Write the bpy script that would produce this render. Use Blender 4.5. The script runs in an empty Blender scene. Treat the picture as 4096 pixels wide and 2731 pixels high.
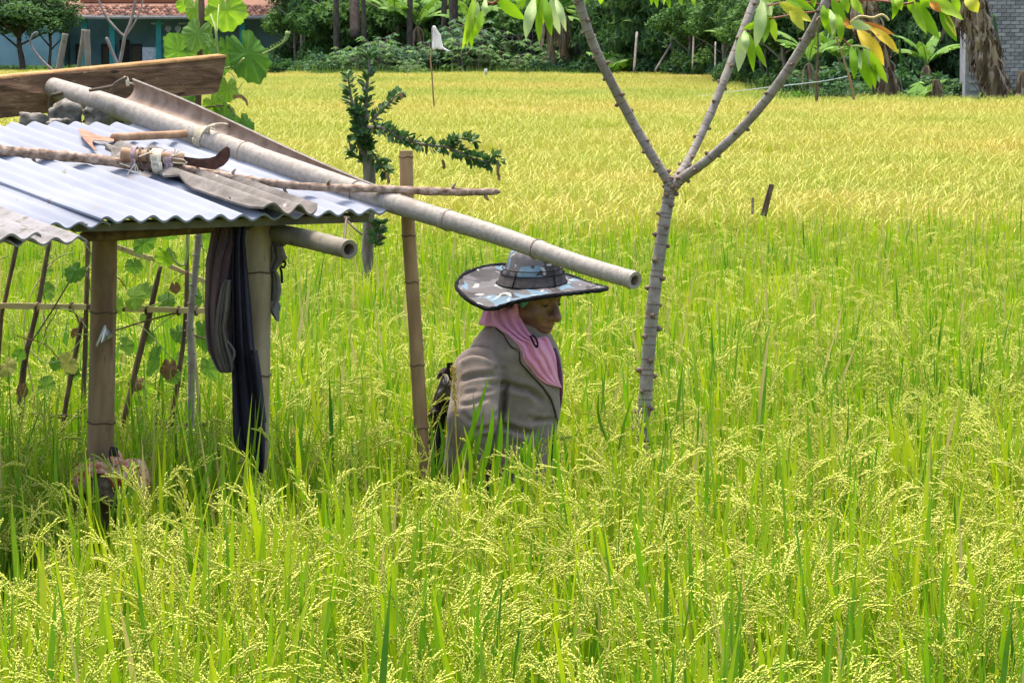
import bpy, math, random
import numpy as np
from mathutils import Vector, Matrix
from mathutils.bvhtree import BVHTree

S = bpy.context.scene
COL = S.collection
R = math.radians
rng = np.random.default_rng(7)
random.seed(7)

# ------------------------------------------------------------------ camera, sky, sun, exposure
F = 13800.0                       # focal length in pixels of the 4096 px wide photograph
CAMZ = 2.07
PITCH = math.atan((1365.5 - 179.0) / F)
cam_d = bpy.data.cameras.new('camera')
cam = bpy.data.objects.new('camera', cam_d)
COL.objects.link(cam)
cam.location = (0, 0, CAMZ)
cam.rotation_euler = (math.pi / 2 - PITCH, 0, 0)
cam_d.sensor_width = 36.0
cam_d.lens = 36.0 * F / 4096.0
cam_d.clip_start = 0.1
cam_d.clip_end = 2000
S.camera = cam

SUN_EL, SUN_AZ = R(74), R(-25)    # azimuth measured from +Y towards +X
sun_dir = Vector((math.sin(SUN_AZ) * math.cos(SUN_EL), math.cos(SUN_AZ) * math.cos(SUN_EL), math.sin(SUN_EL)))
W = bpy.data.worlds.new('World'); S.world = W
W.use_nodes = True
nt = W.node_tree
bgn = nt.nodes.get('Background') or nt.nodes.new('ShaderNodeBackground')
sky = nt.nodes.new('ShaderNodeTexSky')
sky.sky_type = 'NISHITA'
sky.sun_disc = False
sky.sun_elevation = SUN_EL
sky.sun_rotation = SUN_AZ
sky.air_density = 1.0
sky.dust_density = 5.0
sky.ozone_density = 0.6
nt.links.new(sky.outputs[0], bgn.inputs[0])
bgn.inputs[1].default_value = 0.15
sl = bpy.data.lights.new('sun', 'SUN')
sl.energy = 1.5
sl.angle = R(20)
sl.color = (1.0, 0.94, 0.82)
so = bpy.data.objects.new('sun', sl)
COL.objects.link(so)
so.rotation_euler = sun_dir.to_track_quat('Z', 'Y').to_euler()
S.view_settings.view_transform = 'Standard'
S.view_settings.look = 'None'
S.view_settings.exposure = 1.5
S.view_settings.gamma = 1.0
S.view_settings.use_curve_mapping = False
S.cycles.use_denoising = True
S.cycles.max_bounces = 7
S.cycles.diffuse_bounces = 4
S.cycles.transmission_bounces = 5
S.cycles.transparent_max_bounces = 8

CP, SP = math.cos(PITCH), math.sin(PITCH)
def P(px, py, d):
    """world point seen at photo pixel (px, py) at distance d along +Y"""
    a, b = (px - 2048.0) / F, (1365.5 - py) / F
    x, y, z = a, CP + b * SP, -SP + b * CP
    k = d / y
    return Vector((x * k, d, CAMZ + z * k))
def PX(n, d):                      # n photo pixels as metres at distance d
    return n * d / F

# ------------------------------------------------------------------ helpers
def tag(o, label=None, cat=None, group=None, kind=None):
    if label: o['label'] = label
    if cat: o['category'] = cat
    if group: o['group'] = group
    if kind: o['kind'] = kind
    return o
def thing(name, label, cat, loc=(0, 0, 0), group=None):
    o = bpy.data.objects.new(name, None)
    COL.objects.link(o)
    o.location = loc
    o.empty_display_size = 0.05
    return tag(o, label, cat, group)
def put(name, me, parent=None, link=True):
    o = bpy.data.objects.new(name, me)
    if link: COL.objects.link(o)
    if parent is not None:
        o.parent = parent
        o.matrix_parent_inverse = Matrix.Translation(-world_loc(parent))
    return o
def world_loc(o):
    l = Vector((0, 0, 0))
    while o is not None and o.type == 'EMPTY':
        l += o.location
        o = o.parent
    return l
def children(o): return [c for c in COL.objects if c.parent == o]
def copy_tree(o, kids, loc, rz=0, sc=1.0):
    """copy of thing o with copies of its parts; kids = [(part, [sub-parts])]"""
    c = o.copy(); COL.objects.link(c)
    c.location = loc; c.rotation_euler = (0, 0, rz); c.scale = (sc, sc, sc) if not hasattr(sc, '__len__') else sc
    for k, subs in kids:
        q = k.copy(); COL.objects.link(q); q.parent = c
        for s_ in subs:
            t = s_.copy(); COL.objects.link(t); t.parent = q
    return c
def unit(v):
    v = np.asarray(v, float); n = np.linalg.norm(v)
    return v / n if n > 1e-9 else np.array([0, 0, 1.0])
def spline(pts, n, closed=False):
    """Catmull-Rom through pts"""
    p = np.array([list(q) for q in pts], float); m = len(p); out = []
    segs = m if closed else m - 1
    for i in range(segs):
        if closed: a, b, c, d = p[(i - 1) % m], p[i], p[(i + 1) % m], p[(i + 2) % m]
        else: a, b, c, d = p[max(i - 1, 0)], p[i], p[i + 1], p[min(i + 2, m - 1)]
        for t in np.arange(n) / n:
            out.append(0.5 * (2 * b + (c - a) * t + (2 * a - 5 * b + 4 * c - d) * t * t + (3 * b - a - 3 * c + d) * t ** 3))
    if not closed: out.append(p[-1])
    return np.array(out)
def hash3(i, j, k, s):
    n = (i * 374761393 + j * 668265263 + k * 2147483647 + s * 1274126177) & 0xffffffff
    n = ((n ^ (n >> 13)) * 1274126177) & 0xffffffff
    return ((n ^ (n >> 16)) & 0xffff) / 65535.0
def vnoise(x, y, z=0.0, s=0):
    x, y, z = np.broadcast_arrays(np.asarray(x, float), np.asarray(y, float), np.asarray(z, float))
    i, j, k = np.floor(x).astype(np.int64), np.floor(y).astype(np.int64), np.floor(z).astype(np.int64)
    u, v, w = x - i, y - j, z - k
    u, v, w = u * u * (3 - 2 * u), v * v * (3 - 2 * v), w * w * (3 - 2 * w)
    r = 0
    for a in (0, 1):
        for b in (0, 1):
            for c in (0, 1):
                r = r + hash3(i + a, j + b, k + c, s) * (u if a else 1 - u) * (v if b else 1 - v) * (w if c else 1 - w)
    return r

class MB:
    """collects geometry; build() links it as ONE mesh object"""
    def __init__(s): s.v = []; s.f = []; s.m = []; s.r = []
    def add(s, verts, faces, mat=0, rnd=0.5):
        o = len(s.v)
        s.v.extend([tuple(map(float, q)) for q in verts])
        s.f.extend([tuple(int(i) + o for i in q) for q in faces])
        s.m.extend([mat] * len(faces))
        if hasattr(rnd, '__len__'): s.r.extend(list(map(float, rnd)))
        else: s.r.extend([float(rnd)] * len(verts))
    def tube(s, pts, r, n=8, cap=True, mat=0, rnd=0.5, flat=1.0, jit=0.0):
        p = np.array([list(q) for q in pts], float); m = len(p)
        r = np.full(m, float(r)) if not hasattr(r, '__len__') else np.asarray(r, float)
        t = np.gradient(p, axis=0)
        ref = np.array([0.0, 0, 1.0]) if abs(unit(p[-1] - p[0])[2]) < 0.9 else np.array([0.0, 1.0, 0])
        vs = []
        for i in range(m):
            ti = unit(t[i]); a = unit(np.cross(ref, ti)); b = np.cross(ti, a)
            for k in range(n):
                an = 2 * math.pi * k / n
                q = r[i] * (1 + (random.uniform(-jit, jit) if jit else 0))
                vs.append(p[i] + a * math.cos(an) * q + b * math.sin(an) * q * flat)
        fs = []
        for i in range(m - 1):
            for k in range(n):
                k2 = (k + 1) % n
                fs.append((i * n + k, i * n + k2, (i + 1) * n + k2, (i + 1) * n + k))
        if cap:
            fs.append(tuple(range(n))[::-1]); fs.append(tuple((m - 1) * n + k for k in range(n)))
        s.add(vs, fs, mat, rnd)
    def ribbon(s, pts, w, side, mat=0, rnd=0.5, fold=0.0):
        """flat strip; fold>0 gives a V section"""
        p = np.array([list(q) for q in pts], float); m = len(p)
        w = np.full(m, float(w)) if not hasattr(w, '__len__') else np.asarray(w, float)
        side = unit(side); vs = []; fs = []
        t = np.gradient(p, axis=0)
        for i in range(m):
            a = side - unit(t[i]) * np.dot(side, unit(t[i])); a = unit(a)
            if fold:
                nrm = np.cross(unit(t[i]), a)
                vs += [p[i] - a * w[i] / 2 + nrm * w[i] * fold, p[i], p[i] + a * w[i] / 2 + nrm * w[i] * fold]
            else: vs += [p[i] - a * w[i] / 2, p[i] + a * w[i] / 2]
        k = 3 if fold else 2
        for i in range(m - 1):
            for j in range(k - 1): fs.append((i * k + j, i * k + j + 1, (i + 1) * k + j + 1, (i + 1) * k + j))
        s.add(vs, fs, mat, rnd)
    def box(s, c, size, rot=None, mat=0, rnd=0.5, jit=0.0):
        c = np.array(list(c), float); h = np.array(list(size), float) / 2
        M = np.array(rot.to_3x3()) if rot is not None else np.eye(3)
        vs = []
        for x in (-1, 1):
            for y in (-1, 1):
                for z in (-1, 1):
                    q = np.array([x, y, z]) * h
                    if jit: q = q + np.array([random.uniform(-jit, jit) for _ in range(3)])
                    vs.append(c + M @ q)
        s.add(vs, [(0, 1, 3, 2), (4, 6, 7, 5), (0, 4, 5, 1), (2, 3, 7, 6), (0, 2, 6, 4), (1, 5, 7, 3)], mat, rnd)
    def prism(s, pts, ext, mat=0, rnd=0.5):
        """polygon pts (3D, planar) extruded by vector ext"""
        a = [np.array(list(q), float) for q in pts]; e = np.array(list(ext), float); n = len(a)
        s.add(a + [q + e for q in a], [tuple(range(n))[::-1], tuple(range(n, 2 * n))] +
              [(i, (i + 1) % n, n + (i + 1) % n, n + i) for i in range(n)], mat, rnd)
    def grid(s, pts, mat=0, rnd=0.5, closed_u=False, rev=False):
        p = np.asarray(pts, float); a, b = p.shape[:2]; fs = []
        for i in range(a - 1):
            for j in range(b if closed_u else b - 1):
                j2 = (j + 1) % b
                q = (i * b + j, i * b + j2, (i + 1) * b + j2, (i + 1) * b + j)
                fs.append(q[::-1] if rev else q)
        s.add(p.reshape(-1, 3), fs, mat, rnd)
    def blob(s, c, rad, seed=0, amp=0.25, nu=14, nv=10, freq=2.0, mat=0, flatbase=False):
        c = np.array(list(c), float); rad = np.array(list(rad), float); vs = []; fs = []
        for i in range(nv + 1):
            th = math.pi * i / nv
            for j in range(nu):
                ph = 2 * math.pi * j / nu
                d = np.array([math.sin(th) * math.cos(ph), math.sin(th) * math.sin(ph), math.cos(th)])
                k = 1 + amp * (float(vnoise(d[0] * freq + 9, d[1] * freq + 9, d[2] * freq + 9, seed)) - .5) * 2 \
                    + amp * .5 * (float(vnoise(d[0] * freq * 3 + 9, d[1] * freq * 3 + 9, d[2] * freq * 3 + 9, seed + 1)) - .5) * 2
                sq = np.sign(d) * np.abs(d) ** 0.75
                vs.append(c + sq * rad * k)
        for i in range(nv):
            for j in range(nu):
                j2 = (j + 1) % nu
                fs.append((i * nu + j, (i + 1) * nu + j, (i + 1) * nu + j2, i * nu + j2))
        s.add(vs, fs, mat)
    def mesh(s, name, mats, smooth=True):
        me = bpy.data.meshes.new(name)
        me.from_pydata(s.v, [], s.f)
        for m in (mats if isinstance(mats, (list, tuple)) else [mats]): me.materials.append(m)
        me.polygons.foreach_set('material_index', s.m)
        if smooth: me.polygons.foreach_set('use_smooth', [True] * len(s.f))
        at = me.attributes.new('rnd', 'FLOAT', 'POINT'); at.data.foreach_set('value', s.r)
        me.update()
        return me
    def build(s, name, mats, parent=None, smooth=True, link=True):
        return put(name, s.mesh(name, mats, smooth), parent, link)

def flat_edges(o, ang=35):
    """keep hard edges sharp on a smooth shaded mesh"""
    me = o.data
    try: me.set_sharp_from_angle(angle=R(ang))
    except Exception: pass
    return o

# ------------------------------------------------------------------ materials
def ramp_node(nt, stops):
    r = nt.nodes.new('ShaderNodeValToRGB'); e = r.color_ramp.elements
    while len(e) < len(stops): e.new(0.5)
    for el, (p, c) in zip(e, stops):
        el.position = p; el.color = (c[0], c[1], c[2], 1)
    return r
def mat(name, ramp, scale=8.0, rough=0.8, bump=0.0, bscale=None, stretch=(1, 1, 1), trans=0.0, spec=0.25,
        detail=5.0, metallic=0.0, dist=0.0, use_rnd=0.0, tint=0.0, wood=False, spots=None, sheen=0.0, tcol=None, obj_rnd=0.0):
    """ramp: colour or list of (pos, colour) driven by object-space noise (+ per-leaf value, + per-plant value)"""
    if not isinstance(ramp, list):
        c = ramp; ramp = [(0.25, tuple(x * .72 for x in c)), (0.75, tuple(min(1, x * 1.22) for x in c))]
    m = bpy.data.materials.new(name); m.use_nodes = True
    nt = m.node_tree; N = nt.nodes; L = nt.links
    b = N['Principled BSDF']; out = N['Material Output']
    tc = N.new('ShaderNodeTexCoord'); mp = N.new('ShaderNodeMapping')
    mp.inputs['Scale'].default_value = stretch
    L.new(tc.outputs['Object'], mp.inputs[0])
    nz = N.new('ShaderNodeTexNoise'); nz.inputs['Scale'].default_value = scale
    nz.inputs['Detail'].default_value = detail; nz.inputs['Distortion'].default_value = dist
    L.new(mp.outputs[0], nz.inputs['Vector'])
    fac = nz.outputs['Fac']
    def mix(a, bsock, k):
        q = N.new('ShaderNodeMix'); q.data_type = 'FLOAT'; q.inputs[0].default_value = k
        L.new(a, q.inputs[2]); L.new(bsock, q.inputs[3]); return q.outputs[0]
    if use_rnd:
        at = N.new('ShaderNodeAttribute'); at.attribute_name = 'rnd'
        fac = mix(fac, at.outputs['Fac'], use_rnd)
    if tint:
        at = N.new('ShaderNodeAttribute'); at.attribute_type = 'INSTANCER'; at.attribute_name = 'tint'
        fac = mix(fac, at.outputs['Fac'], tint)
    if obj_rnd:
        oi = N.new('ShaderNodeObjectInfo'); fac = mix(fac, oi.outputs['Random'], obj_rnd)
    rp = ramp_node(nt, ramp); L.new(fac, rp.inputs[0])
    col = rp.outputs[0]
    if spots:                      # (scale, threshold, colour)
        for (ss, th, sc) in spots:
            n2 = N.new('ShaderNodeTexNoise'); n2.inputs['Scale'].default_value = ss; n2.inputs['Detail'].default_value = 3
            L.new(mp.outputs[0], n2.inputs['Vector'])
            r2 = ramp_node(nt, [(th, (0, 0, 0)), (min(1, th + .08), (1, 1, 1))]); L.new(n2.outputs['Fac'], r2.inputs[0])
            mx = N.new('ShaderNodeMix'); mx.data_type = 'RGBA'
            L.new(r2.outputs[0], mx.inputs[0]); L.new(col, mx.inputs[6]); mx.inputs[7].default_value = (*sc, 1)
            col = mx.outputs[2]
    L.new(col, b.inputs['Base Color'])
    b.inputs['Roughness'].default_value = rough
    b.inputs['Specular IOR Level'].default_value = spec
    b.inputs['Metallic'].default_value = metallic
    if sheen: b.inputs['Sheen Weight'].default_value = sheen
    if bump:
        bn = N.new('ShaderNodeTexNoise'); bn.inputs['Scale'].default_value = bscale or scale * 3; bn.inputs['Detail'].default_value = 6
        L.new(mp.outputs[0], bn.inputs['Vector'])
        bp = N.new('ShaderNodeBump'); bp.inputs['Strength'].default_value = bump; bp.inputs['Distance'].default_value = 0.01
        L.new(bn.outputs['Fac'], bp.inputs['Height']); L.new(bp.outputs[0], b.inputs['Normal'])
    if trans:
        tr = N.new('ShaderNodeBsdfTranslucent')
        if tcol:
            mm = N.new('ShaderNodeMix'); mm.data_type = 'RGBA'; mm.blend_type = 'MULTIPLY'; mm.inputs[0].default_value = 1
            L.new(col, mm.inputs[6]); mm.inputs[7].default_value = (*tcol, 1); L.new(mm.outputs[2], tr.inputs[0])
        else: L.new(col, tr.inputs[0])
        ms = N.new('ShaderNodeMixShader'); ms.inputs[0].default_value = trans
        L.new(b.outputs[0], ms.inputs[1]); L.new(tr.outputs[0], ms.inputs[2]); L.new(ms.outputs[0], out.inputs[0])
    return m

# ------------------------------------------------------------------ signed distance meshing (bodies, clothes)
def sdf_mesh(f, lo, hi, h):
    ax = [np.arange(lo[i], hi[i] + h, h) for i in range(3)]
    X, Y, Z = np.meshgrid(*ax, indexing='ij')
    V = f(X, Y, Z); ins = V < 0
    nx, ny, nz = V.shape
    acc = np.zeros((nx - 1, ny - 1, nz - 1, 3)); cnt = np.zeros((nx - 1, ny - 1, nz - 1))
    corners = [(a, b, c) for a in (0, 1) for b in (0, 1) for c in (0, 1)]
    def sub(A, o): return A[o[0]:nx - 1 + o[0], o[1]:ny - 1 + o[1], o[2]:nz - 1 + o[2]]
    for o in corners:
        for k in range(3):
            if o[k]: continue
            q = list(o); q[k] = 1
            a, b = sub(V, o), sub(V, q)
            cr = (a < 0) != (b < 0)
            t = np.where(cr, a / np.where(cr, a - b, 1), 0)
            pos = np.stack([np.where(cr, o[i] + (t if i == k else 0), 0) for i in range(3)], -1)
            acc += pos; cnt += cr
    m = cnt > 0
    idx = np.full(m.shape, -1); idx[m] = np.arange(m.sum())
    cells = np.argwhere(m)
    verts = (cells + acc[m] / cnt[m][:, None]) * h + np.array(lo)
    faces = []
    for k in range(3):
        i1, i2 = (k + 1) % 3, (k + 2) % 3
        sl0 = [slice(None)] * 3; sl1 = [slice(None)] * 3
        sl0[k] = slice(0, -1); sl1[k] = slice(1, None)
        ch = ins[tuple(sl0)] != ins[tuple(sl1)]
        e = np.argwhere(ch)
        e = e[(e[:, i1] > 0) & (e[:, i2] > 0) & (e[:, i1] < V.shape[i1] - 1) & (e[:, i2] < V.shape[i2] - 1)]
        flip = ins[tuple(sl0)][tuple(e.T)]
        c = []
        for d1, d2 in ((-1, -1), (0, -1), (0, 0), (-1, 0)):
            q = e.copy(); q[:, i1] += d1; q[:, i2] += d2
            c.append(idx[tuple(q.T)])
        c = np.stack(c, 1)
        c[~flip] = c[~flip][:, ::-1]
        faces.append(c)
    return verts, np.concatenate(faces)
def smin(a, b, k):
    h = np.clip(.5 + .5 * (b - a) / k, 0, 1)
    return b + (a - b) * h - k * h * (1 - h)
def smax(a, b, k): return -smin(-a, -b, k)
def ell(X, Y, Z, c, r):
    q = np.sqrt(((X - c[0]) / r[0]) ** 2 + ((Y - c[1]) / r[1]) ** 2 + ((Z - c[2]) / r[2]) ** 2)
    return (q - 1) * min(r)
def capsule(X, Y, Z, a, b, ra, rb):
    a = np.array(list(a)); b = np.array(list(b)); d = b - a
    t = np.clip(((X - a[0]) * d[0] + (Y - a[1]) * d[1] + (Z - a[2]) * d[2]) / (d @ d), 0, 1)
    return np.sqrt((X - a[0] - d[0] * t) ** 2 + (Y - a[1] - d[1] * t) ** 2 + (Z - a[2] - d[2] * t) ** 2) - (ra + (rb - ra) * t)
# ------------------------------------------------------------------ the materials of the place
M = {}
M['mud'] = mat('mud', [(0.3, (0.05, 0.045, 0.025)), (0.7, (0.10, 0.085, 0.05))], scale=3, rough=.95, bump=.4)
M['rice_leaf'] = mat('rice_leaf', [(0.12, (0.03, 0.115, 0.010)), (0.34, (0.15, 0.33, 0.010)), (0.58, (0.42, 0.52, 0.012)), (0.85, (0.53, 0.47, 0.05))],
                     scale=14, rough=.5, trans=.42, spec=.35, use_rnd=.65, tint=.35, tcol=(1.05, 1.1, .5))
M['rice_grain'] = mat('rice_grain', [(0.10, (0.26, 0.38, 0.04)), (0.42, (0.56, 0.61, 0.07)), (0.68, (0.76, 0.73, 0.17)), (0.95, (0.70, 0.42, 0.05))],
                      scale=60, rough=.5, trans=.22, spec=.3, use_rnd=.6, tint=.35)
M['rice_dry'] = mat('rice_dry', [(0.2, (0.48, 0.38, 0.09)), (0.8, (0.58, 0.50, 0.18))], scale=20, rough=.7, trans=.3, use_rnd=.6)
M['gold_leaf'] = mat('gold_leaf', [(0.12, (0.15, 0.32, 0.02)), (0.38, (0.33, 0.45, 0.03)), (0.62, (0.50, 0.50, 0.05)), (0.9, (0.54, 0.38, 0.08))],
                     scale=9, rough=.6, trans=.4, spec=.25, use_rnd=.4, tint=.55, tcol=(1.05, 1.05, .5))
M['gold_grain'] = mat('gold_grain', [(0.15, (0.34, 0.42, 0.06)), (0.45, (0.50, 0.50, 0.09)), (0.7, (0.60, 0.50, 0.12)), (0.95, (0.54, 0.34, 0.11))],
                      scale=25, rough=.6, trans=.2, spec=.25, use_rnd=.4, tint=.5)
M['bamboo_old'] = mat('bamboo_old', [(0.2, (0.20, 0.17, 0.135)), (0.5, (0.28, 0.25, 0.21)), (0.8, (0.36, 0.33, 0.285))], scale=60, rough=.6, bump=.15,
                      stretch=(1, 1, 1), spec=.3, detail=8, spots=[(110, .64, (.13, .115, .09)), (9, .62, (.21, .18, .14))])
M['bamboo_inner'] = mat('bamboo_inner', [(0.25, (0.16, 0.11, 0.08)), (0.7, (0.34, 0.26, 0.20))], scale=22, rough=.85, bump=.3)
M['node_dark'] = mat('bamboo_node', (0.10, 0.065, 0.04), scale=40, rough=.8)
M['bamboo_post'] = mat('bamboo_post', [(0.25, (0.135, 0.080, 0.038)), (0.55, (0.25, 0.155, 0.078)), (0.8, (0.36, 0.24, 0.13))], scale=9, rough=.6, bump=.15,
                       stretch=(3, 3, .7), spec=.35, detail=8, spots=[(6, .56, (.15, .08, .042)), (30, .66, (.085, .05, .03))])
M['bamboo_grey'] = mat('bamboo_grey', [(0.25, (0.21, 0.155, 0.09)), (0.55, (0.32, 0.245, 0.155)), (0.8, (0.42, 0.335, 0.225))], scale=9, rough=.6, bump=.15,
                       stretch=(3, 3, .7), spec=.35, detail=8, spots=[(5, .58, (.24, .175, .11)), (26, .66, (.17, .13, .08))])
M['bamboo_bracket'] = mat('bamboo_bracket', [(0.25, (0.14, 0.12, 0.085)), (0.7, (0.27, 0.24, 0.175))], scale=14, rough=.6, bump=.2, spots=[(30, .64, (.09, .08, .055))])
M['bamboo_yellow'] = mat('bamboo_yellow', [(0.25, (0.22, 0.125, 0.055)), (0.7, (0.37, 0.235, 0.115))], scale=12, rough=.55, bump=.1, stretch=(3, 3, .6), spots=[(30, .66, (.25, .15, .06))])
M['slat_pale'] = mat('slat_pale', [(0.25, (0.50, 0.38, 0.17)), (0.7, (0.68, 0.55, 0.30))], scale=16, rough=.6, bump=.15, spots=[(20, .68, (.35, .26, .13))])
M['stake_dark'] = mat('stake_dark', [(0.3, (0.06, 0.04, 0.03)), (0.6, (0.17, 0.11, 0.065)), (0.8, (0.30, 0.22, 0.13))], scale=18, rough=.8, bump=.4, stretch=(2, 2, .5))
M['wood_dark'] = mat('wood_dark', [(0.25, (0.06, 0.032, 0.018)), (0.5, (0.17, 0.095, 0.05)), (0.72, (0.29, 0.17, 0.09)), (0.85, (0.36, 0.23, 0.13))], scale=7, rough=.85, bump=.7, bscale=22,
                     stretch=(1.0, 1.0, 4.5), detail=9, dist=.6, spots=[(13, .64, (.04, .025, .015)), (30, .66, (.30, .22, .12))])
M['wood_edge'] = mat('wood_edge', [(0.25, (0.26, 0.12, 0.04)), (0.7, (0.52, 0.30, 0.12))], scale=25, rough=.8, bump=.4)
M['beam'] = mat('beam', [(0.25, (0.07, 0.065, 0.045)), (0.7, (0.17, 0.16, 0.11))], scale=12, rough=.85, bump=.3)
M['bark_stick'] = mat('bark_stick', [(0.3, (0.11, 0.07, 0.045)), (0.5, (0.30, 0.21, 0.15)), (0.7, (0.48, 0.38, 0.30))], scale=45, rough=.9, bump=.9, bscale=60, spots=[(26, .63, (.09, .06, .04))])
M['bark_grey'] = mat('bark_grey', [(0.25, (0.175, 0.145, 0.12)), (0.55, (0.285, 0.25, 0.215)), (0.8, (0.38, 0.34, 0.295))], scale=22, rough=.75, bump=.35, spots=[(60, .66, (.2, .16, .13))])
M['scar'] = mat('leaf_scar', [(0.3, (0.10, 0.06, 0.04)), (0.7, (0.27, 0.20, 0.145))], scale=70, rough=.8)
M['roof_new'] = mat('roof_new', [(0.3, (0.18, 0.198, 0.245)), (0.55, (0.245, 0.263, 0.310)), (0.8, (0.295, 0.310, 0.348))], scale=3.2, rough=.7, spec=.18, detail=8,
                    spots=[(6, .64, (.24, .22, .20)), (55, .70, (.15, .155, .175)), (22, .70, (.19, .16, .125))], bump=.06, bscale=30)
M['roof_old'] = mat('roof_old', [(0.25, (0.11, 0.095, 0.08)), (0.5, (0.175, 0.155, 0.135)), (0.75, (0.24, 0.215, 0.19))], scale=18, rough=.9, bump=.5, bscale=50, spots=[(14, .62, (.12, .105, .085)), (36, .66, (.40, .37, .34))])
M['roof_pale'] = mat('roof_pale', [(0.25, (0.15, 0.14, 0.13)), (0.5, (0.24, 0.228, 0.222)), (0.75, (0.31, 0.30, 0.298))], scale=18, rough=.85, bump=.4, bscale=50, spots=[(16, .60, (.12, .11, .08)), (44, .64, (.17, .155, .125))])
M['stone'] = mat('stone', [(0.3, (0.05, 0.045, 0.035)), (0.5, (0.22, 0.20, 0.17)), (0.68, (0.42, 0.39, 0.34))], scale=16, rough=.95, bump=1.0, bscale=40, detail=8, spots=[(8, .6, (.06, .06, .045))])
M['rust'] = mat('rust', [(0.3, (0.20, 0.09, 0.05)), (0.7, (0.40, 0.22, 0.14))], scale=30, rough=.8, bump=.3)
M['rust_dark'] = mat('rust_dark', [(0.3, (0.045, 0.02, 0.014)), (0.7, (0.13, 0.055, 0.035))], scale=40, rough=.7, bump=.3)
M['handle'] = mat('handle', [(0.3, (0.22, 0.12, 0.06)), (0.7, (0.44, 0.28, 0.16))], scale=25, rough=.65, bump=.2)
M['string'] = mat('string', [(0.3, (0.55, 0.48, 0.34)), (0.7, (0.75, 0.70, 0.56))], scale=40, rough=.8)
M['string_pink'] = mat('string_pink', (0.45, 0.34, 0.36), scale=40, rough=.8)
M['wire'] = mat('wire', (0.12, 0.09, 0.06), scale=20, rough=.7)
M['tie_palm'] = mat('tie_palm', [(0.3, (0.36, 0.30, 0.18)), (0.7, (0.60, 0.54, 0.40))], scale=40, rough=.8)
M['cloth_brown'] = mat('cloth_brown', [(0.3, (0.055, 0.028, 0.032)), (0.7, (0.17, 0.095, 0.10))], scale=5, rough=.95, bump=.2, bscale=200, sheen=.2)
M['cloth_greybrown'] = mat('cloth_greybrown', [(0.3, (0.09, 0.075, 0.065)), (0.7, (0.19, 0.165, 0.14))], scale=7, rough=.95, bump=.2, bscale=200)
M['cloth_black'] = mat('cloth_black', [(0.3, (0.011, 0.010, 0.018)), (0.7, (0.034, 0.030, 0.048))], scale=8, rough=.95, bump=.2, bscale=200)
M['white_print'] = mat('white_print', (0.75, 0.75, 0.75))
M['foil'] = mat('foil', [(0.35, (0.25, 0.25, 0.24)), (0.6, (0.75, 0.75, 0.74))], scale=40, rough=.3, metallic=.6)
M['batik'] = mat('batik', [(0.40, (0.70, 0.48, 0.34)), (0.46, (0.55, 0.12, 0.06)), (0.54, (0.72, 0.50, 0.36)), (0.60, (0.48, 0.09, 0.045))], scale=22, rough=.9, dist=2.5, detail=2)
M['straw_bag'] = mat('straw_bag', [(0.3, (0.05, 0.035, 0.025)), (0.7, (0.30, 0.22, 0.14))], scale=60, rough=.9, bump=.6)
M['cloth_pale'] = mat('cloth_pale', [(0.3, (0.42, 0.33, 0.27)), (0.7, (0.60, 0.48, 0.40))], scale=20, rough=.95)
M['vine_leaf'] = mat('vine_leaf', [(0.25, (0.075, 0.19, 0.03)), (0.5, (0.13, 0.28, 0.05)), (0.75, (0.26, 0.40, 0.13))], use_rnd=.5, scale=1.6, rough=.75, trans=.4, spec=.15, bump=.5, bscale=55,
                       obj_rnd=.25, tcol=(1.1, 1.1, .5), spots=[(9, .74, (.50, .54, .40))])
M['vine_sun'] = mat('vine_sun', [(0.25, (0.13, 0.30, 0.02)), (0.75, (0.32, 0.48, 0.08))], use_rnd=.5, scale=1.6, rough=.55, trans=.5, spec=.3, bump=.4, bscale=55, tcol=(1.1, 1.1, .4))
M['vine_yellow'] = mat('vine_yellow', [(0.25, (0.26, 0.32, 0.05)), (0.6, (0.44, 0.42, 0.10)), (0.8, (0.45, 0.26, 0.07))], scale=20, rough=.6, trans=.4, bump=.4, bscale=55)
M['leaf_dead'] = mat('leaf_dead', [(0.3, (0.10, 0.06, 0.03)), (0.7, (0.34, 0.20, 0.09))], scale=30, rough=.9, trans=.15, bump=.5)
M['vine_stem'] = mat('vine_stem', [(0.3, (0.20, 0.30, 0.06)), (0.7, (0.40, 0.46, 0.16))], scale=20, rough=.6)
M['stem_red'] = mat('stem_red', (0.27, 0.075, 0.05), scale=20, rough=.5)
M['cassava_leaf'] = mat('cassava_leaf', [(0.2, (0.13, 0.29, 0.015)), (0.55, (0.24, 0.42, 0.025)), (0.85, (0.38, 0.52, 0.07))], scale=10, rough=.7, trans=.45, spec=.15,
                        obj_rnd=.5, tcol=(1.1, 1.1, .4), bump=.2, bscale=60)
M['cassava_pale'] = mat('cassava_pale', [(0.25, (0.32, 0.46, 0.14)), (0.75, (0.48, 0.58, 0.26))], scale=10, rough=.55, trans=.35, bump=.2, bscale=60)
M['cassava_yellow'] = mat('cassava_yellow', [(0.25, (0.58, 0.40, 0.02)), (0.7, (0.72, 0.55, 0.05))], scale=14, rough=.55, trans=.4, spots=[(26, .63, (.28, .14, .02))])
M['cassava_lime'] = mat('cassava_lime', [(0.25, (0.42, 0.46, 0.03)), (0.7, (0.60, 0.58, 0.06))], scale=14, rough=.55, trans=.4, spots=[(60, .66, (.18, .12, .02))])
M['cassava_orange'] = mat('cassava_orange', [(0.25, (0.34, 0.12, 0.03)), (0.7, (0.66, 0.30, 0.04))], scale=20, rough=.65, trans=.3)
M['bark_shrub'] = mat('bark_shrub', [(0.3, (0.11, 0.09, 0.07)), (0.7, (0.25, 0.21, 0.175))], scale=20, rough=.95, bump=.6, stretch=(2, 2, .5))
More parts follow.
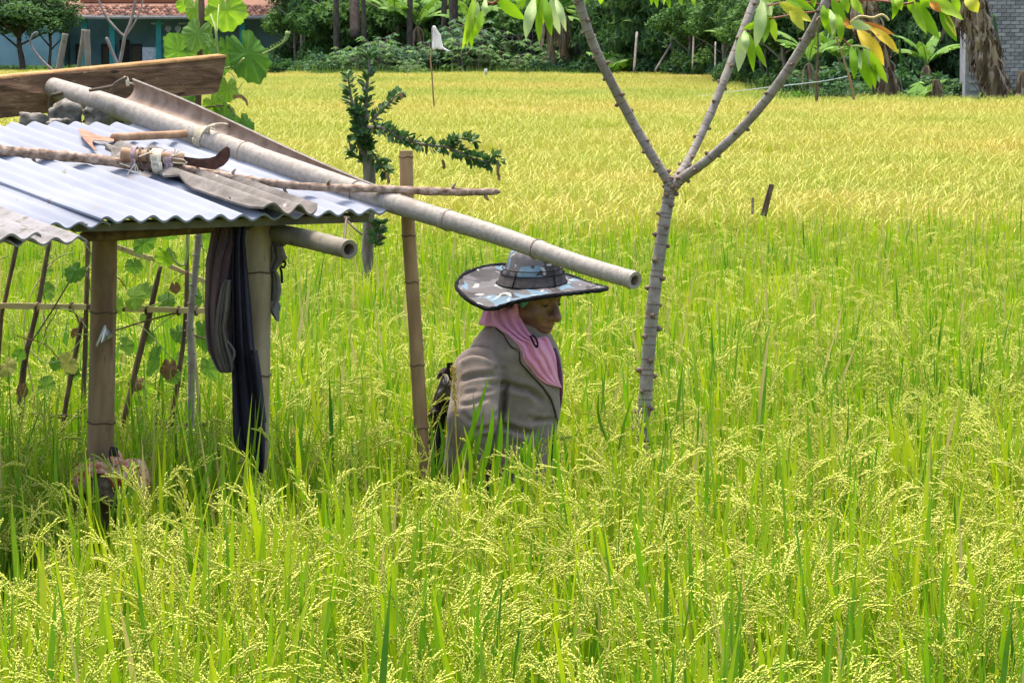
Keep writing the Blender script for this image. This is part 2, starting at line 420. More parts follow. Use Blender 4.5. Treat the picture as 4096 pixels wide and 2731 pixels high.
M['shrub_leaf'] = mat('shrub_leaf', [(0.2, (0.035, 0.085, 0.03)), (0.6, (0.06, 0.14, 0.04)), (0.9, (0.14, 0.25, 0.09))], scale=8, rough=.55, spec=.25, trans=.25, obj_rnd=.6)
M['white_cloth'] = mat('white_cloth', [(0.3, (0.84, 0.84, 0.86)), (0.7, (0.9, 0.9, 0.91))], scale=6, rough=.8, trans=.55)
M['white_tape'] = mat('white_tape', (0.62, 0.68, 0.66), scale=6, rough=.4, trans=.2)
# people
M['skin'] = mat('skin', [(0.3, (0.14, 0.062, 0.039)), (0.7, (0.27, 0.125, 0.078))], scale=24, rough=.40, spec=.5, bump=.3, bscale=110)
M['eye'] = mat('eye', (0.02, 0.015, 0.012), rough=.3)
M['lip'] = mat('lip', (0.17, 0.070, 0.055), rough=.5)
M['blazer'] = mat('blazer', [(0.3, (0.195, 0.150, 0.122)), (0.7, (0.265, 0.208, 0.168))], scale=40, rough=.95, bump=.25, bscale=350, sheen=.15)
M['blazer_edge_shade'] = mat('blazer_edge_shade', (0.03, 0.024, 0.022), rough=.95)
M['pink'] = mat('pink', [(0.3, (0.78, 0.29, 0.46)), (0.7, (0.88, 0.41, 0.58))], scale=10, rough=.95, trans=.12, sheen=.2, bump=.15, bscale=200)
M['ripe_head'] = mat('ripe_head', [(0.3, (0.42, 0.30, 0.03)), (0.7, (0.66, 0.52, 0.07))], scale=90, rough=.6, trans=.2)
M['purple'] = mat('purple', (0.10, 0.022, 0.06), rough=.95)
M['teal_cap'] = mat('teal_cap', (0.13, 0.35, 0.36), rough=.9)
M['hat_dark'] = mat('hat_dark', [(0.3, (0.006, 0.006, 0.008)), (0.7, (0.022, 0.021, 0.025))], scale=120, rough=1, bump=1.0, bscale=220)
M['hat_band'] = mat('hat_band', [(0.3, (0.055, 0.048, 0.045)), (0.7, (0.095, 0.085, 0.078))], scale=60, rough=.95, bump=.3, bscale=200)
M['bag_dark'] = mat('bag_dark', [(0.3, (0.014, 0.010, 0.012)), (0.7, (0.055, 0.038, 0.038))], scale=12, rough=.95, bump=.3)
M['bag_grey'] = mat('bag_grey', [(0.3, (0.13, 0.125, 0.12)), (0.7, (0.22, 0.21, 0.20))], scale=12, rough=.95, bump=.3)
M['bag_blue'] = mat('bag_blue', [(0.3, (0.04, 0.042, 0.055)), (0.7, (0.09, 0.09, 0.11))], scale=12, rough=.95, bump=.3)
def camo():
    m = bpy.data.materials.new('hat_camouflage'); m.use_nodes = True
    nt = m.node_tree; N = nt.nodes; L = nt.links; b = N['Principled BSDF']
    tc = N.new('ShaderNodeTexCoord')
    base = (0.095, 0.088, 0.09)
    col = None
    prev = None
    for k, (sc, th, c, off) in enumerate([(11, .55, (0.115, 0.19, 0.245), (0, 0, 0)), (15, .55, (0.035, 0.03, 0.03), (3, 1, 5)), (21, .64, (0.33, 0.345, 0.32), (7, 4, 2))]):
        mp = N.new('ShaderNodeMapping'); mp.inputs['Location'].default_value = off
        mp.inputs['Scale'].default_value = (1, 1, 1.6)
        L.new(tc.outputs['Object'], mp.inputs[0])
        n = N.new('ShaderNodeTexNoise'); n.inputs['Scale'].default_value = sc; n.inputs['Detail'].default_value = 1.2; n.inputs['Distortion'].default_value = .8
        L.new(mp.outputs[0], n.inputs['Vector'])
        r = ramp_node(nt, [(th, (0, 0, 0)), (th + .015, (1, 1, 1))]); L.new(n.outputs['Fac'], r.inputs[0])
        mx = N.new('ShaderNodeMix'); mx.data_type = 'RGBA'; L.new(r.outputs[0], mx.inputs[0])
        if prev is None: mx.inputs[6].default_value = (*base, 1)
        else: L.new(prev, mx.inputs[6])
        mx.inputs[7].default_value = (*c, 1); prev = mx.outputs[2]
    L.new(prev, b.inputs['Base Color']); b.inputs['Roughness'].default_value = .75; b.inputs['Specular IOR Level'].default_value = .35
    bn = N.new('ShaderNodeTexNoise'); bn.inputs['Scale'].default_value = 40
    L.new(tc.outputs['Object'], bn.inputs['Vector'])
    bp = N.new('ShaderNodeBump'); bp.inputs['Strength'].default_value = .3; bp.inputs['Distance'].default_value = .01
    L.new(bn.outputs['Fac'], bp.inputs['Height']); L.new(bp.outputs[0], b.inputs['Normal'])
    return m
M['camo'] = camo()
# background
M['teal_wall'] = mat('teal_wall', [(0.3, (0.15, 0.29, 0.33)), (0.7, (0.22, 0.38, 0.42))], scale=1.5, rough=.9)
M['teal_post'] = mat('teal_post', [(0.3, (0.03, 0.24, 0.24)), (0.7, (0.05, 0.33, 0.32))], scale=2, rough=.6)
M['dark_wood'] = mat('dark_wood', (0.06, 0.045, 0.04), rough=.8)
M['glass'] = mat('window_glass', (0.03, 0.04, 0.05), rough=.1, spec=.6)
M['fascia'] = mat('fascia', (0.36, 0.34, 0.32), rough=.8)
M['tile'] = mat('roof_tile', [(0.2, (0.06, 0.028, 0.022)), (0.5, (0.15, 0.068, 0.046)), (0.8, (0.28, 0.15, 0.105))], scale=3, rough=.9, obj_rnd=.65)
M['ridge_tile'] = mat('ridge_tile', (0.33, 0.125, 0.065), scale=3, rough=.9)
M['white_paint'] = mat('white_paint', (0.58, 0.60, 0.62), rough=.7)
M['brick'] = mat('grey_brick', [(0.2, (0.22, 0.215, 0.22)), (0.5, (0.33, 0.32, 0.33)), (0.8, (0.44, 0.42, 0.42))], scale=8, rough=.95, obj_rnd=.6, bump=.3)
M['mortar'] = mat('mortar', (0.30, 0.29, 0.30), rough=.95)
M['plaster'] = mat('plaster', [(0.3, (0.27, 0.26, 0.26)), (0.7, (0.38, 0.37, 0.37))], scale=5, rough=.95, bump=.3)
def fol(name, a, b, c, **k):
    return mat(name, [(0.2, a), (0.5, b), (0.8, c)], scale=.8, rough=.75, trans=.3, spec=.1, use_rnd=.65, tcol=(1.05, 1.1, .5), **k)
M['fol_dark'] = fol('foliage_dark', (0.04, 0.09, 0.04), (0.075, 0.155, 0.06), (0.14, 0.24, 0.10))
M['fol_mid'] = fol('foliage_mid', (0.055, 0.125, 0.04), (0.10, 0.20, 0.06), (0.19, 0.31, 0.11))
M['fol_blue'] = fol('foliage_blue', (0.04, 0.095, 0.045), (0.07, 0.155, 0.07), (0.14, 0.24, 0.12))
M['fol_bright'] = fol('foliage_bright', (0.06, 0.17, 0.02), (0.11, 0.26, 0.03), (0.22, 0.38, 0.07))
M['banana_leaf'] = fol('banana_leaf', (0.08, 0.19, 0.03), (0.15, 0.30, 0.05), (0.26, 0.40, 0.12))
M['banana_dry'] = mat('banana_dry', [(0.25, (0.11, 0.07, 0.045)), (0.5, (0.27, 0.19, 0.125)), (0.8, (0.46, 0.36, 0.26))], scale=4, rough=.95, use_rnd=.6, trans=.1)
M['banana_stem'] = mat('banana_stem', [(0.25, (0.17, 0.10, 0.065)), (0.55, (0.32, 0.22, 0.13)), (0.8, (0.45, 0.38, 0.16))], scale=3, rough=.8, stretch=(2, 2, .5))
M['trunk_dark'] = mat('trunk_dark', [(0.3, (0.045, 0.035, 0.03)), (0.7, (0.13, 0.10, 0.085))], scale=5, rough=.95, bump=.5, stretch=(2, 2, .6))
M['trunk_grey'] = mat('trunk_grey', [(0.3, (0.17, 0.145, 0.13)), (0.7, (0.33, 0.29, 0.26))], scale=6, rough=.95, bump=.5, stretch=(2, 2, .6))
M['hedge'] = fol('hedge_leaf', (0.03, 0.09, 0.02), (0.06, 0.16, 0.03), (0.12, 0.25, 0.05))
M['grass'] = mat('tall_grass', [(0.2, (0.07, 0.19, 0.02)), (0.5, (0.15, 0.30, 0.03)), (0.8, (0.36, 0.42, 0.08))], scale=2, rough=.6, trans=.35, use_rnd=.6)
# ------------------------------------------------------------------ ground
g = MB()
xs = [-160, -60, -20, 0, 20, 60, 160]; ys = [-30, 0, 20, 60, 120, 200, 320]
g.grid([[(x, y, 0.0) for x in xs] for y in ys], rev=True)
tag(g.build('field_ground', M['mud'], smooth=False), kind='structure')

# ------------------------------------------------------------------ rice: a few hills of rice, instanced over the paddy
SRC = bpy.data.collections.new('rice_sources')      # never linked to the scene
def grain(mb, p, d, ln, wd, rnd, mat=1):
    d = unit(d); a = unit(np.cross(d, [0.3, 0.2, 0.93])); b = np.cross(d, a); m = p + d * ln * .45
    vs = [p] + [m + (a * math.cos(t) + b * math.sin(t)) * wd / 2 for t in (0.3, 2.4, 4.5)] + [p + d * ln]
    mb.add(vs, [(0, 2, 1), (0, 3, 2), (0, 1, 3), (4, 1, 2), (4, 2, 3), (4, 3, 1)], mat, rnd)
def blade(mb, base, yaw, lean, ln, w, curl, rnd, mat=0, segs=6, fold=.12):
    """a leaf: starts at angle lean from vertical and bends by curl"""
    pts = [np.array(base, float)]; a = lean
    for i in range(segs):
        st = ln / segs
        pts.append(pts[-1] + st * np.array([math.sin(a) * math.cos(yaw), math.sin(a) * math.sin(yaw), math.cos(a)]))
        a += curl / segs
    t = np.linspace(0, 1, segs + 1)
    ww = w * np.minimum(1, .55 + t * 2.2) * np.clip((1 - t) * 2.6, 0.02, 1)
    mb.ribbon(pts, ww, (-math.sin(yaw + .5), math.cos(yaw + .5), 0), mat, rnd, fold)
def panicle(mb, base, yaw, lean, ln, rnd, nb=13, ng=6, gl=.0105, gw=.0050, droop=1.75, mat=1, smat=0):
    pts = [np.array(base, float)]; a = lean; n = 10
    for i in range(n):
        pts.append(pts[-1] + ln / n * np.array([math.sin(a) * math.cos(yaw), math.sin(a) * math.sin(yaw), math.cos(a)]))
        a += droop / n * (0.5 + i / n)
    pts = np.array(pts)
    mb.ribbon(pts, .0018, (-math.sin(yaw), math.cos(yaw), 0.3), smat, .6)
    for b in range(nb):
        t = .12 + .85 * b / nb; k = t * n; i = int(k); q = pts[i] + (pts[min(i + 1, n)] - pts[i]) * (k - i)
        tg = unit(pts[min(i + 1, n)] - pts[max(i - 1, 0)])
        az = b * 2.4 + random.uniform(-.5, .5)
        out = np.array([math.cos(az), math.sin(az), 0.15])
        d = unit(tg * 1.0 + out * .30)
        bl = ng if t < .8 else max(3, int(ng * .7))
        for gI in range(bl):
            q = q + d * .0058
            d = unit(d + np.array([0, 0, -.055]))
            gd = unit(d + np.array([random.uniform(-.2, .2), random.uniform(-.2, .2), random.uniform(-.22, .1)]))
            grain(mb, q, gd, gl * random.uniform(.85, 1.15), gw, min(1, max(0, rnd + random.uniform(-.2, .2))), mat)
def hill(seed, ntill=16, ripe=.0, hh=1.0, drymul=1.0, pan=.74, ll=1.0, lo=.0):
    random.seed(seed); mb = MB()
    for t in range(ntill):
        r = random.uniform(.0, .055); az = random.uniform(0, 6.28)
        bx, by = r * math.cos(az), r * math.sin(az)
        yaw = az + random.uniform(-.8, .8); lean = random.uniform(.02, .17)
        sh = random.uniform(.63, .79) * hh
        tipx, tipy = bx + math.sin(lean) * sh * math.cos(yaw), by + math.sin(lean) * sh * math.sin(yaw)
        mb.ribbon([(bx, by, 0), ((bx + tipx) / 2, (by + tipy) / 2, sh / 2), (tipx, tipy, sh)], [.006, .005, .003], (1, 0.3, 0), 0, .25)
        for l in range(3):
            if random.random() < (.1, .2, .25)[l]: continue
            f = (.42, .62, .86)[l] + random.uniform(-.06, .06)
            base = (bx + (tipx - bx) * f, by + (tipy - by) * f, sh * f)
            flag = l == 2
            rnd = random.choice([random.uniform(lo, .3 + lo), random.uniform(.35, .75), random.uniform(.35, .75)])
            m = 0
            if random.random() < .035 * drymul: m = 2
            blade(mb, base, yaw + random.uniform(-1.6, 1.6), random.uniform(.02, .16) + (0 if flag else .06), random.uniform(.22, .34) * (1 if flag else 1.1) * ll,
                  random.uniform(.0085, .0145), random.uniform(-.02, .20) + (0 if flag else .25), rnd, m)
        if random.random() < pan:
            panicle(mb, (tipx, tipy, sh), yaw + random.uniform(-.7, .7), lean + random.uniform(.0, .2), random.uniform(.16, .21),
                    min(1, max(0, random.gauss(.42, .16) + ripe)), droop=random.uniform(1.2, 2.3))
    return mb
def src(name, mb, mats):
    o = bpy.data.objects.new(name, mb.mesh(name, mats)); SRC.objects.link(o); return o
RM = [M['rice_leaf'], M['rice_grain'], M['rice_dry']]
GM = [M['gold_leaf'], M['gold_grain'], M['rice_dry']]
near_src = [src('rice_hill_%d' % i, hill(100 + i), RM) for i in range(7)] + [src('rice_hill_%d' % i, hill(100 + i, 18, pan=.42, ll=1.08, lo=.15), RM) for i in range(7, 11)]
# an extra leafy kind and a tall kind for the edge of the hut
def leafy(seed):
    random.seed(seed); mb = MB()
    for t in range(16):
        az = random.uniform(0, 6.28); r = random.uniform(0, .07)
        blade(mb, (r * math.cos(az), r * math.sin(az), 0.15), az + random.uniform(-1, 1), random.uniform(.02, .2), random.uniform(.6, .95), random.uniform(.011, .017),
              random.uniform(0, .35), random.uniform(.05, .6), 2 if random.random() < .06 else 0, segs=8)
    return mb
leafy_src = [src('leafy_hill_%d' % i, leafy(300 + i), RM) for i in range(4)]
def patch(seed):
    """one square metre of ripe rice for the far field"""
    random.seed(seed); mb = MB()
    for i in range(6):
        for j in range(6):
            cx, cy = (i + .5) / 6 - .5 + random.uniform(-.06, .06), (j + .5) / 6 - .5 + random.uniform(-.06, .06)
            hr = random.uniform(-.12, .12)
            for t in range(15):
                az = random.uniform(0, 6.28); r = random.uniform(.0, .09)
                bx, by = cx + r * math.cos(az), cy + r * math.sin(az)
                blade(mb, (bx, by, .3), az, random.uniform(.02, .20), random.uniform(.48, .66), random.uniform(.008, .013), random.uniform(0, .4), random.uniform(.1, .7) + hr, 0, segs=3, fold=0)
            for t in range(9):
                az = random.uniform(0, 6.28); r = random.uniform(.0, .09); yaw = random.uniform(0, 6.28); ph = random.uniform(.62, .80)
                p = np.array([cx + r * math.cos(az), cy + r * math.sin(az), ph]); a = random.uniform(.1, .5); rr = random.uniform(.25, .8) + hr
                pts = [p]
                for k in range(4):
                    pts.append(pts[-1] + .052 * np.array([math.sin(a) * math.cos(yaw), math.sin(a) * math.sin(yaw), math.cos(a)])); a += .28
                mb.ribbon(pts, [.003, .006, .008, .007, .003], (-math.sin(yaw), math.cos(yaw), .2), 1, rr)
                for k in range(8):
                    q = pts[1 + k % 4] + np.array([random.uniform(-.02, .02) for _ in range(3)])
                    grain(mb, q, (math.sin(yaw + k), math.cos(yaw + k), -.8), .018, .005, rr + random.uniform(-.2, .2))
    return mb
far_src = [src('ripe_patch_%d' % i, patch(500 + i), GM) for i in range(5)]

def scatter(name, pts, rot, scl, tint, kind, sources, **kw):
    coll = bpy.data.collections.new(name + '_source')
    for i, o in enumerate(sources):
        c = o.copy(); c.name = '%02d_%s' % (i, o.name); coll.objects.link(c)
    me = bpy.data.meshes.new(name); me.from_pydata([tuple(p) for p in pts], [], [])
    def at(n, ty, key, vals):
        a = me.attributes.new(n, ty, 'POINT'); a.data.foreach_set(key, np.asarray(vals).ravel())
    at('rot', 'FLOAT_VECTOR', 'vector', np.asarray(rot, float)); at('scl', 'FLOAT', 'value', np.asarray(scl, float))
    at('tint', 'FLOAT', 'value', np.asarray(tint, float)); at('kind', 'INT', 'value', np.asarray(kind, np.int32))
    o = put(name, me)
    ng = bpy.data.node_groups.new(name, 'GeometryNodeTree')
    ng.interface.new_socket('Geometry', in_out='INPUT', socket_type='NodeSocketGeometry')
    ng.interface.new_socket('Geometry', in_out='OUTPUT', socket_type='NodeSocketGeometry')
    N, L = ng.nodes, ng.links
    gi, go = N.new('NodeGroupInput'), N.new('NodeGroupOutput')
    iop = N.new('GeometryNodeInstanceOnPoints'); ci = N.new('GeometryNodeCollectionInfo')
    ci.inputs['Collection'].default_value = coll; ci.inputs['Separate Children'].default_value = True; ci.inputs['Reset Children'].default_value = True
    iop.inputs['Pick Instance'].default_value = True
    def na(n, ty):
        q = N.new('GeometryNodeInputNamedAttribute'); q.data_type = ty; q.inputs['Name'].default_value = n; return q.outputs[0]
    L.new(gi.outputs[0], iop.inputs['Points']); L.new(ci.outputs[0], iop.inputs['Instance'])
    L.new(na('kind', 'INT'), iop.inputs['Instance Index']); L.new(na('rot', 'FLOAT_VECTOR'), iop.inputs['Rotation'])
    L.new(na('scl', 'FLOAT'), iop.inputs['Scale']); L.new(iop.outputs[0], go.inputs[0])
    md = o.modifiers.new('scatter', 'NODES'); md.node_group = ng
    return tag(o, kind='stuff', **kw)

# what stands in the paddy and keeps the hills away: (x, y, radius)
CLEAR = []
for px, d in ((400, 9.4), (1020, 9.6), (1690, 9.75)): CLEAR.append((P(px, 1800, d).x, d, .07))
CLEAR.append((P(2040, 1800, 10).x, 10.0, .27))
CLEAR.append((P(1760, 1800, 10.05).x, 10.05, .12))
CLEAR.append((P(2565, 1720, 10.5).x, 10.5, .05))
CLEAR.append((P(440, 1900, 9.3).x, 9.32, .11))
EDGE = 22.5                                            # green rice in front, ripe rice beyond
pts, rot, scl, tint, kind = [], [], [], [], []
y = 5.4
while y < EDGE + 4.5:
    hw = .1485 * y + 1.9
    x = -hw
    while x < hw:
        qx, qy = x + rng.uniform(-.05, .05), y + rng.uniform(-.05, .05)
        x += .19
        if any((qx - c[0]) ** 2 + (qy - c[1]) ** 2 < c[2] ** 2 for c in CLEAR): continue
        if qy > EDGE - .5 + 1.2 * float(vnoise(qx * .9, 3, 0, 8)) and rng.uniform(0, 1) < .35 + .09 * (qy - EDGE): continue
        n = float(vnoise(qx * .8, qy * .5, 0, 3)); n2 = float(vnoise(qx * 2.7, qy * 2.7, 0, 5))
        pts.append((qx, qy, -.03 + .10 * (n2 - .5) + rng.uniform(-.03, .03)))
        rot.append((rng.normal(0, .06), rng.normal(0, .06), rng.uniform(0, 6.28)))
        scl.append(rng.uniform(.97, 1.13) * (1 - .09 * (qy > 14)))
        far = np.clip((qy - 9) / 12, 0, 1)
        tint.append(np.clip(.33 + .5 * (n - .5) + .12 * far + .07 * max(0, qy - EDGE) + rng.normal(0, .15), 0, 1))
        kind.append(int(rng.integers(0, 7)) if rng.uniform(0, 1) > np.clip((qy - 9) / 7, .12, .9) else int(rng.integers(7, 11)))
    y += .18
scatter('rice_crop', pts, rot, scl, tint, kind, near_src, label='green rice with pale drooping seed heads filling the front of the paddy', cat='rice')

# taller leaves round the hut and the farmer
pts, rot, scl, tint, kind = [], [], [], [], []
def leafy_at(qx, qy, s, k=None):
    if any((qx - c[0]) ** 2 + (qy - c[1]) ** 2 < (c[2] * .8) ** 2 for c in CLEAR): return
    pts.append((qx, qy, 0)); rot.append((rng.normal(0, .06), rng.normal(0, .06), rng.uniform(0, 6.28)))
    scl.append(s); tint.append(rng.uniform(.15, .75)); kind.append(int(rng.integers(0, 4)))
for i in range(60): leafy_at(rng.uniform(-1.75, -.25), rng.uniform(8.9, 10.6), rng.uniform(.92, 1.12))
for i in range(16): leafy_at(rng.uniform(-.45, 1.0), rng.uniform(9.0, 10.4), rng.uniform(.86, 1.08))
for i in range(70):
    yy = rng.uniform(6, 15); leafy_at(rng.uniform(-.16 * yy - .5, .16 * yy + .5), yy, rng.uniform(.85, 1.02))
scatter('leafy_grass', pts, rot, scl, tint, kind, leafy_src, label='long upright green leaves standing among the rice round the hut', cat='grass')

# ripe field beyond
def right_edge(y):                                     # the bank with the brick building comes forward on the right
    return 1e9 if y < 75 else 5.3 + (y - 75) * .055
pts, rot, scl, tint, kind = [], [], [], [], []
y = EDGE + .1
while y < 158:
    if y > 60: st = 1.0
    else: st = .8
    hw = .1485 * y + 4.5
    x = -hw + rng.uniform(0, .5)
    while x < hw:
        qx, qy = x + rng.uniform(-.12, .12), y + rng.uniform(-.12, .12); x += st
        if qy < EDGE + .1 + 1.6 * float(vnoise(qx * .7, 9, 0, 8)): continue
        if qx > right_edge(qy) + rng.uniform(-.4, .3): continue
        if qy > 138 and qx > -11: 
            if qy > 138 + rng.uniform(-1, 1) + 10 * np.clip(-(qx) / 11, 0, 1) * 0: continue
        band = 0
        if abs(qy - 38.5 - .04 * qx) < .55 and qx > 2: band = .35           # bund, dry and brown
        n = float(vnoise(qx * .16 + 5, qy * .07, 0, 11)); n2 = float(vnoise(qx * .9, qy * .35, 0, 12))
        t = .45 + .42 * (n - .5) + .34 * (n2 - .5) + band
        if qy < 25.5: t += .14 * (1 - (qy - EDGE) / 3)
        t += .10 * math.exp(-((qy - 48) / 9) ** 2) - .17 * math.exp(-((qy - 34) / 3.4) ** 2) - .10 * math.exp(-((qy - 27.5) / 1.6) ** 2) \
            + .16 * math.sin(qy * .21 + .8 * math.sin(qx * .12)) * min(1, qy / 50) - .10 * math.exp(-((qy - 75) / 9) ** 2) + .05 * math.exp(-((qy - 110) / 20) ** 2)
        pts.append((qx, qy, rng.uniform(-.05, .04) - (.16 if band else 0)))
        rot.append((0, 0, rng.uniform(0, 6.28))); scl.append(rng.uniform(.95, 1.08))
        tint.append(np.clip(t + rng.normal(0, .07), 0, 1)); kind.append(int(rng.integers(0, 5)))
    y += st * .92
scatter('ripening_rice', pts, rot, scl, tint, kind, far_src, label='yellow ripening rice reaching back to the trees', cat='rice')
# ------------------------------------------------------------------ the field hut
# roof plane: eave line E0-E1, falling towards the camera and to the right
E0, E1 = P(330, 893, 9.0), P(1590, 852, 9.75)
ud = (E1 - E0); ULEN = ud.length; ud = ud / ULEN
sd = Vector((-ud.y, ud.x, 0)).normalized(); sd = (sd + Vector((0, 0, .192))).normalized()
nd = ud.cross(sd).normalized()
if nd.z < 0: nd = -nd
def roof(u, s, lift=0.0): return E0 + ud * u + sd * s + nd * lift
def roof_px(px, py, lift=0.0):
    o = Vector((0, 0, CAMZ)); d = (P(px, py, 10) - o).normalized(); base = E0 + nd * lift
    t = (base - o).dot(nd) / d.dot(nd)
    return o + d * t
def roof_us(px, py, lift=0.0):
    q = roof_px(px, py, lift) - E0; return q.dot(ud), q.dot(sd)
hut = thing('field_hut', 'small open field hut with corrugated roof on bamboo posts', 'hut', (P(700, 1800, 9.5).x, 9.6, 0))
WAVE, AMP = 0.0762, 0.0078
def corrugated(name, u0, u1, s0, s1, lift, m, jag0=0, jag1=0, jagu=0, seed=0, amp=AMP, edgedark=None, sag=0.0, skew=0.0):
    """corrugated sheet with thickness; ragged on the chosen sides"""
    nu = max(8, int((u1 - u0) / WAVE * 12)); ns = max(6, int((s1 - s0) / .05)); mb = MB(); top = []; bot = []
    for j in range(ns + 1):
        a, b = [], []
        fs = j / ns
        for i in range(nu + 1):
            fu = i / nu
            u = u0 + (u1 - u0) * fu; s = s0 + (s1 - s0) * fs
            if jag0: s += jag0 * (float(vnoise(u * 23, 1, 0, seed)) - .3) * (1 - fs) ** 3
            if jag1: s -= jag1 * (float(vnoise(u * 17, 5, 0, seed)) ) * fs ** 3
            if jagu:
                e = max(0, 1 - fu * 6); u += jagu * (float(vnoise(s * 14, 2, 0, seed + 3)) - .2) * e
            u += skew * fs
            h = lift + amp * math.cos(2 * math.pi * u / WAVE) + .004 * (float(vnoise(u * 4, s * 3, 0, seed + 7)) - .5) * 2
            h -= sag * (float(vnoise(u * 9, s * 2, 0, seed + 8)) - .5) * max(0, 1 - fs * 5)
            q = roof(u, s, h); a.append(q); b.append(q - nd * .006)
        top.append(a); bot.append(b)
    mb.grid(top); mb.grid(bot, rev=True)
    # rim
    ring_t = [top[0][i] for i in range(nu + 1)] + [top[j][nu] for j in range(1, ns + 1)] + [top[ns][i] for i in range(nu - 1, -1, -1)] + [top[j][0] for j in range(ns - 1, 0, -1)]
    ring_b = [bot[0][i] for i in range(nu + 1)] + [bot[j][nu] for j in range(1, ns + 1)] + [bot[ns][i] for i in range(nu - 1, -1, -1)] + [bot[j][0] for j in range(ns - 1, 0, -1)]
    ring_t.append(ring_t[0]); ring_b.append(ring_b[0])
    mb.grid([ring_b, ring_t])
    o = mb.build(name, m, hut)
    flat_edges(o, 50)
    return o
corrugated('roof_sheet', -1.25, .10, 0.012, 1.21, -.004, M['roof_new'], seed=1)
corrugated('roof_sheet', .06, ULEN - .012, 0.0, 1.20, .006, M['roof_new'], seed=2, sag=.006)
u_a, s_a = roof_us(342, 952, .034)
tag(corrugated('roof_sheet', -1.2, u_a, s_a - .02, .75, .034, M['roof_pale'], seed=3, jag0=.02), 'old mossy grey corrugated sheet with broken edge at the lower left')
tag(corrugated('roof_sheet', -1.2, u_a - .155, s_a - .045, .62, .056, M['roof_pale'], seed=4, jag0=.03), 'upper of two old grey sheets at the lower left')
u0, s0 = roof_us(1045, 810, .036); u1, s1 = roof_us(1275, 838, .036); u2, s2 = roof_us(545, 572, .036)
tag(corrugated('roof_sheet', u0 - .04, u1 + .02, (s0 + s1) / 2 - .02, s2, .036, M['roof_old'], seed=5, jag0=.05, jag1=.10, jagu=.04, amp=.013), 'broken brown grey corrugated piece lying on the pale roof')
u3, s3 = roof_us(1080, 690)
# a torn chip of sheet curling up near the eave
mb = MB(); a = roof_px(905, 800, .012); b = roof_px(930, 805, .02); c = roof_px(890, 812, .012)
mb.prism([a, b, roof_px(918, 790, .03)], nd * .003)
mb.build('roof_chip', M['roof_old'], hut)

# purlins and posts
mb = MB()
p0, p1 = roof(.0, .05, -.021), roof(1.02, .05, -.021)
M3 = Matrix((ud, sd, nd)).transposed()
c = (p0 + p1) / 2
mb.box(c, ((p1 - p0).length, .03, .020), M3, jit=.002)
flat_edges(mb.build('eave_beam', M['beam'], hut))
mb = MB()
mb.tube([P(330, 947, 9.2), P(480, 935, 9.3), P(700, 915, 9.42), P(1000, 897, 9.56)], [.013, .019, .019, .016], 8)
mb.build('tie_beam', M['stake_dark'], hut)
def bamboo(mb, pts, r, nodes, n=14, hollow=0.0, seed=0, inner_mat=1, node_gain=1.10, wob=0.0):
    """bamboo culm through pts with raised node rings at fractions `nodes`; hollow end shows its bore"""
    q = spline(pts, 14); m = len(q); t = np.linspace(0, 1, m)
    r0 = np.interp(t, np.linspace(0, 1, len(r)), r) if hasattr(r, '__len__') else np.full(m, r)
    P_, R_ = [], []
    ts = sorted(set(list(np.linspace(0, 1, 40)) + [min(1, max(0, x + k)) for x in nodes for k in (-.012, -.005, -.001, .003, .010)]))
    for tt in ts:
        P_.append([np.interp(tt, t, q[:, i]) for i in range(3)])
        rr = np.interp(tt, t, r0)
        for x in nodes:
            e = tt - x
            if abs(e) < .013: rr *= 1 + (node_gain - 1) * math.exp(-(e / .005) ** 2) - .04 * math.exp(-((e + .002) / .0015) ** 2)
        if wob: rr *= 1 + wob * (float(vnoise(tt * 9, seed)) - .5)
        R_.append(rr)
    P_, R_ = np.array(P_), np.array(R_)
    mb.tube(P_, R_, n, cap=not hollow, rnd=.5)
    if hollow:
        for end in (0, 1):
            i0, i1 = (0, 1) if end == 0 else (-1, -2)
            d = unit(P_[i1] - P_[i0]); ri = R_[i0] * hollow
            dep = P_[i0] + d * .16
            k = len(mb.v)
            a = unit(np.cross([0, 0, 1.0] if abs(d[2]) < .9 else [0, 1.0, 0], d)); b = np.cross(d, a)
            ring = lambda c_, rad: [c_ + a * math.cos(2 * math.pi * j / n) * rad + b * math.sin(2 * math.pi * j / n) * rad for j in range(n)]
            vs = ring(P_[i0], R_[i0]) + ring(P_[i0] + d * .0005, ri) + ring(dep, ri * .95) + [dep]
            fs = []
            for j in range(n):
                j2 = (j + 1) % n
                fs.append((j, j2, n + j2, n + j))
            mb.add(vs, fs, 0)
            fs = []
            for j in range(n):
                j2 = (j + 1) % n
                fs += [(n + j, n + j2, 2 * n + j2, 2 * n + j), (2 * n + j, 2 * n + j2, 3 * n)]
            mb.add(vs, fs, inner_mat)
mb = MB(); bamboo(mb, [P(398, 2150, 9.42), P(400, 1870, 9.42), P(408, 1500, 9.42), P(420, 900, 9.42)], [.0385, .0375, .0365, .0345], [.18, .36, .53, .80], n=20, node_gain=1.05)
flat_edges(mb.build('post', [M['bamboo_post'], M['bamboo_inner']], hut))
mb = MB(); bamboo(mb, [P(1015, 2150, 9.62), P(1020, 1870, 9.62), P(1026, 1400, 9.62), P(1030, 890, 9.62)], [.0375, .0375, .039, .040], [.22, .43, .60, .83], n=20, node_gain=1.05)
flat_edges(mb.build('post', [M['bamboo_grey'], M['bamboo_inner']], hut))
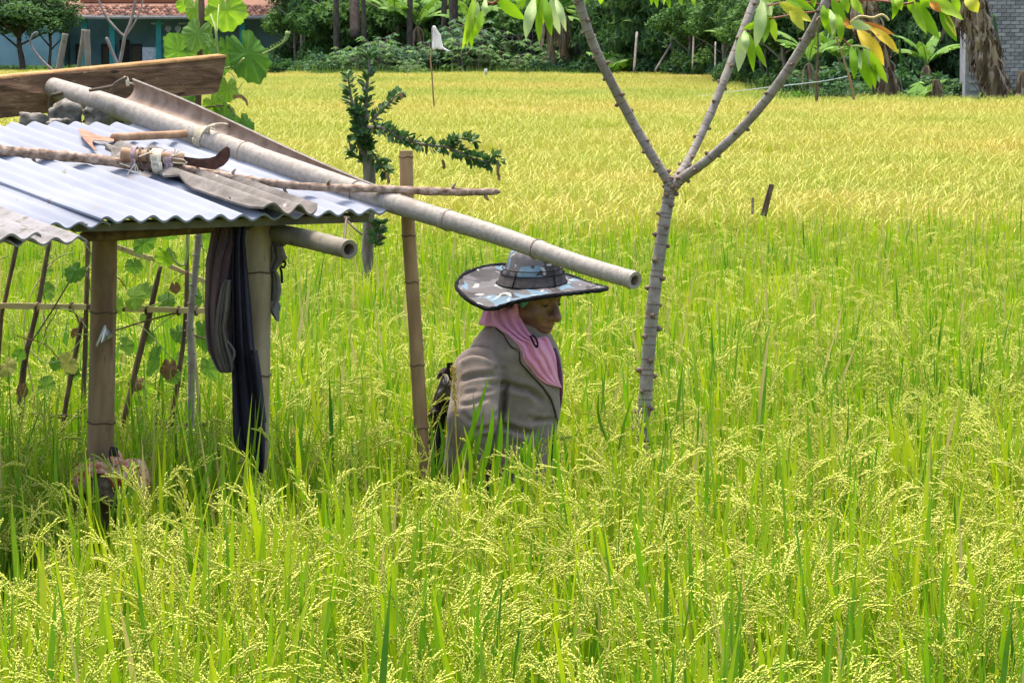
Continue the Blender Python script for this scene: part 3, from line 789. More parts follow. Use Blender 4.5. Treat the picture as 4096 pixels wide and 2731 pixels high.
# back posts carrying the ridge
for px, d in ((-75, 10.8),):
    mb = MB(); bamboo(mb, [P(px, 2000, d), P(px, 1200, d), P(px, 480, d)], .03, [.2, .45, .7], n=12)
    q = mb.build('post', [M['bamboo_post'], M['bamboo_inner']], hut)
def node_rings(pts, r, nodes, parent, th=.0035, m='node_dark'):
    q = spline(pts, 14); t = np.linspace(0, 1, len(q))
    r0 = np.interp(t, np.linspace(0, 1, len(r)), r) if hasattr(r, '__len__') else np.full(len(q), r)
    for x in nodes:
        c = np.array([np.interp(x, t, q[:, i]) for i in range(3)]); i = min(len(q) - 2, int(x * (len(q) - 1))); ax = unit(q[i + 1] - q[i]); rr = np.interp(x, t, r0)
        a = unit(np.cross(ax, [.3, .2, .93] if abs(ax[2]) < .9 else [0, 1.0, 0])); b = np.cross(ax, a); n = 24
        ring_ = [c + (a * math.cos(2 * math.pi * k / n) + b * math.sin(2 * math.pi * k / n)) * rr * (1.04 + .02 * math.sin(k * 2.3)) + ax * .002 * math.sin(k * 1.1) for k in range(n + 1)]
        mb = MB(); mb.tube(ring_, th * .6, 6, cap=False); mb.build('node', M[m], parent)
node_rings([P(398, 2150, 9.42), P(400, 1870, 9.42), P(408, 1500, 9.42), P(420, 900, 9.42)], [.0385, .0375, .0365, .0345], [.36, .515, .80], hut)
node_rings([P(1015, 2150, 9.62), P(1020, 1870, 9.62), P(1026, 1400, 9.62), P(1030, 890, 9.62)], [.0375, .0375, .039, .040], [.43, .60, .85], hut)
# bamboo bracket sticking out from the right post towards the viewer
mb = MB(); bamboo(mb, [P(1030, 918, 9.70), P(1220, 955, 9.50), P(1397, 998, 9.30)], [.026, .0262, .0262], [.72], n=18, hollow=.62)
flat_edges(mb.build('bracket_pole', [M['bamboo_bracket'], M['bamboo_inner']], hut))
mb = MB(); mb.tube(spline([P(1386, 872, 9.50), P(1382, 905, 9.44), P(1380, 940, 9.38), P(1377, 968, 9.345)], 6), .0035, 6)
mb.tube(spline([P(1386, 880, 9.5), P(1405, 900, 9.47), P(1428, 922, 9.45), P(1450, 940, 9.45)], 6), [.003] * 18 + [.0015], 6)
mb.tube([P(1375, 874, 9.5), P(1398, 876, 9.5)], .007, 6)
mb.build('wire_tie', M['wire'], hut)
# cord stretched from the post to the beam
mb = MB(); mb.tube(spline([P(1000, 915, 9.55), P(1030, 900, 9.53), P(1075, 878, 9.5)], 6), .0035, 6)
mb.build('wire_tie', M['bamboo_grey'], hut)

# ridge board: a heavy weathered plank with an angled end
def board_pt(px, py, d, back=0.0): return P(px, py, d) + Vector((-.69, .73, 0)) * back
bl, br = 10.80, 11.40
fr = [board_pt(-120, 318, bl - .09), board_pt(0, 309, bl), board_pt(300, 281, bl + .2), board_pt(600, 252, bl + .4), board_pt(905, 222, br),
      board_pt(900, 258, br), board_pt(888, 316, br), board_pt(872, 368, br - .02), board_pt(858, 376, br - .04), board_pt(660, 394, bl + .43), board_pt(400, 424, bl + .25), board_pt(200, 452, bl + .13),
      board_pt(0, 474, bl), board_pt(-120, 490, bl - .09)]
mb = MB(); mb.prism(fr, Vector((-.69, .73, 0)) * .045)
# paler top edge: a thin cap following the top of the plank
top = fr[:5]
cap = [[p + Vector((0, 0, .001)) - Vector((-.69, .73, 0)) * .002 for p in top], [p + Vector((-.69, .73, 0)) * .046 + Vector((0, 0, .005)) for p in top]]
ridge = mb.build('ridge_board', M['wood_dark'], hut, smooth=False)
mb = MB(); mb.grid([[p - Vector((0, 0, .007)) - Vector((-.69, .73, 0)) * .002 for p in top], cap[0], cap[1]])
mb.build('board_edge', M['wood_edge'], ridge)
# long bamboo pole along the hip, and the split half culm lying behind it
def hip(px, lift=0.0):
    """distance along +Y of the hip line above photo column px"""
    k = (px - 2048) / F
    t = (k * 9.75 - P(1590, 852, 9.75).x) / (.686 + .728 * k)
    return 9.75 - .728 * t
pole_px = [(212, 352), (460, 428), (800, 548), (1200, 688), (1600, 822), (1980, 938), (2300, 1050), (2540, 1122)]
mb = MB(); bamboo(mb, [P(x, y, hip(x) - .03) for x, y in pole_px], [.0335, .034, .0325, .031, .029, .0265, .0245, .0235], [.355, .64, .79, .985], n=20, hollow=.6, wob=.05)
pole = flat_edges(mb.build('hip_pole', [M['bamboo_old'], M['bamboo_inner']], hut))
node_rings([P(x, y, hip(x) - .03) for x, y in pole_px], [.0335, .034, .0325, .031, .029, .0265, .0245, .0235], [.352, .51, .643, .785], pole, .004, 'bamboo_inner')
mb = MB()
half_px = [(500, 352), (700, 426), (900, 510), (1200, 644), (1500, 764), (1960, 922), (2280, 1032), (2520, 1106)]
q = spline([P(x, y, hip(x) + .035) for x, y in half_px], 8); n = len(q)
rows_o, rows_i = [], []
ti = np.gradient(q, axis=0)
for i in range(n):
    t = unit(ti[i]); f = i / (n - 1)
    side = unit(np.cross(t, [0, 0, 1.0])); up = unit(np.cross(side, t)); view = unit(np.array([0, -1.0, .35]) - t * np.dot([0, -1.0, .35], t)); oth = np.cross(t, view)
    r = .040 - .024 * min(1, f * 1.5)
    ro, ri = [], []
    for k in range(9):
        an = -1.5 + 3.0 * k / 8
        dv = -view * math.cos(an) + oth * math.sin(an)
        ro.append(q[i] + dv * r); ri.append(q[i] + dv * (r - .005))
    rows_o.append(ro); rows_i.append(ri)
mb.grid(rows_o, 0); mb.grid(rows_i, 1, rev=True)
for k in (0, 8): mb.grid([[r[k] for r in rows_o], [r[k] for r in rows_i]], 0, rev=(k == 8))
mb.build('split_bamboo', [M['bamboo_old'], M['bamboo_inner']], hut)
# lashings
def coil(c, axis, r, turns, pitch, rad, name, m, parent, tail=None):
    c = np.array(list(c)); axis = unit(axis); a = unit(np.cross(axis, [0, 0, 1.0])); b = np.cross(axis, a); pts = []
    for i in range(int(turns * 14) + 1):
        an = 2 * math.pi * i / 14
        pts.append(c + axis * (pitch * (i / 14 - turns / 2)) + (a * math.cos(an) + b * math.sin(an)) * (r * (1 + .03 * math.sin(i * 1.7))))
    mb = MB(); mb.tube(pts, rad, 5)
    if tail: mb.tube(spline(tail, 5), [rad] * (len(tail) * 5 - 5) + [rad * .4], 5)
    return mb.build(name, m, parent)
ax = P(1600, 822, hip(1600)) - P(800, 548, hip(800))
coil(P(822, 555, hip(822) - .03), ax, .0345, 6, .0052, .0034, 'lashing', M['tie_palm'], hut,
     tail=[P(810, 590, 10.33), P(800, 620, 10.30), P(802, 660, 10.30)])
mb = MB(); mb.tube(spline([P(815, 530, 10.33), P(840, 505, 10.3), P(880, 497, 10.32), P(905, 500, 10.36), P(930, 515, 10.45)], 5), [.005] * 20 + [.002], 6)
mb.tube(spline([P(838, 540, 10.33), P(835, 512, 10.3), P(860, 502, 10.3)], 5), .004, 6)
mb.build('lashing', M['tie_palm'], hut)
# wire looped round the ridge board at the pole heads
for pts in ([(200, 478), (196, 430), (205, 385), (225, 378), (250, 372)], [(360, 362), (420, 352), (470, 340), (478, 325), (505, 312)], [(446, 372), (455, 345), (470, 330), (490, 320)]):
    mb = MB(); mb.tube(spline([P(x, y, hip(x) - .09) for x, y in pts], 5), .0055, 6); mb.build('wire_tie', M['wire'], hut)
mb = MB(); mb.tube(spline([P(500, 312, 10.72), P(508, 318, 10.7), P(512, 345, 10.7)], 5), .006, 6); mb.tube([P(512, 330, 10.72), P(560, 345, 10.74), P(590, 344, 10.75)], .003, 6)
mb.build('wire_tie', M['tie_palm'], hut)

# ------------------------------------------------------------------ stones wedged under the ridge board
for (x, y, w, h, d, lab, sd_) in ((262, 468, 66, 58, 10.72, 'upright grey stone under the ridge board beside the pole head', 1),
                                   (455, 470, 128, 62, 10.76, 'widest mottled grey stone wedged behind the long bamboo pole', 2),
                                   (140, 484, 62, 34, 10.70, 'low dark stone under the left end of the ridge board', 3),
                                   (565, 508, 66, 26, 10.66, 'small flat stone above the wooden sickle handle', 4),
                                   (235, 500, 48, 26, 10.62, 'pale lump of stone at the foot of the upright stone', 5)):
    mb = MB(); c = P(x, y, d); mb.blob((0, 0, 0), (PX(w, d), PX(w, d) * .7, PX(h, d)), sd_, .3, 22, 16, 1.6)
    mb.v = [tuple(np.array(v) + np.array(c)) for v in mb.v]
    tag(mb.build('stone', M['stone']), lab, 'stone', 'stones weighing down the roof ridge')

# ------------------------------------------------------------------ sickles and stick on the roof
def plate(poly, d_fn, th, m, name, parent):
    pts = [d_fn(x, y) for x, y in poly]
    mb = MB(); n = len(pts); e = Vector((0, .5, -.3)).normalized() * th
    mb.prism(pts, e); o = mb.build(name, m, parent, smooth=False); return o
rp = lambda x, y, l=.03: roof_px(x, y, l)
def z2(pts): return [(x / 1.96, 200 + y / 1.96) for x, y in pts]
s1_ = thing('sickle', 'rusty sickle with smooth wooden handle lying under the stones on the roof', 'sickle', rp(450, 555))
plate(z2([(612, 622), (640, 614), (680, 632), (745, 662), (820, 680), (893, 690), (893, 718), (800, 714), (738, 705), (722, 722), (730, 748), (764, 787), (735, 780), (695, 740), (662, 705), (632, 665)]),
      lambda x, y: rp(x, y, .028), .003, M['rust'], 'blade', s1_)
mb = MB(); mb.tube([rp(453, 552, .03), rp(470, 549, .03), rp(482, 549, .03), rp(560, 545, .032), rp(650, 541, .034), rp(742, 536, .036)], [.0115, .0145, .0115, .0125, .0118, .0125], 12)
mb.build('handle', M['handle'], s1_)
st = [(-60, 592), (0, 602), (110, 612), (200, 620), (330, 632), (480, 652), (620, 668), (760, 684), (900, 706), (1060, 730), (1200, 744), (1330, 752), (1500, 756), (1700, 764), (1850, 768), (1950, 767), (2003, 768)]
def stick_d(x):
    a = roof_px(300, 632, .03).y; b = hip(1490) - .085
    return a + (b - a) * (x - 300) / 1190 - .05 * max(0, (x - 1490) / 500)
q = spline([P(x, y, stick_d(x)) for x, y in st], 6)
rr = np.interp(np.linspace(0, 1, len(q)), [0, .3, .6, .85, .97, 1], [.0155, .015, .0115, .0118, .010, .0015])
rr = rr * (1 + .10 * np.array([math.sin(i * 1.9) * math.sin(i * .7) for i in range(len(q))]))
mb = MB(); mb.tube(q, rr, 10, jit=.10)
for f, dz in ((.14, -1), (.52, 1), (.60, -1), (.68, 1), (.78, -1), (.86, 1), (.93, -1), (.45, 1)):
    i = int(f * (len(q) - 1)); b = q[i]
    mb.tube([b, b + np.array([.006, -.004, dz * .018]), b + np.array([.013, -.006, dz * .024])], [.006, .0045, .002], 6)
stick = tag(mb.build('wooden_stick', M['bark_stick']), 'long rough barked stick lying across the roof and the bamboo pole', 'stick')
s2_ = thing('sickle', 'dark curved sickle bound to the long stick with string', 'sickle', P(690, 640, 10.0))
sk = lambda x, y: P(x, y, stick_d(x) - .012)
plate(z2([(1425, 835), (1480, 842), (1560, 852), (1640, 848), (1690, 832), (1725, 795), (1762, 766), (1785, 758), (1803, 775), (1805, 820), (1790, 862), (1752, 902), (1690, 932), (1640, 930), (1560, 915), (1480, 902), (1425, 888)]),
      lambda x, y: sk(x, y), .004, M['rust_dark'], 'blade', s2_)
mb = MB(); mb.tube([sk(484, 617), sk(500, 618), sk(530, 621), sk(600, 626), sk(660, 630), sk(735, 638)], [.0185, .0198, .0178, .0172, .017, .0175], 12)
mb.build('handle', M['handle'], s2_)
axs = P(900, 706, 9.9) - P(500, 652, 9.95)
bind = thing('string_binding', 'pale string and cloth strips binding the sickle to the stick', 'string', sk(640, 640))
for x, y, tn, rd, mm in ((541, 634, 4, .0017, 'string_pink'), (568, 638, 2, .0014, 'wire'), (631, 646, 7, .0030, 'string'), (648, 648, 3, .0030, 'string'), (600, 640, 2, .0013, 'wire'), (672, 652, 3, .0016, 'string_pink'), (690, 652, 4, .0018, 'string_pink')):
    c_ = P(x, y, stick_d(x) - .006)
    a = unit(axs); u_ = np.array([0, 0, 1.0]); v_ = unit(np.cross(a, u_)); pts = []
    for i in range(tn * 14 + 1):
        an = 2 * math.pi * i / 14
        pts.append(np.array(c_) + a * (.0034 * (i / 14 - tn / 2)) * (1 + .2 * math.sin(i)) + u_ * math.sin(an) * .034 + v_ * math.cos(an) * .026)
    mb = MB(); mb.tube(pts, rd, 5); mb.build('string', M[mm], bind)
random.seed(3)
for (x0, y0, x1, y1, x2, y2) in ((541, 655, 515, 690, 510, 705), (541, 655, 540, 690, 525, 715), (545, 660, 552, 690, 530, 705), (520, 668, 500, 660, 480, 655), (690, 625, 715, 605, 728, 600), (690, 625, 720, 615, 725, 610), (685, 625, 705, 612, 712, 600),
                                 (690, 650, 740, 655, 748, 648), (690, 632, 735, 640, 742, 652), (555, 628, 600, 610, 628, 598), (690, 628, 700, 600, 698, 595)):
    f = lambda x, y: P(x, y, stick_d(x) - .032 + random.uniform(-.005, .005))
    mb = MB(); mb.tube(spline([f(x0, y0), f(x1, y1), f(x2, y2)], 6), .0017, 5); mb.build('loose_end', M['string'], bind)

# thin upright bamboo pole right of the roof
mb = MB(); bamboo(mb, [P(1697, 2100, 9.8), P(1688, 1800, 9.8), P(1660, 1300, 9.8), P(1633, 900, 9.8), P(1624, 603, 9.8)], [.0205, .0205, .0195, .0195, .0190], [.30, .42, .60, .72, .965], n=18, hollow=.55, node_gain=1.07)
bpole = tag(flat_edges(mb.build('bamboo_pole', [M['bamboo_yellow'], M['bamboo_inner']])), 'thin upright brown bamboo pole standing between roof and farmer', 'pole')

node_rings([P(1697, 2100, 9.8), P(1688, 1800, 9.8), P(1660, 1300, 9.8), P(1633, 900, 9.8), P(1624, 603, 9.8)], [.0205, .0205, .0195, .0195, .0190], [.30, .42, .60, .72, .965], bpole, .003)
# ------------------------------------------------------------------ clothes hung at the right post
def drape(mb, rows, d, folds, amp, seed, n=34, mat=0, dfun=None, back=False, phase=0.0):
    """rows: (py, x-left, x-right); vertical folds run down the cloth"""
    rows = np.array(rows, float); pys = np.linspace(rows[0, 0], rows[-1, 0], 40); pts = []
    for py in pys:
        xl, xr = np.interp(py, rows[:, 0], rows[:, 1]), np.interp(py, rows[:, 0], rows[:, 2])
        line = []
        for i in range(n + 1):
            f = i / n
            x = xl + (xr - xl) * f
            a = folds * f * 2 * math.pi + 1.4 * math.sin(py * .004 + seed) + phase
            dd = d - amp * (math.sin(a) + .45 * math.sin(2.1 * a + seed) + .5 * (float(vnoise(f * 5, py * .012, 0, seed)) - .5)) - (.035 * math.sin(math.pi * f))
            if dfun: dd += dfun(f, py)
            line.append(P(x, py, dd))
        pts.append(line)
    mb.grid(pts, mat, rev=back)
def solid(o, th=.003):
    md = o.modifiers.new('thickness', 'SOLIDIFY'); md.thickness = th; md.offset = 0; return o
gar = thing('hanging_garment', 'worn purple brown garment with a grey fold hung beside the right post', 'clothes', P(870, 1300, 9.5))
mb = MB(); drape(mb, [(900, 850, 975), (960, 842, 968), (1040, 826, 945), (1130, 822, 932), (1220, 820, 925), (1320, 822, 930), (1400, 832, 940), (1440, 850, 938), (1475, 868, 930), (1490, 885, 925)], 9.50, 3.2, .014, 2)
solid(mb.build('cloth', M['cloth_brown'], gar))
mb = MB(); drape(mb, [(1120, 900, 925), (1150, 885, 924), (1230, 868, 918), (1310, 860, 905), (1380, 862, 918), (1430, 872, 935), (1470, 888, 938), (1490, 905, 930)], 9.455, 1.6, .012, 5, phase=1)
solid(mb.build('lining', M['cloth_greybrown'], gar))
mb = MB(); mb.tube(spline([P(x, y, 9.43) for x, y in ((878, 1315), (890, 1330), (905, 1360), (925, 1385), (937, 1410), (930, 1440), (915, 1462), (900, 1458), (905, 1445))], 6), .0042, 6)
mb.build('hem', M['cloth_greybrown'], gar)
ga2 = thing('black_garment', 'black trousers hanging long down the right post', 'clothes', P(980, 1500, 9.5))
mb = MB(); drape(mb, [(895, 935, 985), (960, 930, 978), (1100, 925, 992), (1250, 928, 1005), (1380, 930, 1015), (1450, 928, 1028), (1550, 930, 1045), (1660, 932, 1057), (1740, 934, 1060), (1775, 940, 1060), (1800, 965, 1058), (1850, 990, 1057), (1890, 1005, 1050)], 9.475, 2.6, .013, 9)
solid(mb.build('cloth', M['cloth_black'], ga2))
mb = MB(); drape(mb, [(1400, 1005, 1028), (1500, 1012, 1044), (1600, 1025, 1054), (1690, 1040, 1064)], 9.452, 1, .008, 4, n=10)
solid(mb.build('leg_fold', M['cloth_black'], ga2))
mb = MB()
for dx in (0, 8): mb.tube([P(1010 + dx * .9, 1424, 9.425), P(1012 + dx, 1430, 9.425), P(1018 + dx * .6, 1424 - dx * .4, 9.425), P(1017 + dx * .5, 1418, 9.425)], .0014, 5)
mb.build('white_print', M['white_print'], ga2)
rag = thing('torn_cloth', 'torn grey brown cloth poking out right of the hut post', 'clothes', P(1110, 1100, 9.6))
mb = MB()
drape(mb, [(940, 1075, 1130), (955, 1075, 1152), (975, 1075, 1150), (990, 1075, 1128)], 9.66, 1.5, .012, 1, n=14)
drape(mb, [(985, 1075, 1130), (1015, 1075, 1140), (1032, 1075, 1148), (1065, 1075, 1118), (1085, 1075, 1100)], 9.64, 1.8, .012, 2, n=16)
drape(mb, [(1070, 1072, 1100), (1110, 1072, 1118), (1160, 1070, 1124), (1200, 1068, 1116), (1230, 1066, 1100)], 9.65, 1.3, .014, 3, n=16)
solid(mb.build('cloth', M['cloth_greybrown'], rag))
mb = MB(); drape(mb, [(1205, 1068, 1112), (1225, 1070, 1122), (1250, 1085, 1116), (1285, 1108, 1116)], 9.645, 1, .006, 4, n=10)
solid(mb.build('pale_corner', M['bag_grey'], rag))
mb = MB(); mb.tube(spline([P(x, y, 9.63) for x, y in ((1122, 1062), (1134, 1070), (1142, 1055), (1138, 1046), (1130, 1050))], 6), .0035, 6)
mb.tube(spline([P(x, y, 9.63) for x, y in ((1120, 1068), (1126, 1090), (1128, 1125), (1131, 1132))], 6), .0035, 6)
mb.build('strap', M['hat_dark'], rag)

# foil scrap stuck on the left post
fs_ = thing('foil_scrap', 'small silver triangle of foil stuck on the left bamboo post', 'foil', P(415, 1340, 9.37))
mb = MB(); f = lambda x, y, d=9.372: P(x, y, d)
mb.add([f(420, 1302), f(452, 1344), f(430, 1357, 9.366), f(404, 1372), f(428, 1335, 9.36)], [(0, 4, 1), (1, 4, 2), (2, 4, 3), (3, 4, 0)], 0)
o = mb.build('foil', M['foil'], fs_, smooth=False); solid(o, .001)
mb = MB(); mb.tube([f(421, 1302, 9.364), f(386, 1384, 9.366)], .003, 6); mb.build('folded_edge', M['white_cloth'], fs_)

# bundle of patterned cloth at the foot of the left post
bun = thing('cloth_bundle', 'red and cream patterned cloth bundle round a bag at the foot of the left post', 'cloth', P(440, 1900, 9.3))
def lump(name, m, c, r, seed, amp=.25):
    mb = MB(); mb.blob((0, 0, 0), r, seed, amp, 20, 14, 1.7); mb.v = [tuple(np.array(v) + np.array(c)) for v in mb.v]; return mb.build(name, m, bun)
lump('bag', M['straw_bag'], P(455, 1925, 9.30), (.075, .06, .062), 3)
lump('cloth', M['batik'], P(520, 1893, 9.29), (.045, .05, .038), 4, .4)
lump('cloth', M['batik'], P(336, 1915, 9.30), (.024, .04, .042), 5, .4)
lump('cloth', M['batik'], P(468, 1846, 9.33), (.018, .03, .016), 6, .4)
lump('cloth', M['batik'], P(555, 1925, 9.28), (.026, .04, .05), 7, .4)
mb = MB()
q = spline([P(x, y, 9.235) for x, y in ((362, 1885), (372, 1864), (400, 1860), (440, 1878), (475, 1905), (500, 1935))], 6); mb.tube(q, [.011] * len(q), 8)
q = spline([P(x, y, 9.232) for x, y in ((365, 1905), (385, 1882), (420, 1888), (450, 1915), (465, 1950))], 6); mb.tube(q, [.009] * len(q), 8)
mb.build('rolled_hem', M['batik'], bun)
mb = MB(); mb.blob(P(455, 1816, 9.33), (.013, .012, .022), 8, .15, 12, 10); mb.build('dark_fold', M['bag_dark'], bun)
mb = MB(); mb.tube(spline([P(x, y, 9.33) for x, y in ((466, 1806), (478, 1815), (484, 1835), (480, 1850))], 6), .006, 8); mb.build('rolled_hem', M['batik'], bun)

# ------------------------------------------------------------------ bamboo trellis behind the hut
DT = 10.9
tre = thing('bamboo_trellis', 'bamboo trellis of leaning stakes and pale rails behind the hut', 'trellis', P(400, 1700, DT))
def stake(pts, r, m='stake_dark', parent=tre, name='stake', n=7, jit=.12, **k):
    q = spline([P(x, y, d) for x, y, d in pts], 6); mb = MB()
    rr = np.interp(np.linspace(0, 1, len(q)), np.linspace(0, 1, len(r)), r) if hasattr(r, '__len__') else r
    mb.tube(q, rr, n, jit=jit); return mb.build(name, M[m], parent)
for pts, r, m in (([(72, 960, DT), (25, 1180, DT), (2, 1310, DT), (-25, 1800, DT)], .0075, 'stake_dark'),
                  ([(198, 965, DT), (150, 1230, DT), (98, 1450, DT), (82, 1640, DT), (78, 1850, DT)], [.0075, .008, .011, .012, .009], 'stake_dark'),
                  ([(352, 960, DT + .03), (345, 1250, DT + .03), (332, 1650, DT + .03), (330, 1850, DT + .03)], .008, 'stake_dark'),
                  ([(330, 1270, DT + .05), (285, 1500, DT + .05), (258, 1660, DT + .05), (240, 1850, DT + .05)], .008, 'stake_dark'),
                  ([(642, 1065, DT), (590, 1290, DT), (505, 1640, DT), (470, 1850, DT)], [.007, .0105, .009, .009], 'stake_dark'),
                  ([(752, 900, DT + .02), (742, 1270, DT + .02), (715, 1500, DT + .02), (686, 1690, DT + .02), (675, 1850, DT + .02)], [.006, .007, .009, .009, .009], 'stake_dark'),
                  ([(770, 1290, DT + .02), (790, 1550, DT + .02), (803, 1700, DT + .02), (806, 1850, DT + .02)], .0055, 'slat_pale'),
                  ([(276, 1128, DT - .03), (200, 1255, DT - .03), (108, 1392, DT - .03)], .0025, 'stake_dark'),
                  ([(452, 1325, DT - .02), (560, 1290, DT - .02), (708, 1250, DT - .02)], .0028, 'stake_dark'),
                  ([(605, 1335, DT - .02), (650, 1290, DT - .02), (710, 1252, DT - .02)], .002, 'vine_stem'),
                  ([(218, 1040, DT + .04), (130, 1165, DT + .04), (95, 1330, DT + .04), (140, 1600, DT + .04)], .0022, 'slat_pale'),
                  ([(190, 1062, DT + .03), (240, 1025, DT + .03), (300, 1010, DT + .03)], .0022, 'vine_stem')):
    stake(pts, r, m)
mb = MB()
def slat(a, b, w, m, name='rail', seed=0):
    mb = MB(); n = 10; top, bot = [], []
    A = [P(a[0] + (b[0] - a[0]) * i / n, a[1] + (b[1] - a[1]) * i / n + random.uniform(-1.5, 1.5), a[2] + (b[2] - a[2]) * i / n) for i in range(n + 1)]
    for p in A: pass
    mb.tube(A, [w * (1 + random.uniform(-.06, .06)) for _ in A], 8, flat=.45)
    return mb.build(name, M[m], tre)
def rail(a, b, w, m):
    n = 12; mb = MB(); sec = []
    for i in range(n + 1):
        f = i / n; q = np.array(P(a[0] + (b[0] - a[0]) * f, a[1] + (b[1] - a[1]) * f, a[2] + (b[2] - a[2]) * f))
        k = 1 + random.uniform(-.08, .08)
        sec.append([q + np.array([0, -.004, -w * k]), q + np.array([0, -.006, w * k]), q + np.array([0, .004, w * k]), q + np.array([0, .004, -w * k])])
    mb.grid(sec, closed_u=True); return mb.build('rail', M[m], tre, smooth=False)
rail((-80, 1222, DT - .02), (345, 1228, DT - .02), .0090, 'slat_pale')
rail((350, 1228, DT - .02), (520, 1236, DT - .02), .0085, 'stake_dark')
rail((500, 1236, DT - .022), (830, 1243, DT - .022), .0090, 'slat_pale')
rail((120, 1660, DT - .02), (470, 1672, DT - .02), .006, 'stake_dark')
rail((640, 1690, DT - .02), (820, 1702, DT - .02), .008, 'stake_dark')
rail((460, 985, DT + .06), (600, 1035, DT + .06), .0085, 'slat_pale')
rail((600, 1030, DT + .06), (830, 1130, DT + .06), .0075, 'slat_pale')
for x, y, d in ((148, 1228, DT - .02), (285, 1228, DT - .02), (588, 1240, DT - .02), (715, 1243, DT - .02), (785, 1243, DT - .02)):
    c = P(x, y, d); mb = MB(); pts = []
    for i in range(30):
        an = i / 14 * 2 * math.pi; pts.append(np.array(c) + np.array([.003 * (i / 14 - 1) + .004 * math.sin(an), math.sin(an) * .013, math.cos(an) * .014]))
    mb.tube(pts, .0028, 5); mb.build('binding', M['stake_dark'], tre)
mb = MB(); mb.ribbon(spline([P(x, y, DT - .04) for x, y in ((290, 1238), (304, 1260), (312, 1278), (317, 1294))], 4), [.006] * 12 + [.001], (1, .3, 0)); mb.build('binding', M['leaf_dead'], tre)

# pale knobbly cutting standing by the trellis
cut = thing('cassava_cutting', 'pale grey knobbly cassava stem standing beside the hung clothes', 'stem', P(775, 1700, 10.75))
cst = [(800, 880), (790, 1000), (772, 1180), (760, 1300), (766, 1450), (765, 1600), (762, 1850)]
q = spline([P(x, y, 10.75) for x, y in cst], 8); mb = MB(); mb.tube(q, np.linspace(.0098, .0115, len(q)), 12); mb.build('stem', M['bark_grey'], cut)
def knob(mb, c, d, up, r):
    d = unit(d); up = unit(up)
    mb.tube([np.array(c), np.array(c) + d * r * .8, np.array(c) + d * r * 1.3 + up * r * .25], [r * .95, r * .75, r * .55], 7)
def ring(mb, c, ax, r):
    mb.tube([np.array(c) - ax * r * .14, np.array(c), np.array(c) + ax * r * .12], [r * 1.0, r * 1.07, r * 1.0], 12)
for k in range(14):
    i = int((.06 + .66 * k / 14) * (len(q) - 1)); t = unit(q[i + 1] - q[i]); mb = MB(); ring(mb, q[i], t, .0105)
    knob(mb, q[i] + np.array([(-1) ** k * .009, -.003, 0]), ((-1) ** k, -.4, 0), (0, 0, 1), .0042); mb.build('leaf_scar', M['bark_grey'], cut)

# ------------------------------------------------------------------ gourd vine: broad leaves on the trellis and over the ridge
def gourd_mesh(name, m, seed, lobes=5):
    random.seed(seed); mb = MB(); n = 60; nr = 8; rows = []; rv = []
    veins = [2 * math.pi * k / 10 for k in range(10) if k != 5]
    for j in range(nr + 1):
        f = j / nr; line = []
        for k in range(n):
            an = 2 * math.pi * k / n                       # 0 = tip, pi = stalk notch
            c = .5 + .5 * math.cos(an * lobes)
            r = .88 + .09 * c + .04 * math.sin(an * 13 + seed) + .025 * math.sin(an * 29)
            r *= 1 + .10 * math.cos(an)
            nt_ = abs(an - math.pi)
            if nt_ < .30: r *= .35 + .65 * (nt_ / .30) ** .8
            x, y = math.sin(an) * r * f, math.cos(an) * r * f
            vd = min(abs((an - v + math.pi) % (2 * math.pi) - math.pi) for v in veins)
            on = math.exp(-(vd / .06) ** 2)
            z = -.22 * f * f + .08 * math.sin(an * lobes + 1.57) * f * f + .14 * (float(vnoise(x * 3 + 9, y * 3 + 9, 0, seed)) - .5) + .06 * math.sin(an * 17 + seed) * f ** 3
            z += .05 * (float(vnoise(x * 9 + 9, y * 9 + 9, 0, seed + 2)) - .5) - .035 * on * min(1, f * 3)
            rv.append(.95 if on > .5 and 0 < j < nr else .3 + .25 * float(vnoise(x * 5 + 9, y * 5 + 9, 0, seed + 5)))
            line.append((x, y, z))
        rows.append(line)
    mb.grid(rows, closed_u=True, rnd=rv)
    return mb.mesh(name, M[m])
GL = {k: [gourd_mesh('gourd_leaf', k, s) for s in (11, 12, 13, 14)] for k in ('vine_leaf', 'vine_sun', 'vine_yellow', 'leaf_dead')}
vine = thing('gourd_vine', 'gourd vine with broad lobed leaves climbing the trellis and ridge board', 'vine', P(800, 1700, 11.2))
def gleaf(x, y, d, rx, ry, rot, tilt=0.0, yaw=0.0, m='vine_leaf', k=0):
    """leaf facing the viewer: rx, ry half sizes in photo pixels, rot = direction the tip points (0 = up, clockwise)"""
    o = put('leaf', GL[m][k % 4], vine)
    if y > 600 or rx < 60: tilt += random.uniform(-38, 38); yaw += random.uniform(-40, 40)
    L_ = P(x, y, d)
    face = Matrix.Rotation(R(90), 4, 'X')                                  # leaf plane upright, front to the viewer
    Mx = Matrix.Translation(L_) @ Matrix.Rotation(R(yaw), 4, 'Z') @ Matrix.Rotation(R(tilt), 4, 'X') @ face @ Matrix.Rotation(-R(rot), 4, 'Z') @ Matrix.Diagonal((PX(rx, d) * 1.08, PX(ry, d) * 1.08, PX((rx + ry) / 2, d), 1))
    o.matrix_world = Mx
    o.matrix_parent_inverse = Matrix.Translation(-Vector(vine.location)); o.matrix_basis = Mx
    return o
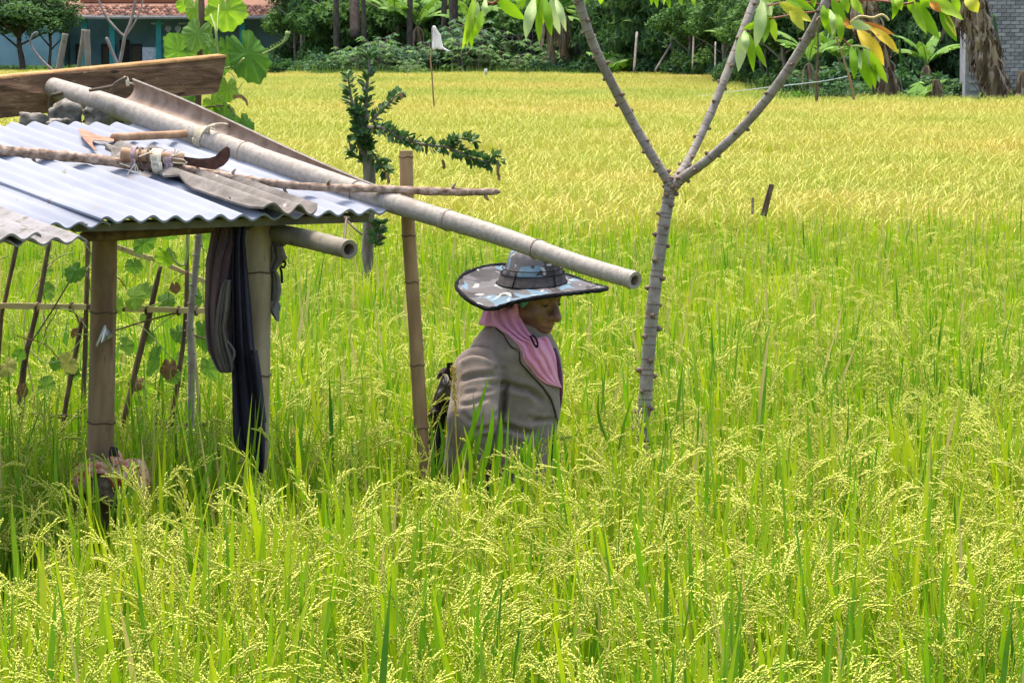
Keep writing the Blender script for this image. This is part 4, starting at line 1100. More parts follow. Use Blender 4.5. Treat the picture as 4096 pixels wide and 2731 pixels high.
for a in [(903, 40, 11.62, 84, 80, 175, 8, 5, 'vine_sun', 0), (790, 133, 11.55, 62, 66, 200, -10, 0, 'vine_leaf', 1), (722, 208, 11.72, 84, 66, 245, 30, -10, 'vine_leaf', 2),
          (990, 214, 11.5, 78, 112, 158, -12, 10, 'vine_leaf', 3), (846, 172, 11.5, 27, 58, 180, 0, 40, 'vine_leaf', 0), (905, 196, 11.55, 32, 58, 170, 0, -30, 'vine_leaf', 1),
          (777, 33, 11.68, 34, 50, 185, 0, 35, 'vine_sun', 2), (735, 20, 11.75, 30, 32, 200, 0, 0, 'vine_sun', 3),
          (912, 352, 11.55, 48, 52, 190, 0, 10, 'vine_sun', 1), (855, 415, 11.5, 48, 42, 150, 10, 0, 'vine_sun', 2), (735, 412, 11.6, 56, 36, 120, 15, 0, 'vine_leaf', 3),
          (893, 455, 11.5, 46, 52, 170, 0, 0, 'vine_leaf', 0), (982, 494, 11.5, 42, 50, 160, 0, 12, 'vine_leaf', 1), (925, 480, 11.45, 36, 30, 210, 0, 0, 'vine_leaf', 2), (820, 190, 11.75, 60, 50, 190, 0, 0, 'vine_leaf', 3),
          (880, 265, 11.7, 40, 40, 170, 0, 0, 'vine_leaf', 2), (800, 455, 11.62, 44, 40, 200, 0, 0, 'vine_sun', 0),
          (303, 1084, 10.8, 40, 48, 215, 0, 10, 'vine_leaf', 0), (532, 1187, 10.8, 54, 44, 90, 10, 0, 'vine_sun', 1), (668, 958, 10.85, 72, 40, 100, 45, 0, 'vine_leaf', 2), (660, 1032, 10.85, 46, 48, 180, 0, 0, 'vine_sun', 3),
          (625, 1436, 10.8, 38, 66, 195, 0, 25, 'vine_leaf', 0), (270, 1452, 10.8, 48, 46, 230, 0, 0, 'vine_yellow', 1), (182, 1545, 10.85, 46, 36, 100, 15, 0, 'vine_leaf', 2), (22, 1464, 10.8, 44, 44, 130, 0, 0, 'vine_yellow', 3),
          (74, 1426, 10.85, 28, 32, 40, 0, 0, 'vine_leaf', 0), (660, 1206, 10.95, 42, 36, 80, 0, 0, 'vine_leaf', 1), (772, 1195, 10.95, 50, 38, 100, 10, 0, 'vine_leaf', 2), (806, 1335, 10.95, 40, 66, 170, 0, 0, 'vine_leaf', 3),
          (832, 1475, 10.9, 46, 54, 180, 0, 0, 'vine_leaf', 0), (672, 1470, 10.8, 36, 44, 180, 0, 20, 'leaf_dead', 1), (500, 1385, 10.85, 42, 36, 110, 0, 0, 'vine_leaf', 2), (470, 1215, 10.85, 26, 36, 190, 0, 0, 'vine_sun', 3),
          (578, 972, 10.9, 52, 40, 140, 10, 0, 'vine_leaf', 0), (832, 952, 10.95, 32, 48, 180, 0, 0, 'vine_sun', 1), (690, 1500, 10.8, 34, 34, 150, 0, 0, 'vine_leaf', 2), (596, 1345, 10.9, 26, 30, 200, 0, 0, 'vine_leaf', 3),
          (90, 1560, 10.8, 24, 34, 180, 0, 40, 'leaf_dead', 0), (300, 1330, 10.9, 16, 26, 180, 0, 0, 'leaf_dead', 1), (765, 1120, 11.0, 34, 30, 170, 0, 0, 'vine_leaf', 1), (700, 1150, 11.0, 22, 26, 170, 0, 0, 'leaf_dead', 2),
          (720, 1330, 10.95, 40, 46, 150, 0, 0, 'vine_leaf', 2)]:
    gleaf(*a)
random.seed(31)
for k in range(16):                                    # fine tendrils and runners between the stakes
    x, y = random.uniform(20, 830), random.uniform(960, 1550); pts = [(x, y, 10.88)]
    a = random.uniform(0, 6.28)
    for j in range(5):
        a += random.uniform(-.7, .7); pts.append((pts[-1][0] + 45 * math.cos(a), pts[-1][1] + 45 * math.sin(a), 10.88 + random.uniform(-.04, .04)))
    stake(pts, random.choice([.0011, .0014, .002]), random.choice(['vine_stem', 'vine_stem', 'stake_dark', 'leaf_dead']), vine, 'tendril', 5, .05)
for k in range(12):
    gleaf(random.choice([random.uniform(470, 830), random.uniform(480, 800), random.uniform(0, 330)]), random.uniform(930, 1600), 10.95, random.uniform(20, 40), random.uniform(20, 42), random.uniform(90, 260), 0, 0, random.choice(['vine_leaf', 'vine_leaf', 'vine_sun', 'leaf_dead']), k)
for pts, r, m in (([(803, -60, 11.6), (806, 60, 11.6), (800, 200, 11.6), (795, 330, 11.6), (792, 470, 11.6)], .0105, 'stake_dark'),
                  ([(842, 60, 11.55), (862, 120, 11.5), (868, 190, 11.5), (874, 240, 11.5)], .0042, 'vine_stem'),
                  ([(868, 130, 11.5), (872, 60, 11.55), (876, 20, 11.6)], .0026, 'vine_stem'),
                  ([(900, 275, 11.55), (925, 268, 11.5), (950, 262, 11.5), (975, 235, 11.47)], .004, 'vine_stem'),
                  ([(900, 408, 11.5), (930, 450, 11.48), (950, 490, 11.47), (965, 520, 11.47)], .0028, 'stake_dark'),
                  ([(796, 440, 11.5), (840, 428, 11.48), (895, 422, 11.47)], .003, 'stake_dark'),
                  ([(900, 280, 11.5), (925, 295, 11.5), (940, 320, 11.5), (940, 345, 11.5)], .0018, 'vine_stem'),
                  ([(930, 380, 11.5), (955, 355, 11.5), (970, 330, 11.5)], .0018, 'vine_stem'),
                  ([(752, 905, 10.85), (750, 1000, 10.85), (735, 1060, 10.84), (700, 1045, 10.83), (675, 990, 10.83)], .0045, 'vine_stem'),
                  ([(500, 1250, 10.85), (560, 1300, 10.85), (640, 1380, 10.85), (700, 1450, 10.85)], .002, 'vine_stem'),
                  ([(440, 1260, 10.85), (520, 1220, 10.84), (600, 1225, 10.84), (700, 1180, 10.84)], .002, 'vine_stem'),
                  ([(120, 1400, 10.85), (180, 1450, 10.84), (260, 1430, 10.84), (330, 1350, 10.84)], .002, 'vine_stem'),
                  ([(735, 1320, 10.9), (790, 1345, 10.88), (840, 1358, 10.88)], .003, 'stake_dark'),
                  ([(575, 1440, 10.88), (580, 1560, 10.88), (590, 1650, 10.88)], .002, 'vine_stem'),
                  ([(800, 910, 10.95), (815, 1040, 10.95), (812, 1160, 10.95), (825, 1300, 10.95)], .002, 'vine_stem')):
    stake(pts, r, m, vine, 'stem', 6, .05)
# flower spike reaching right
fl = [(1050, 216, 11.45), (1085, 200, 11.44), (1120, 180, 11.43), (1140, 160, 11.43), (1150, 135, 11.43)]
spk = stake(fl, [.0025, .003, .0034, .004, .004], 'vine_stem', vine, 'flower_spike', 6, .05)
q = spline([P(*f) for f in fl], 6); mb = MB()
for i in range(4, len(q), 2):
    for s_ in (-1, 1):
        d = unit(np.array([.5 * s_ + .3, -.2, .6 - .3 * s_])); mb.tube([q[i], q[i] + d * .006, q[i] + d * .011], [.0011, .0014, .0017], 5)
mb.blob(q[-1], (.008, .008, .007), 3, .3, 10, 8); mb.build('bud', M['vine_stem'], spk)
mb = MB(); mb.ribbon(spline([P(x, y, 11.5) for x, y in ((930, 392), (960, 385), (975, 395), (985, 405), (990, 425))], 5), [.003] + [.012] * 12 + [.01] * 7 + [.002], (0, .3, 1)); mb.build('dry_tip', M['leaf_dead'], vine)
# ------------------------------------------------------------------ sticks rising behind the ridge board
for pts, r, lab in (([(262, 136, 11.2), (247, 215, 11.2), (230, 320, 11.2), (180, 700, 11.2)], .0105, 'leaning flat topped bamboo stake behind the ridge, left of the pair'),
                    ([(336, 118, 11.25), (326, 200, 11.25), (314, 300, 11.25), (290, 700, 11.25)], .0078, 'thinner leaning stake of the close pair behind the ridge board'),
                    ([(348, 120, 11.22), (351, 200, 11.22), (352, 300, 11.22), (352, 700, 11.22)], .0098, 'upright thicker stake of the close pair behind the ridge board')):
    mb = MB(); q = spline([P(*p) for p in pts], 6); mb.tube(q, r, 8, jit=.08)
    tag(mb.build('bamboo_stake', M['bamboo_bracket']), lab, 'stake', 'stakes behind the ridge board')
br_ = thing('bare_branch', 'pale bare forked branch rising behind the ridge board', 'branch', P(470, 300, 11.3))
for pts, r in (([(470, 330, 11.3), (480, 250, 11.3), (492, 190, 11.3), (498, 150, 11.3), (518, 100, 11.3), (535, 40, 11.3), (546, -30, 11.3)], [.0062, .006, .006, .0058, .0052, .0042, .0036]),
               ([(499, 148, 11.3), (480, 132, 11.3), (450, 100, 11.3), (420, 60, 11.3), (398, 10, 11.3), (392, -30, 11.3)], [.0042, .0042, .004, .0036, .0032, .003]),
               ([(504, 142, 11.3), (530, 105, 11.3), (550, 70, 11.3), (565, 30, 11.3), (578, -30, 11.3)], [.0038, .0034, .003, .0026, .0022])):
    stake(pts, r, 'slat_pale' if 0 else 'bark_grey', br_, 'twig' if len(pts) < 7 else 'stem', 7, .05)
mb = MB(); mb.tube(spline([P(*p) for p in ((480, 330, 11.28), (468, 258, 11.28), (445, 200, 11.28), (425, 150, 11.28))], 6), [.0055] * 18 + [.003], 7)
tag(mb.build('broken_twig', M['bark_grey']), 'short straight twig leaning against the bare forked branch', 'twig')
mb = MB(); q = spline([P(*p) for p in ((240, 310, 11.25), (208, 280, 11.25), (165, 240, 11.25), (132, 195, 11.25), (121, 165, 11.25), (133, 138, 11.25), (147, 130, 11.25), (151, 136, 11.25))], 6); mb.tube(q, np.linspace(.0045, .0022, len(q)), 7)
tag(mb.build('curved_twig', M['bark_grey']), 'thin curved twig hooking over at its tip left of the stakes', 'twig')
# ------------------------------------------------------------------ forked cassava tree with long hanging leaflets
DC = 10.5
cas = thing('cassava_tree', 'tall grey forked cassava stem with hanging green and yellow leaflets', 'tree', P(2570, 1720, DC))
def limb(pts, r, name, knobs, seed=0):
    q = spline([P(x, y, d) for x, y, d in pts], 10); n = len(q)
    rr = np.interp(np.linspace(0, 1, n), np.linspace(0, 1, len(r)), r) * (1 + .02 * np.sin(np.arange(n) * 1.3))
    mb = MB(); mb.tube(q, rr, 14)
    o = mb.build(name, M['bark_grey'], cas)
    random.seed(seed)
    for k in range(knobs):
        f = (k + .5 + random.uniform(-.25, .25)) / knobs; i = min(n - 2, int(f * (n - 1))); t = unit(q[i + 1] - q[i])
        az = k * 2.39 + random.uniform(-.4, .4)
        a = unit(np.cross(t, [0, 1, 0])); b = np.cross(t, a); d = a * math.cos(az) + b * math.sin(az)
        mb = MB(); ring(mb, q[i] + t * .004, t, rr[i] * .99); knob(mb, q[i] + d * rr[i] * .9, d, t, rr[i] * random.uniform(.42, .6))
        mb.build('leaf_scar', M['scar'], o)
    return o
limb([(2562, 2080, DC), (2566, 1740, DC), (2580, 1600, DC), (2595, 1400, DC), (2612, 1220, DC), (2640, 1000, DC), (2668, 830, DC), (2682, 745, DC), (2688, 715, DC)], [.0215, .0215, .0205, .0200, .0185, .0175, .0170], 'trunk', 40, 1)
limb([(2686, 752, DC), (2660, 705, DC), (2600, 610, DC), (2520, 470, DC), (2440, 320, DC - .05), (2370, 170, DC - .1), (2320, 20, DC - .15), (2290, -120, DC - .2)], [.0165, .0150, .0150, .0145, .0140, .0140, .0145, .014], 'branch', 28, 2)
limb([(2690, 740, DC), (2715, 700, DC + .03), (2770, 610, DC + .1), (2840, 460, DC + .15), (2905, 300, DC + .2), (2970, 130, DC + .25), (3025, -20, DC + .3), (3050, -120, DC + .3)], [.0165, .0130, .0125, .0130, .0130, .0135, .0135], 'branch', 24, 3)
limb([(2692, 748, DC), (2740, 705, DC - .03), (2830, 640, DC - .1), (2960, 520, DC - .15), (3080, 380, DC - .2), (3190, 220, DC - .25), (3285, 50, DC - .3), (3340, -80, DC - .3)], [.0175, .0150, .0140, .0140, .0145, .0145, .0150], 'branch', 28, 4)
def leaflet(a, b, w, d, m, seed, sag=.25):
    """hanging lanceolate leaflet from stalk end a to tip b (photo pixels), w wide"""
    random.seed(seed); n = 9
    A, B = np.array(P(a[0], a[1], d)), np.array(P(b[0], b[1], d + random.uniform(-.05, .03)))
    L_ = np.linalg.norm(B - A); ax = (B - A) / L_
    bend = unit(np.cross(ax, [0, 1, 0])) * random.uniform(-.03, .03) * L_ + np.array([0, random.uniform(-.05, .02), .0])
    q = np.array([A + (B - A) * t + bend * math.sin(math.pi * t) for t in np.linspace(0, 1, n)])
    t = np.linspace(0, 1, n); ww = PX(w, d) * np.array([.16, .55, .85, 1.0, 1.0, .92, .72, .42, .03])
    tw = random.uniform(-.7, .7); side0 = unit(np.cross(ax, [0, 1, 0])); oth = np.cross(ax, side0)
    rows = []
    ff = random.uniform(.10, .28)
    for i in range(n):
        an = tw * .5 + tw * .6 * t[i]; s_ = side0 * math.cos(an) + oth * math.sin(an); up = unit(np.cross(s_, ax))
        line = []
        for k in (-1, -.5, 0, .5, 1):
            wv = .04 * math.sin(i * 2.1 + k * 3 + seed)
            line.append(q[i] + s_ * ww[i] / 2 * k * (1 if abs(k) < 1 else 1 + wv) - up * ww[i] * (ff * abs(k) - .0) + up * ww[i] * wv)
        rows.append(line)
    mb = MB(); mb.grid(rows)
    return mb.build('leaflet', M[m], cas)
D1, D2, D3, D4 = DC - .25, DC + .15, DC - .4, DC - .5
LG, LP, LY, LO, LL, LD = 'cassava_leaf', 'cassava_pale', 'cassava_yellow', 'cassava_orange', 'cassava_lime', 'leaf_dead'
leaves = [((1893, -8), (1848, 199), 32, D1, LG), ((1903, 0), (1867, 192), 32, D1, LG), ((1893, 55), (1886, 200), 24, D1, LG), ((1936, 35), (1893, 158), 34, D1, LG), ((1910, 8), (1908, 82), 20, D1, LP), ((1941, -5), (1938, 76), 22, D1, LP),
          ((1988, -10), (2101, 80), 52, D1, LG), ((2068, -20), (2077, 38), 20, D1, LG), ((2095, -30), (2088, 40), 26, D1, LG),
          ((2137, -8), (2103, 159), 46, D1, LP), ((2155, -5), (2157, 178), 30, D1, LG), ((2182, -5), (2207, 148), 38, D1, LG), ((2148, -10), (2152, 100), 26, D1, LG), ((2168, -10), (2172, 100), 26, D1, LG), ((2203, -10), (2240, 140), 36, D1, LP), ((2220, -10), (2265, 129), 30, D1, LP),
          ((2400, -30), (2404, 18), 24, D2, LG), ((2606, -40), (2605, 23), 22, D2, LG), ((2624, -40), (2630, 34), 24, D2, LG), ((2645, -40), (2655, 22), 22, D2, LG), ((2664, -40), (2679, 36), 24, D2, LG), ((2708, -40), (2728, 26), 20, D2, LG), ((2764, -40), (2781, 29), 20, D2, LG),
          ((2980, 122), (2953, 288), 46, D2, LP), ((2992, 130), (3014, 290), 36, D2, LG), ((3016, 160), (3066, 272), 26, D2, LG), ((3050, 2), (3023, 192), 50, D2, LP), ((3070, 66), (3054, 174), 34, D2, LG), ((3080, 62), (3104, 167), 36, D2, LG), ((2972, 116), (3045, 84), 26, D2, LG), ((3040, 0), (3085, 70), 46, D2, LP), ((2978, 125), (2985, 215), 36, D2, LP),
          ((3120, 12), (3247, 88), 50, D3, LL), ((3158, 35), (3216, 124), 42, D3, LL), ((3130, -10), (3262, 45), 40, D3, LG), ((3240, -30), (3258, 30), 26, D3, LG), ((3060, 5), (3180, -15), 24, D3, LG),
          ((3292, 22), (3300, 118), 32, D3, LG), ((3310, 36), (3339, 152), 48, D3, LG), ((3345, 46), (3362, 172), 36, D3, LG), ((3328, 0), (3386, 84), 44, D3, LG), ((3366, -20), (3392, 55), 36, D3, LG), ((3405, -10), (3456, 58), 40, D3, LG), ((3320, 40), (3330, 145), 30, D3, LP),
          ((3566, -12), (3567, 80), 36, D4, LG), ((3580, -20), (3606, 42), 40, D4, LG), ((3640, -10), (3660, 60), 40, D4, LG),
          ((3648, 8), (3708, 138), 34, D4, LG), ((3668, 12), (3759, 156), 52, D4, LG), ((3716, -8), (3853, 81), 56, D4, LG), ((3760, 40), (3828, 168), 38, D4, LG), ((3775, 45), (3826, 150), 28, D4, LL), ((3718, 8), (3765, 50), 30, D4, LO), ((3806, -20), (3838, 48), 34, D4, LG), ((3860, -20), (3912, 52), 54, D4, LL), ((3690, -20), (3720, 30), 50, D4, LG),
          ((3408, 96), (3578, 140), 34, D3 + .05, LO), ((3398, 92), (3488, 113), 40, D3, LP), ((3480, 110), (3594, 217), 42, D3, LY), ((3430, 118), (3536, 264), 62, D3 + .03, LY), ((3372, 80), (3400, 100), 34, D3, LO), ((3380, 108), (3440, 106), 16, D3, LY),
          ((3404, 186), (3417, 320), 34, D3 - .05, LG), ((3428, 188), (3487, 360), 42, D3 - .05, LG), ((3466, 196), (3518, 332), 42, D3 - .08, LP), ((3478, 205), (3551, 332), 44, D3 - .1, LG), ((3456, 190), (3502, 357), 42, D3 - .03, LG), ((3425, 190), (3445, 280), 30, D3 - .05, LP)]
for i, (a, b, w, d, m) in enumerate(leaves): leaflet(a, b, w, d, m, 40 + i)
for pts, r, m in (([(1942, 8, D1), (1965, 14, D1), (1985, 6, D1), (2000, -20, D1)], .0035, 'stem_red'),
                  ([(3288, 45, DC - .3), (3200, 55, D3 + .1), (3110, 70, D3 + .3), (3082, 76, D2), (2985, 120, D2)], .0028, 'stem_red'),
                  ([(3285, 20, DC - .3), (3180, 5, D3 + .1), (3070, 22, D2), (3050, 10, D2)], .0028, 'stem_red'),
                  ([(3310, 10, DC - .3), (3400, 2, DC - .4), (3520, 4, DC - .45), (3620, 16, D4), (3655, 8, D4)], .0030, 'stem_red'),
                  ([(3300, 60, DC - .3), (3270, 75, D3), (3268, 100, D3)], .003, 'scar'),
                  ([(3345, 100, D3), (3370, 150, D3), (3390, 178, D3), (3405, 186, D3)], .0028, 'stem_red'),
                  ([(3405, 186, D3), (3440, 186, D3 - .05), (3480, 200, D3 - .05)], .0035, 'vine_stem'),
                  ([(3400, 92, D3), (3440, 66, D3), (3490, 72, D3), (3525, 60, D3), (3545, 70, D3), (3556, 84, D3)], .0035, 'slat_pale'),
                  ([(3345, 202, D3), (3375, 192, D3), (3400, 186, D3)], .0022, 'vine_stem'),
                  ([(3290, 60, DC - .3), (3350, 80, D3), (3400, 95, D3)], .003, 'stem_red'),
                  ([(2160, -40, D1), (2158, -8, D1)], .006, 'vine_stem'), ([(1915, -40, D1), (1920, 5, D1)], .006, 'vine_stem')):
    stake(pts, r, m, cas, 'leaf_stalk', 7, .03)

# ------------------------------------------------------------------ leafy shrub with a bent trunk in the green field
DS = 19.0
shr = thing('leafy_shrub', 'small dark leaved tree with bent trunk and one long side branch', 'tree', P(1470, 1040, DS))
def oval_mesh(seed):
    mb = MB(); rows = []
    for i, w in enumerate([.05, .38, .62, .74, .6, .1]):
        y = i / 5; rows.append([(-w / 2 * .62, y, .08 * w), (0, y, -.10 * y * y), (w / 2 * .62, y, .08 * w)])
    mb.grid(rows, rnd=seed); return mb.mesh('shrub_leaf', M['shrub_leaf'])
OV = oval_mesh(.5)
OVP = OV.copy(); OVP.materials.clear(); OVP.materials.append(M['fol_blue'])
OVS = OV.copy(); OVS.materials.clear(); OVS.materials.append(M['cassava_pale'])
OVD = OV.copy(); OVD.materials.clear(); OVD.materials.append(M['leaf_dead'])
sleafs = 0
def sl_(p, d, ln, m=OV):
    global sleafs
    if sleafs >= 296: return
    sleafs += 1
    o = put('leaf', m, shr); d = Vector(d).normalized()
    q = d.to_track_quat('Y', 'Z').to_matrix().to_4x4() @ Matrix.Rotation(random.uniform(-1, 1), 4, 'Y')
    o.matrix_basis = Matrix.Translation(p) @ q @ Matrix.Diagonal((ln, ln, ln, 1))
tr_pts = [(1462, 1200, DS), (1470, 1010, DS), (1476, 850, DS), (1478, 700, DS), (1466, 620, DS), (1440, 560, DS), (1432, 480, DS)]
stake(tr_pts, [.036, .033, .031, .034, .032, .026, .02], 'bark_shrub', shr, 'trunk', 10, .06)
limbs = [([(1465, 620, DS), (1462, 480, DS), (1466, 360, DS), (1478, 260, DS), (1480, 205, DS)], [.02, .012, .010, .007, .003], 36, .055, .9),
         ([(1432, 500, DS), (1410, 420, DS), (1398, 350, DS), (1392, 300, DS)], [.016, .009, .006, .003], 22, .05, .8),
         ([(1448, 560, DS), (1440, 480, DS - .05), (1420, 440, DS - .05)], [.02, .012, .005], 26, .055, .8),
         ([(1480, 490, DS), (1530, 440, DS), (1570, 400, DS), (1600, 372, DS)], [.010, .007, .005, .003], 20, .045, .8),
         ([(1478, 510, DS - .1), (1540, 515, DS - .2), (1600, 550, DS - .3), (1700, 580, DS - .4), (1790, 590, DS - .5), (1880, 630, DS - .55), (1960, 650, DS - .6)], [.013, .011, .010, .009, .008, .006, .003], 84, .05, 1.0),
         ([(1790, 590, DS - .5), (1830, 555, DS - .5), (1900, 565, DS - .5)], [.006, .005, .003], 20, .048, 1.0),
         ([(1960, 645, DS - .6), (1985, 620, DS - .6), (1992, 640, DS - .6)], [.004, .003, .002], 4, .05, .6),
         ([(1480, 600, DS - .05), (1510, 640, DS - .1), (1530, 670, DS - .1), (1545, 690, DS - .1)], [.009, .007, .005, .003], 18, .058, .8),
         ([(1452, 650, DS), (1425, 625, DS), (1404, 600, DS), (1398, 560, DS)], [.008, .006, .005, .003], 14, .05, .9),
         ([(1500, 990, DS - .1), (1515, 930, DS - .1), (1520, 890, DS - .1)], [.006, .005, .003], 22, .055, .9),
         ([(1478, 610, DS - .06), (1462, 560, DS - .08), (1450, 540, DS - .1)], [.01, .008, .006], 30, .058, .9)]
random.seed(21)
EX = MB()
for li, (pts, r, nl, ln, sp) in enumerate(limbs):
    stake(pts, r, 'bark_shrub', shr, 'branch', 7, .06)
    q = spline([P(*p) for p in pts], 12); n = len(q)
    for k in range(nl):
        f = random.uniform(.06, 1); i = min(n - 2, int(f * (n - 1))); t = unit(q[i + 1] - q[i])
        az = random.uniform(0, 6.28); a = unit(np.cross(t, [.1, 1, .1])); b = np.cross(t, a)
        d = t * .55 + (a * math.cos(az) + b * math.sin(az)) * sp
        m_ = OV
        if li == 7: m_ = random.choice([OVS, OVS, OV])
        elif li in (0, 1) and random.random() < .45: m_ = random.choice([OVP, OVS])
        elif random.random() < .05: m_ = OVD
        for _ in range(4):                              # the smallest leaves, past counting, go into one part
            f2 = random.uniform(.04, 1); i2 = min(n - 2, int(f2 * (n - 1))); az2 = random.uniform(0, 6.28); d2 = unit(t * .5 + (a * math.cos(az2) + b * math.sin(az2)) * sp); L2 = ln * random.uniform(.6, 1.1); s2 = unit(np.cross(d2, [random.uniform(-1, 1), random.uniform(-1, 1), 1])) * L2 * .22
            p2 = q[i2] + d2 * .01; EX.add([p2, p2 + d2 * L2 * .55 + s2, p2 + d2 * L2, p2 + d2 * L2 * .55 - s2], [(0, 1, 2, 3)], 1 if m_ in (OVP, OVS) else 0)
        sl_(q[i] + np.array(a) * .004, d, ln * 1.15 * random.uniform(.65, 1.25), m_)
tag(EX.build('small_leaves', [M['shrub_leaf'], M['fol_blue']], shr), kind='stuff')
for (x0, y0, x1, y1) in ((1988, 640, 1990, 700), (1990, 690, 1996, 725), (1545, 690, 1555, 740), (1600, 372, 1606, 395), (1770, 640, 1775, 680), (1990, 655, 2000, 668)):
    mb = MB(); mb.ribbon(spline([P(x0, y0, DS - .5), P((x0 + x1) / 2 + 3, (y0 + y1) / 2, DS - .5), P(x1, y1, DS - .5)], 5), [.006] + [.018] * 8 + [.004] * 2, (1, .4, .3)); mb.build('dry_leaf', M['leaf_dead'], shr)

# ------------------------------------------------------------------ small things standing in the field
mb = MB(); d = 23.4
mb.prism([P(3042, 862, d), P(3066, 868, d), P(3097, 740, d), P(3078, 736, d)], Vector((0, .03, 0)))
tag(flat_edges(mb.build('leaning_stake', M['stake_dark'])), 'dark leaning flat stake at the edge of the yellow rice', 'stake')
mb = MB(); mb.prism([P(3005, 858, d), P(3015, 858, d), P(3017, 792, d), P(3007, 790, d)], Vector((0, .015, 0)))
tag(flat_edges(mb.build('thin_stake', M['bark_stick'])), 'short thin stake left of the dark leaning stake', 'stake')
d = 62.0
flg = thing('bird_scarer', 'white cloth on a thin bent stick above the yellow rice', 'flag', P(1738, 430, d))
stake([(1739, 450, d), (1734, 400, d), (1728, 300, d), (1722, 240, d), (1728, 200, d), (1729, 120, d), (1736, 104, d)], [.018, .016, .014, .012, .012, .012, .01], 'bamboo_yellow', flg, 'stick', 6)
mb = MB(); rows = []
prof = [(104, 1732, 1740), (112, 1728, 1745), (124, 1727, 1752), (140, 1728, 1763), (160, 1728, 1765), (180, 1727, 1770), (190, 1727, 1772), (197, 1730, 1770)]
for j, (y, a, b) in enumerate(prof):
    rows.append([P(a + (b - a) * i / 10, y + (3 * math.sin(i) if j > 5 else 0), d - .05 + .05 * math.sin(i * 1.1 + j * .3)) for i in range(11)])
mb.grid(rows)
mb.grid([[P(1762, 184, d), P(1772, 188, d), P(1782, 194, d), P(1792, 201, d), P(1801, 203, d)], [P(1758, 194, d), P(1768, 197, d + .04), P(1778, 201, d), P(1786, 205, d - .03), P(1800, 206, d)]])
solid(mb.build('cloth', M['white_cloth'], flg), .004)
d = 128.0
mb = MB(); mb.tube([P(1944, 300, d), P(1943, 276, d)], [.04, .05], 8)
b_ = tag(mb.build('marker_post', M['white_paint']), 'tiny white marker post at the far edge of the yellow rice', 'post')
# strip of pale plastic tape strung across the field on the right
mb = MB(); q = spline([P(2790, 385, 66), P(2900, 371, 67), P(3000, 359, 68), P(3100, 347, 69), P(3220, 334, 70), P(3300, 324, 71), P(3395, 306, 72.5)], 8)
mb.ribbon(q, np.interp(np.linspace(0, 1, len(q)), [0, .2, .5, .8, 1], [.004, .010, .022, .017, .02]), (0, .2, 1))
tape = tag(solid(mb.build('plastic_tape', M['white_tape']), .003), 'pale plastic tape strung over the rice towards the right bank', 'tape')
d = 71.5
mb = MB(); mb.tube(spline([P(3270, 90, d), P(3272, 200, d), P(3268, 300, d), P(3267, 420, d)], 6), [.02] * 6 + [.022] * 6 + [.035] * 7, 7, jit=.1)
tag(mb.build('brown_pole', M['stake_dark']), 'thin upright brown pole before the dark low bush', 'pole')
mb = MB(); mb.tube(spline([P(3345, 150, d), P(3365, 210, d), P(3395, 300, d), P(3415, 395, d), P(3418, 430, d)], 6), [.02] * 12 + [.03] * 13, 7, jit=.08)
tag(mb.build('leaning_pole', M['bamboo_yellow']), 'thin leaning yellowish pole right of the low bush', 'pole')
# ------------------------------------------------------------------ the farmer
DP = 10.0
per = thing('person', 'farmer in a wide camouflage hat, pink headscarf and brown blazer standing in the rice', 'person', P(2040, 1800, DP).xy.to_3d())
def fx(px): return (px - 2048) * DP / F
def fz(py): return P(2048, py, DP).z
YAW, TILT, HS = R(54), R(16), 1.07
fwd0 = np.array([math.sin(YAW), -math.cos(YAW), 0]); zz = np.array([0, 0, 1.0])
ef = math.cos(TILT) * fwd0 - math.sin(TILT) * zz
eu = math.sin(TILT) * fwd0 + math.cos(TILT) * zz
es = np.cross(eu, ef)
HC = np.array([fx(2103), DP, fz(1180)])
def hl(X, Y, Z):
    a, b, c = X - HC[0], Y - HC[1], Z - HC[2]
    return [(a * e[0] + b * e[1] + c * e[2]) / HS for e in (ef, es, eu)]
def hw(p): return HC + (ef * p[0] + es * p[1] + eu * p[2]) * HS
def head_sdf(X, Y, Z):
    x, y, z = hl(X, Y, Z)
    ya = np.abs(y)
    d = ell(x, y, z, (.006, 0, .030), (.076, .067, .070))
    d = smin(d, ell(x, y, z, (.028, 0, -.018), (.068, .063, .085)), .03)
    d = smin(d, ell(x, y, z, (.052, 0, -.090), (.036, .034, .026)), .025)
    d = smin(d, ell(x, ya, z, (.058, .037, -.030), (.028, .026, .026)), .02)
    d = smin(d, capsule(x, ya, z, (.082, .042, .030), (.092, .006, .030), .010, .011), .012)
    d = smax(d, -(np.sqrt((x - .106) ** 2 + (ya - .031) ** 2 + (z - .010) ** 2) - .018), .012)
    d = smin(d, np.sqrt((x - .080) ** 2 + (ya - .031) ** 2 + (z - .008) ** 2) - .0125, .004)
    d = smin(d, capsule(x, y, z, (.092, 0, .016), (.115, 0, -.026), .008, .0135), .008)
    d = smin(d, ell(x, ya, z, (.101, .0145, -.031), (.011, .009, .009)), .006)
    d = smax(d, -ell(x, ya, z, (.108, .008, -.041), (.008, .0045, .004)), .003)
    d = smin(d, ell(x, y, z, (.088, 0, -.055), (.018, .026, .020)), .014)
    d = smin(d, capsule(x, ya, z, (.103, .000, -.0555), (.090, .024, -.060), .0055, .003), .004)
    d = smin(d, capsule(x, ya, z, (.101, .000, -.0675), (.089, .022, -.066), .0065, .003), .004)
    d = smax(d, -capsule(x, ya, z, (.110, .000, -.0612), (.090, .027, -.0625), .0035, .0028), .002)
    d = smax(d, -capsule(x, ya, z, (.105, .026, -.030), (.094, .036, -.058), .003, .003), .010)
    d = smin(d, ell(x, ya, z, (-.005, .076, -.005), (.018, .010, .032)), .008)
    return d * HS
neck0 = hw((-.02, 0, -.06)); neck1 = np.array([fx(2035), DP + .02, fz(1400)])
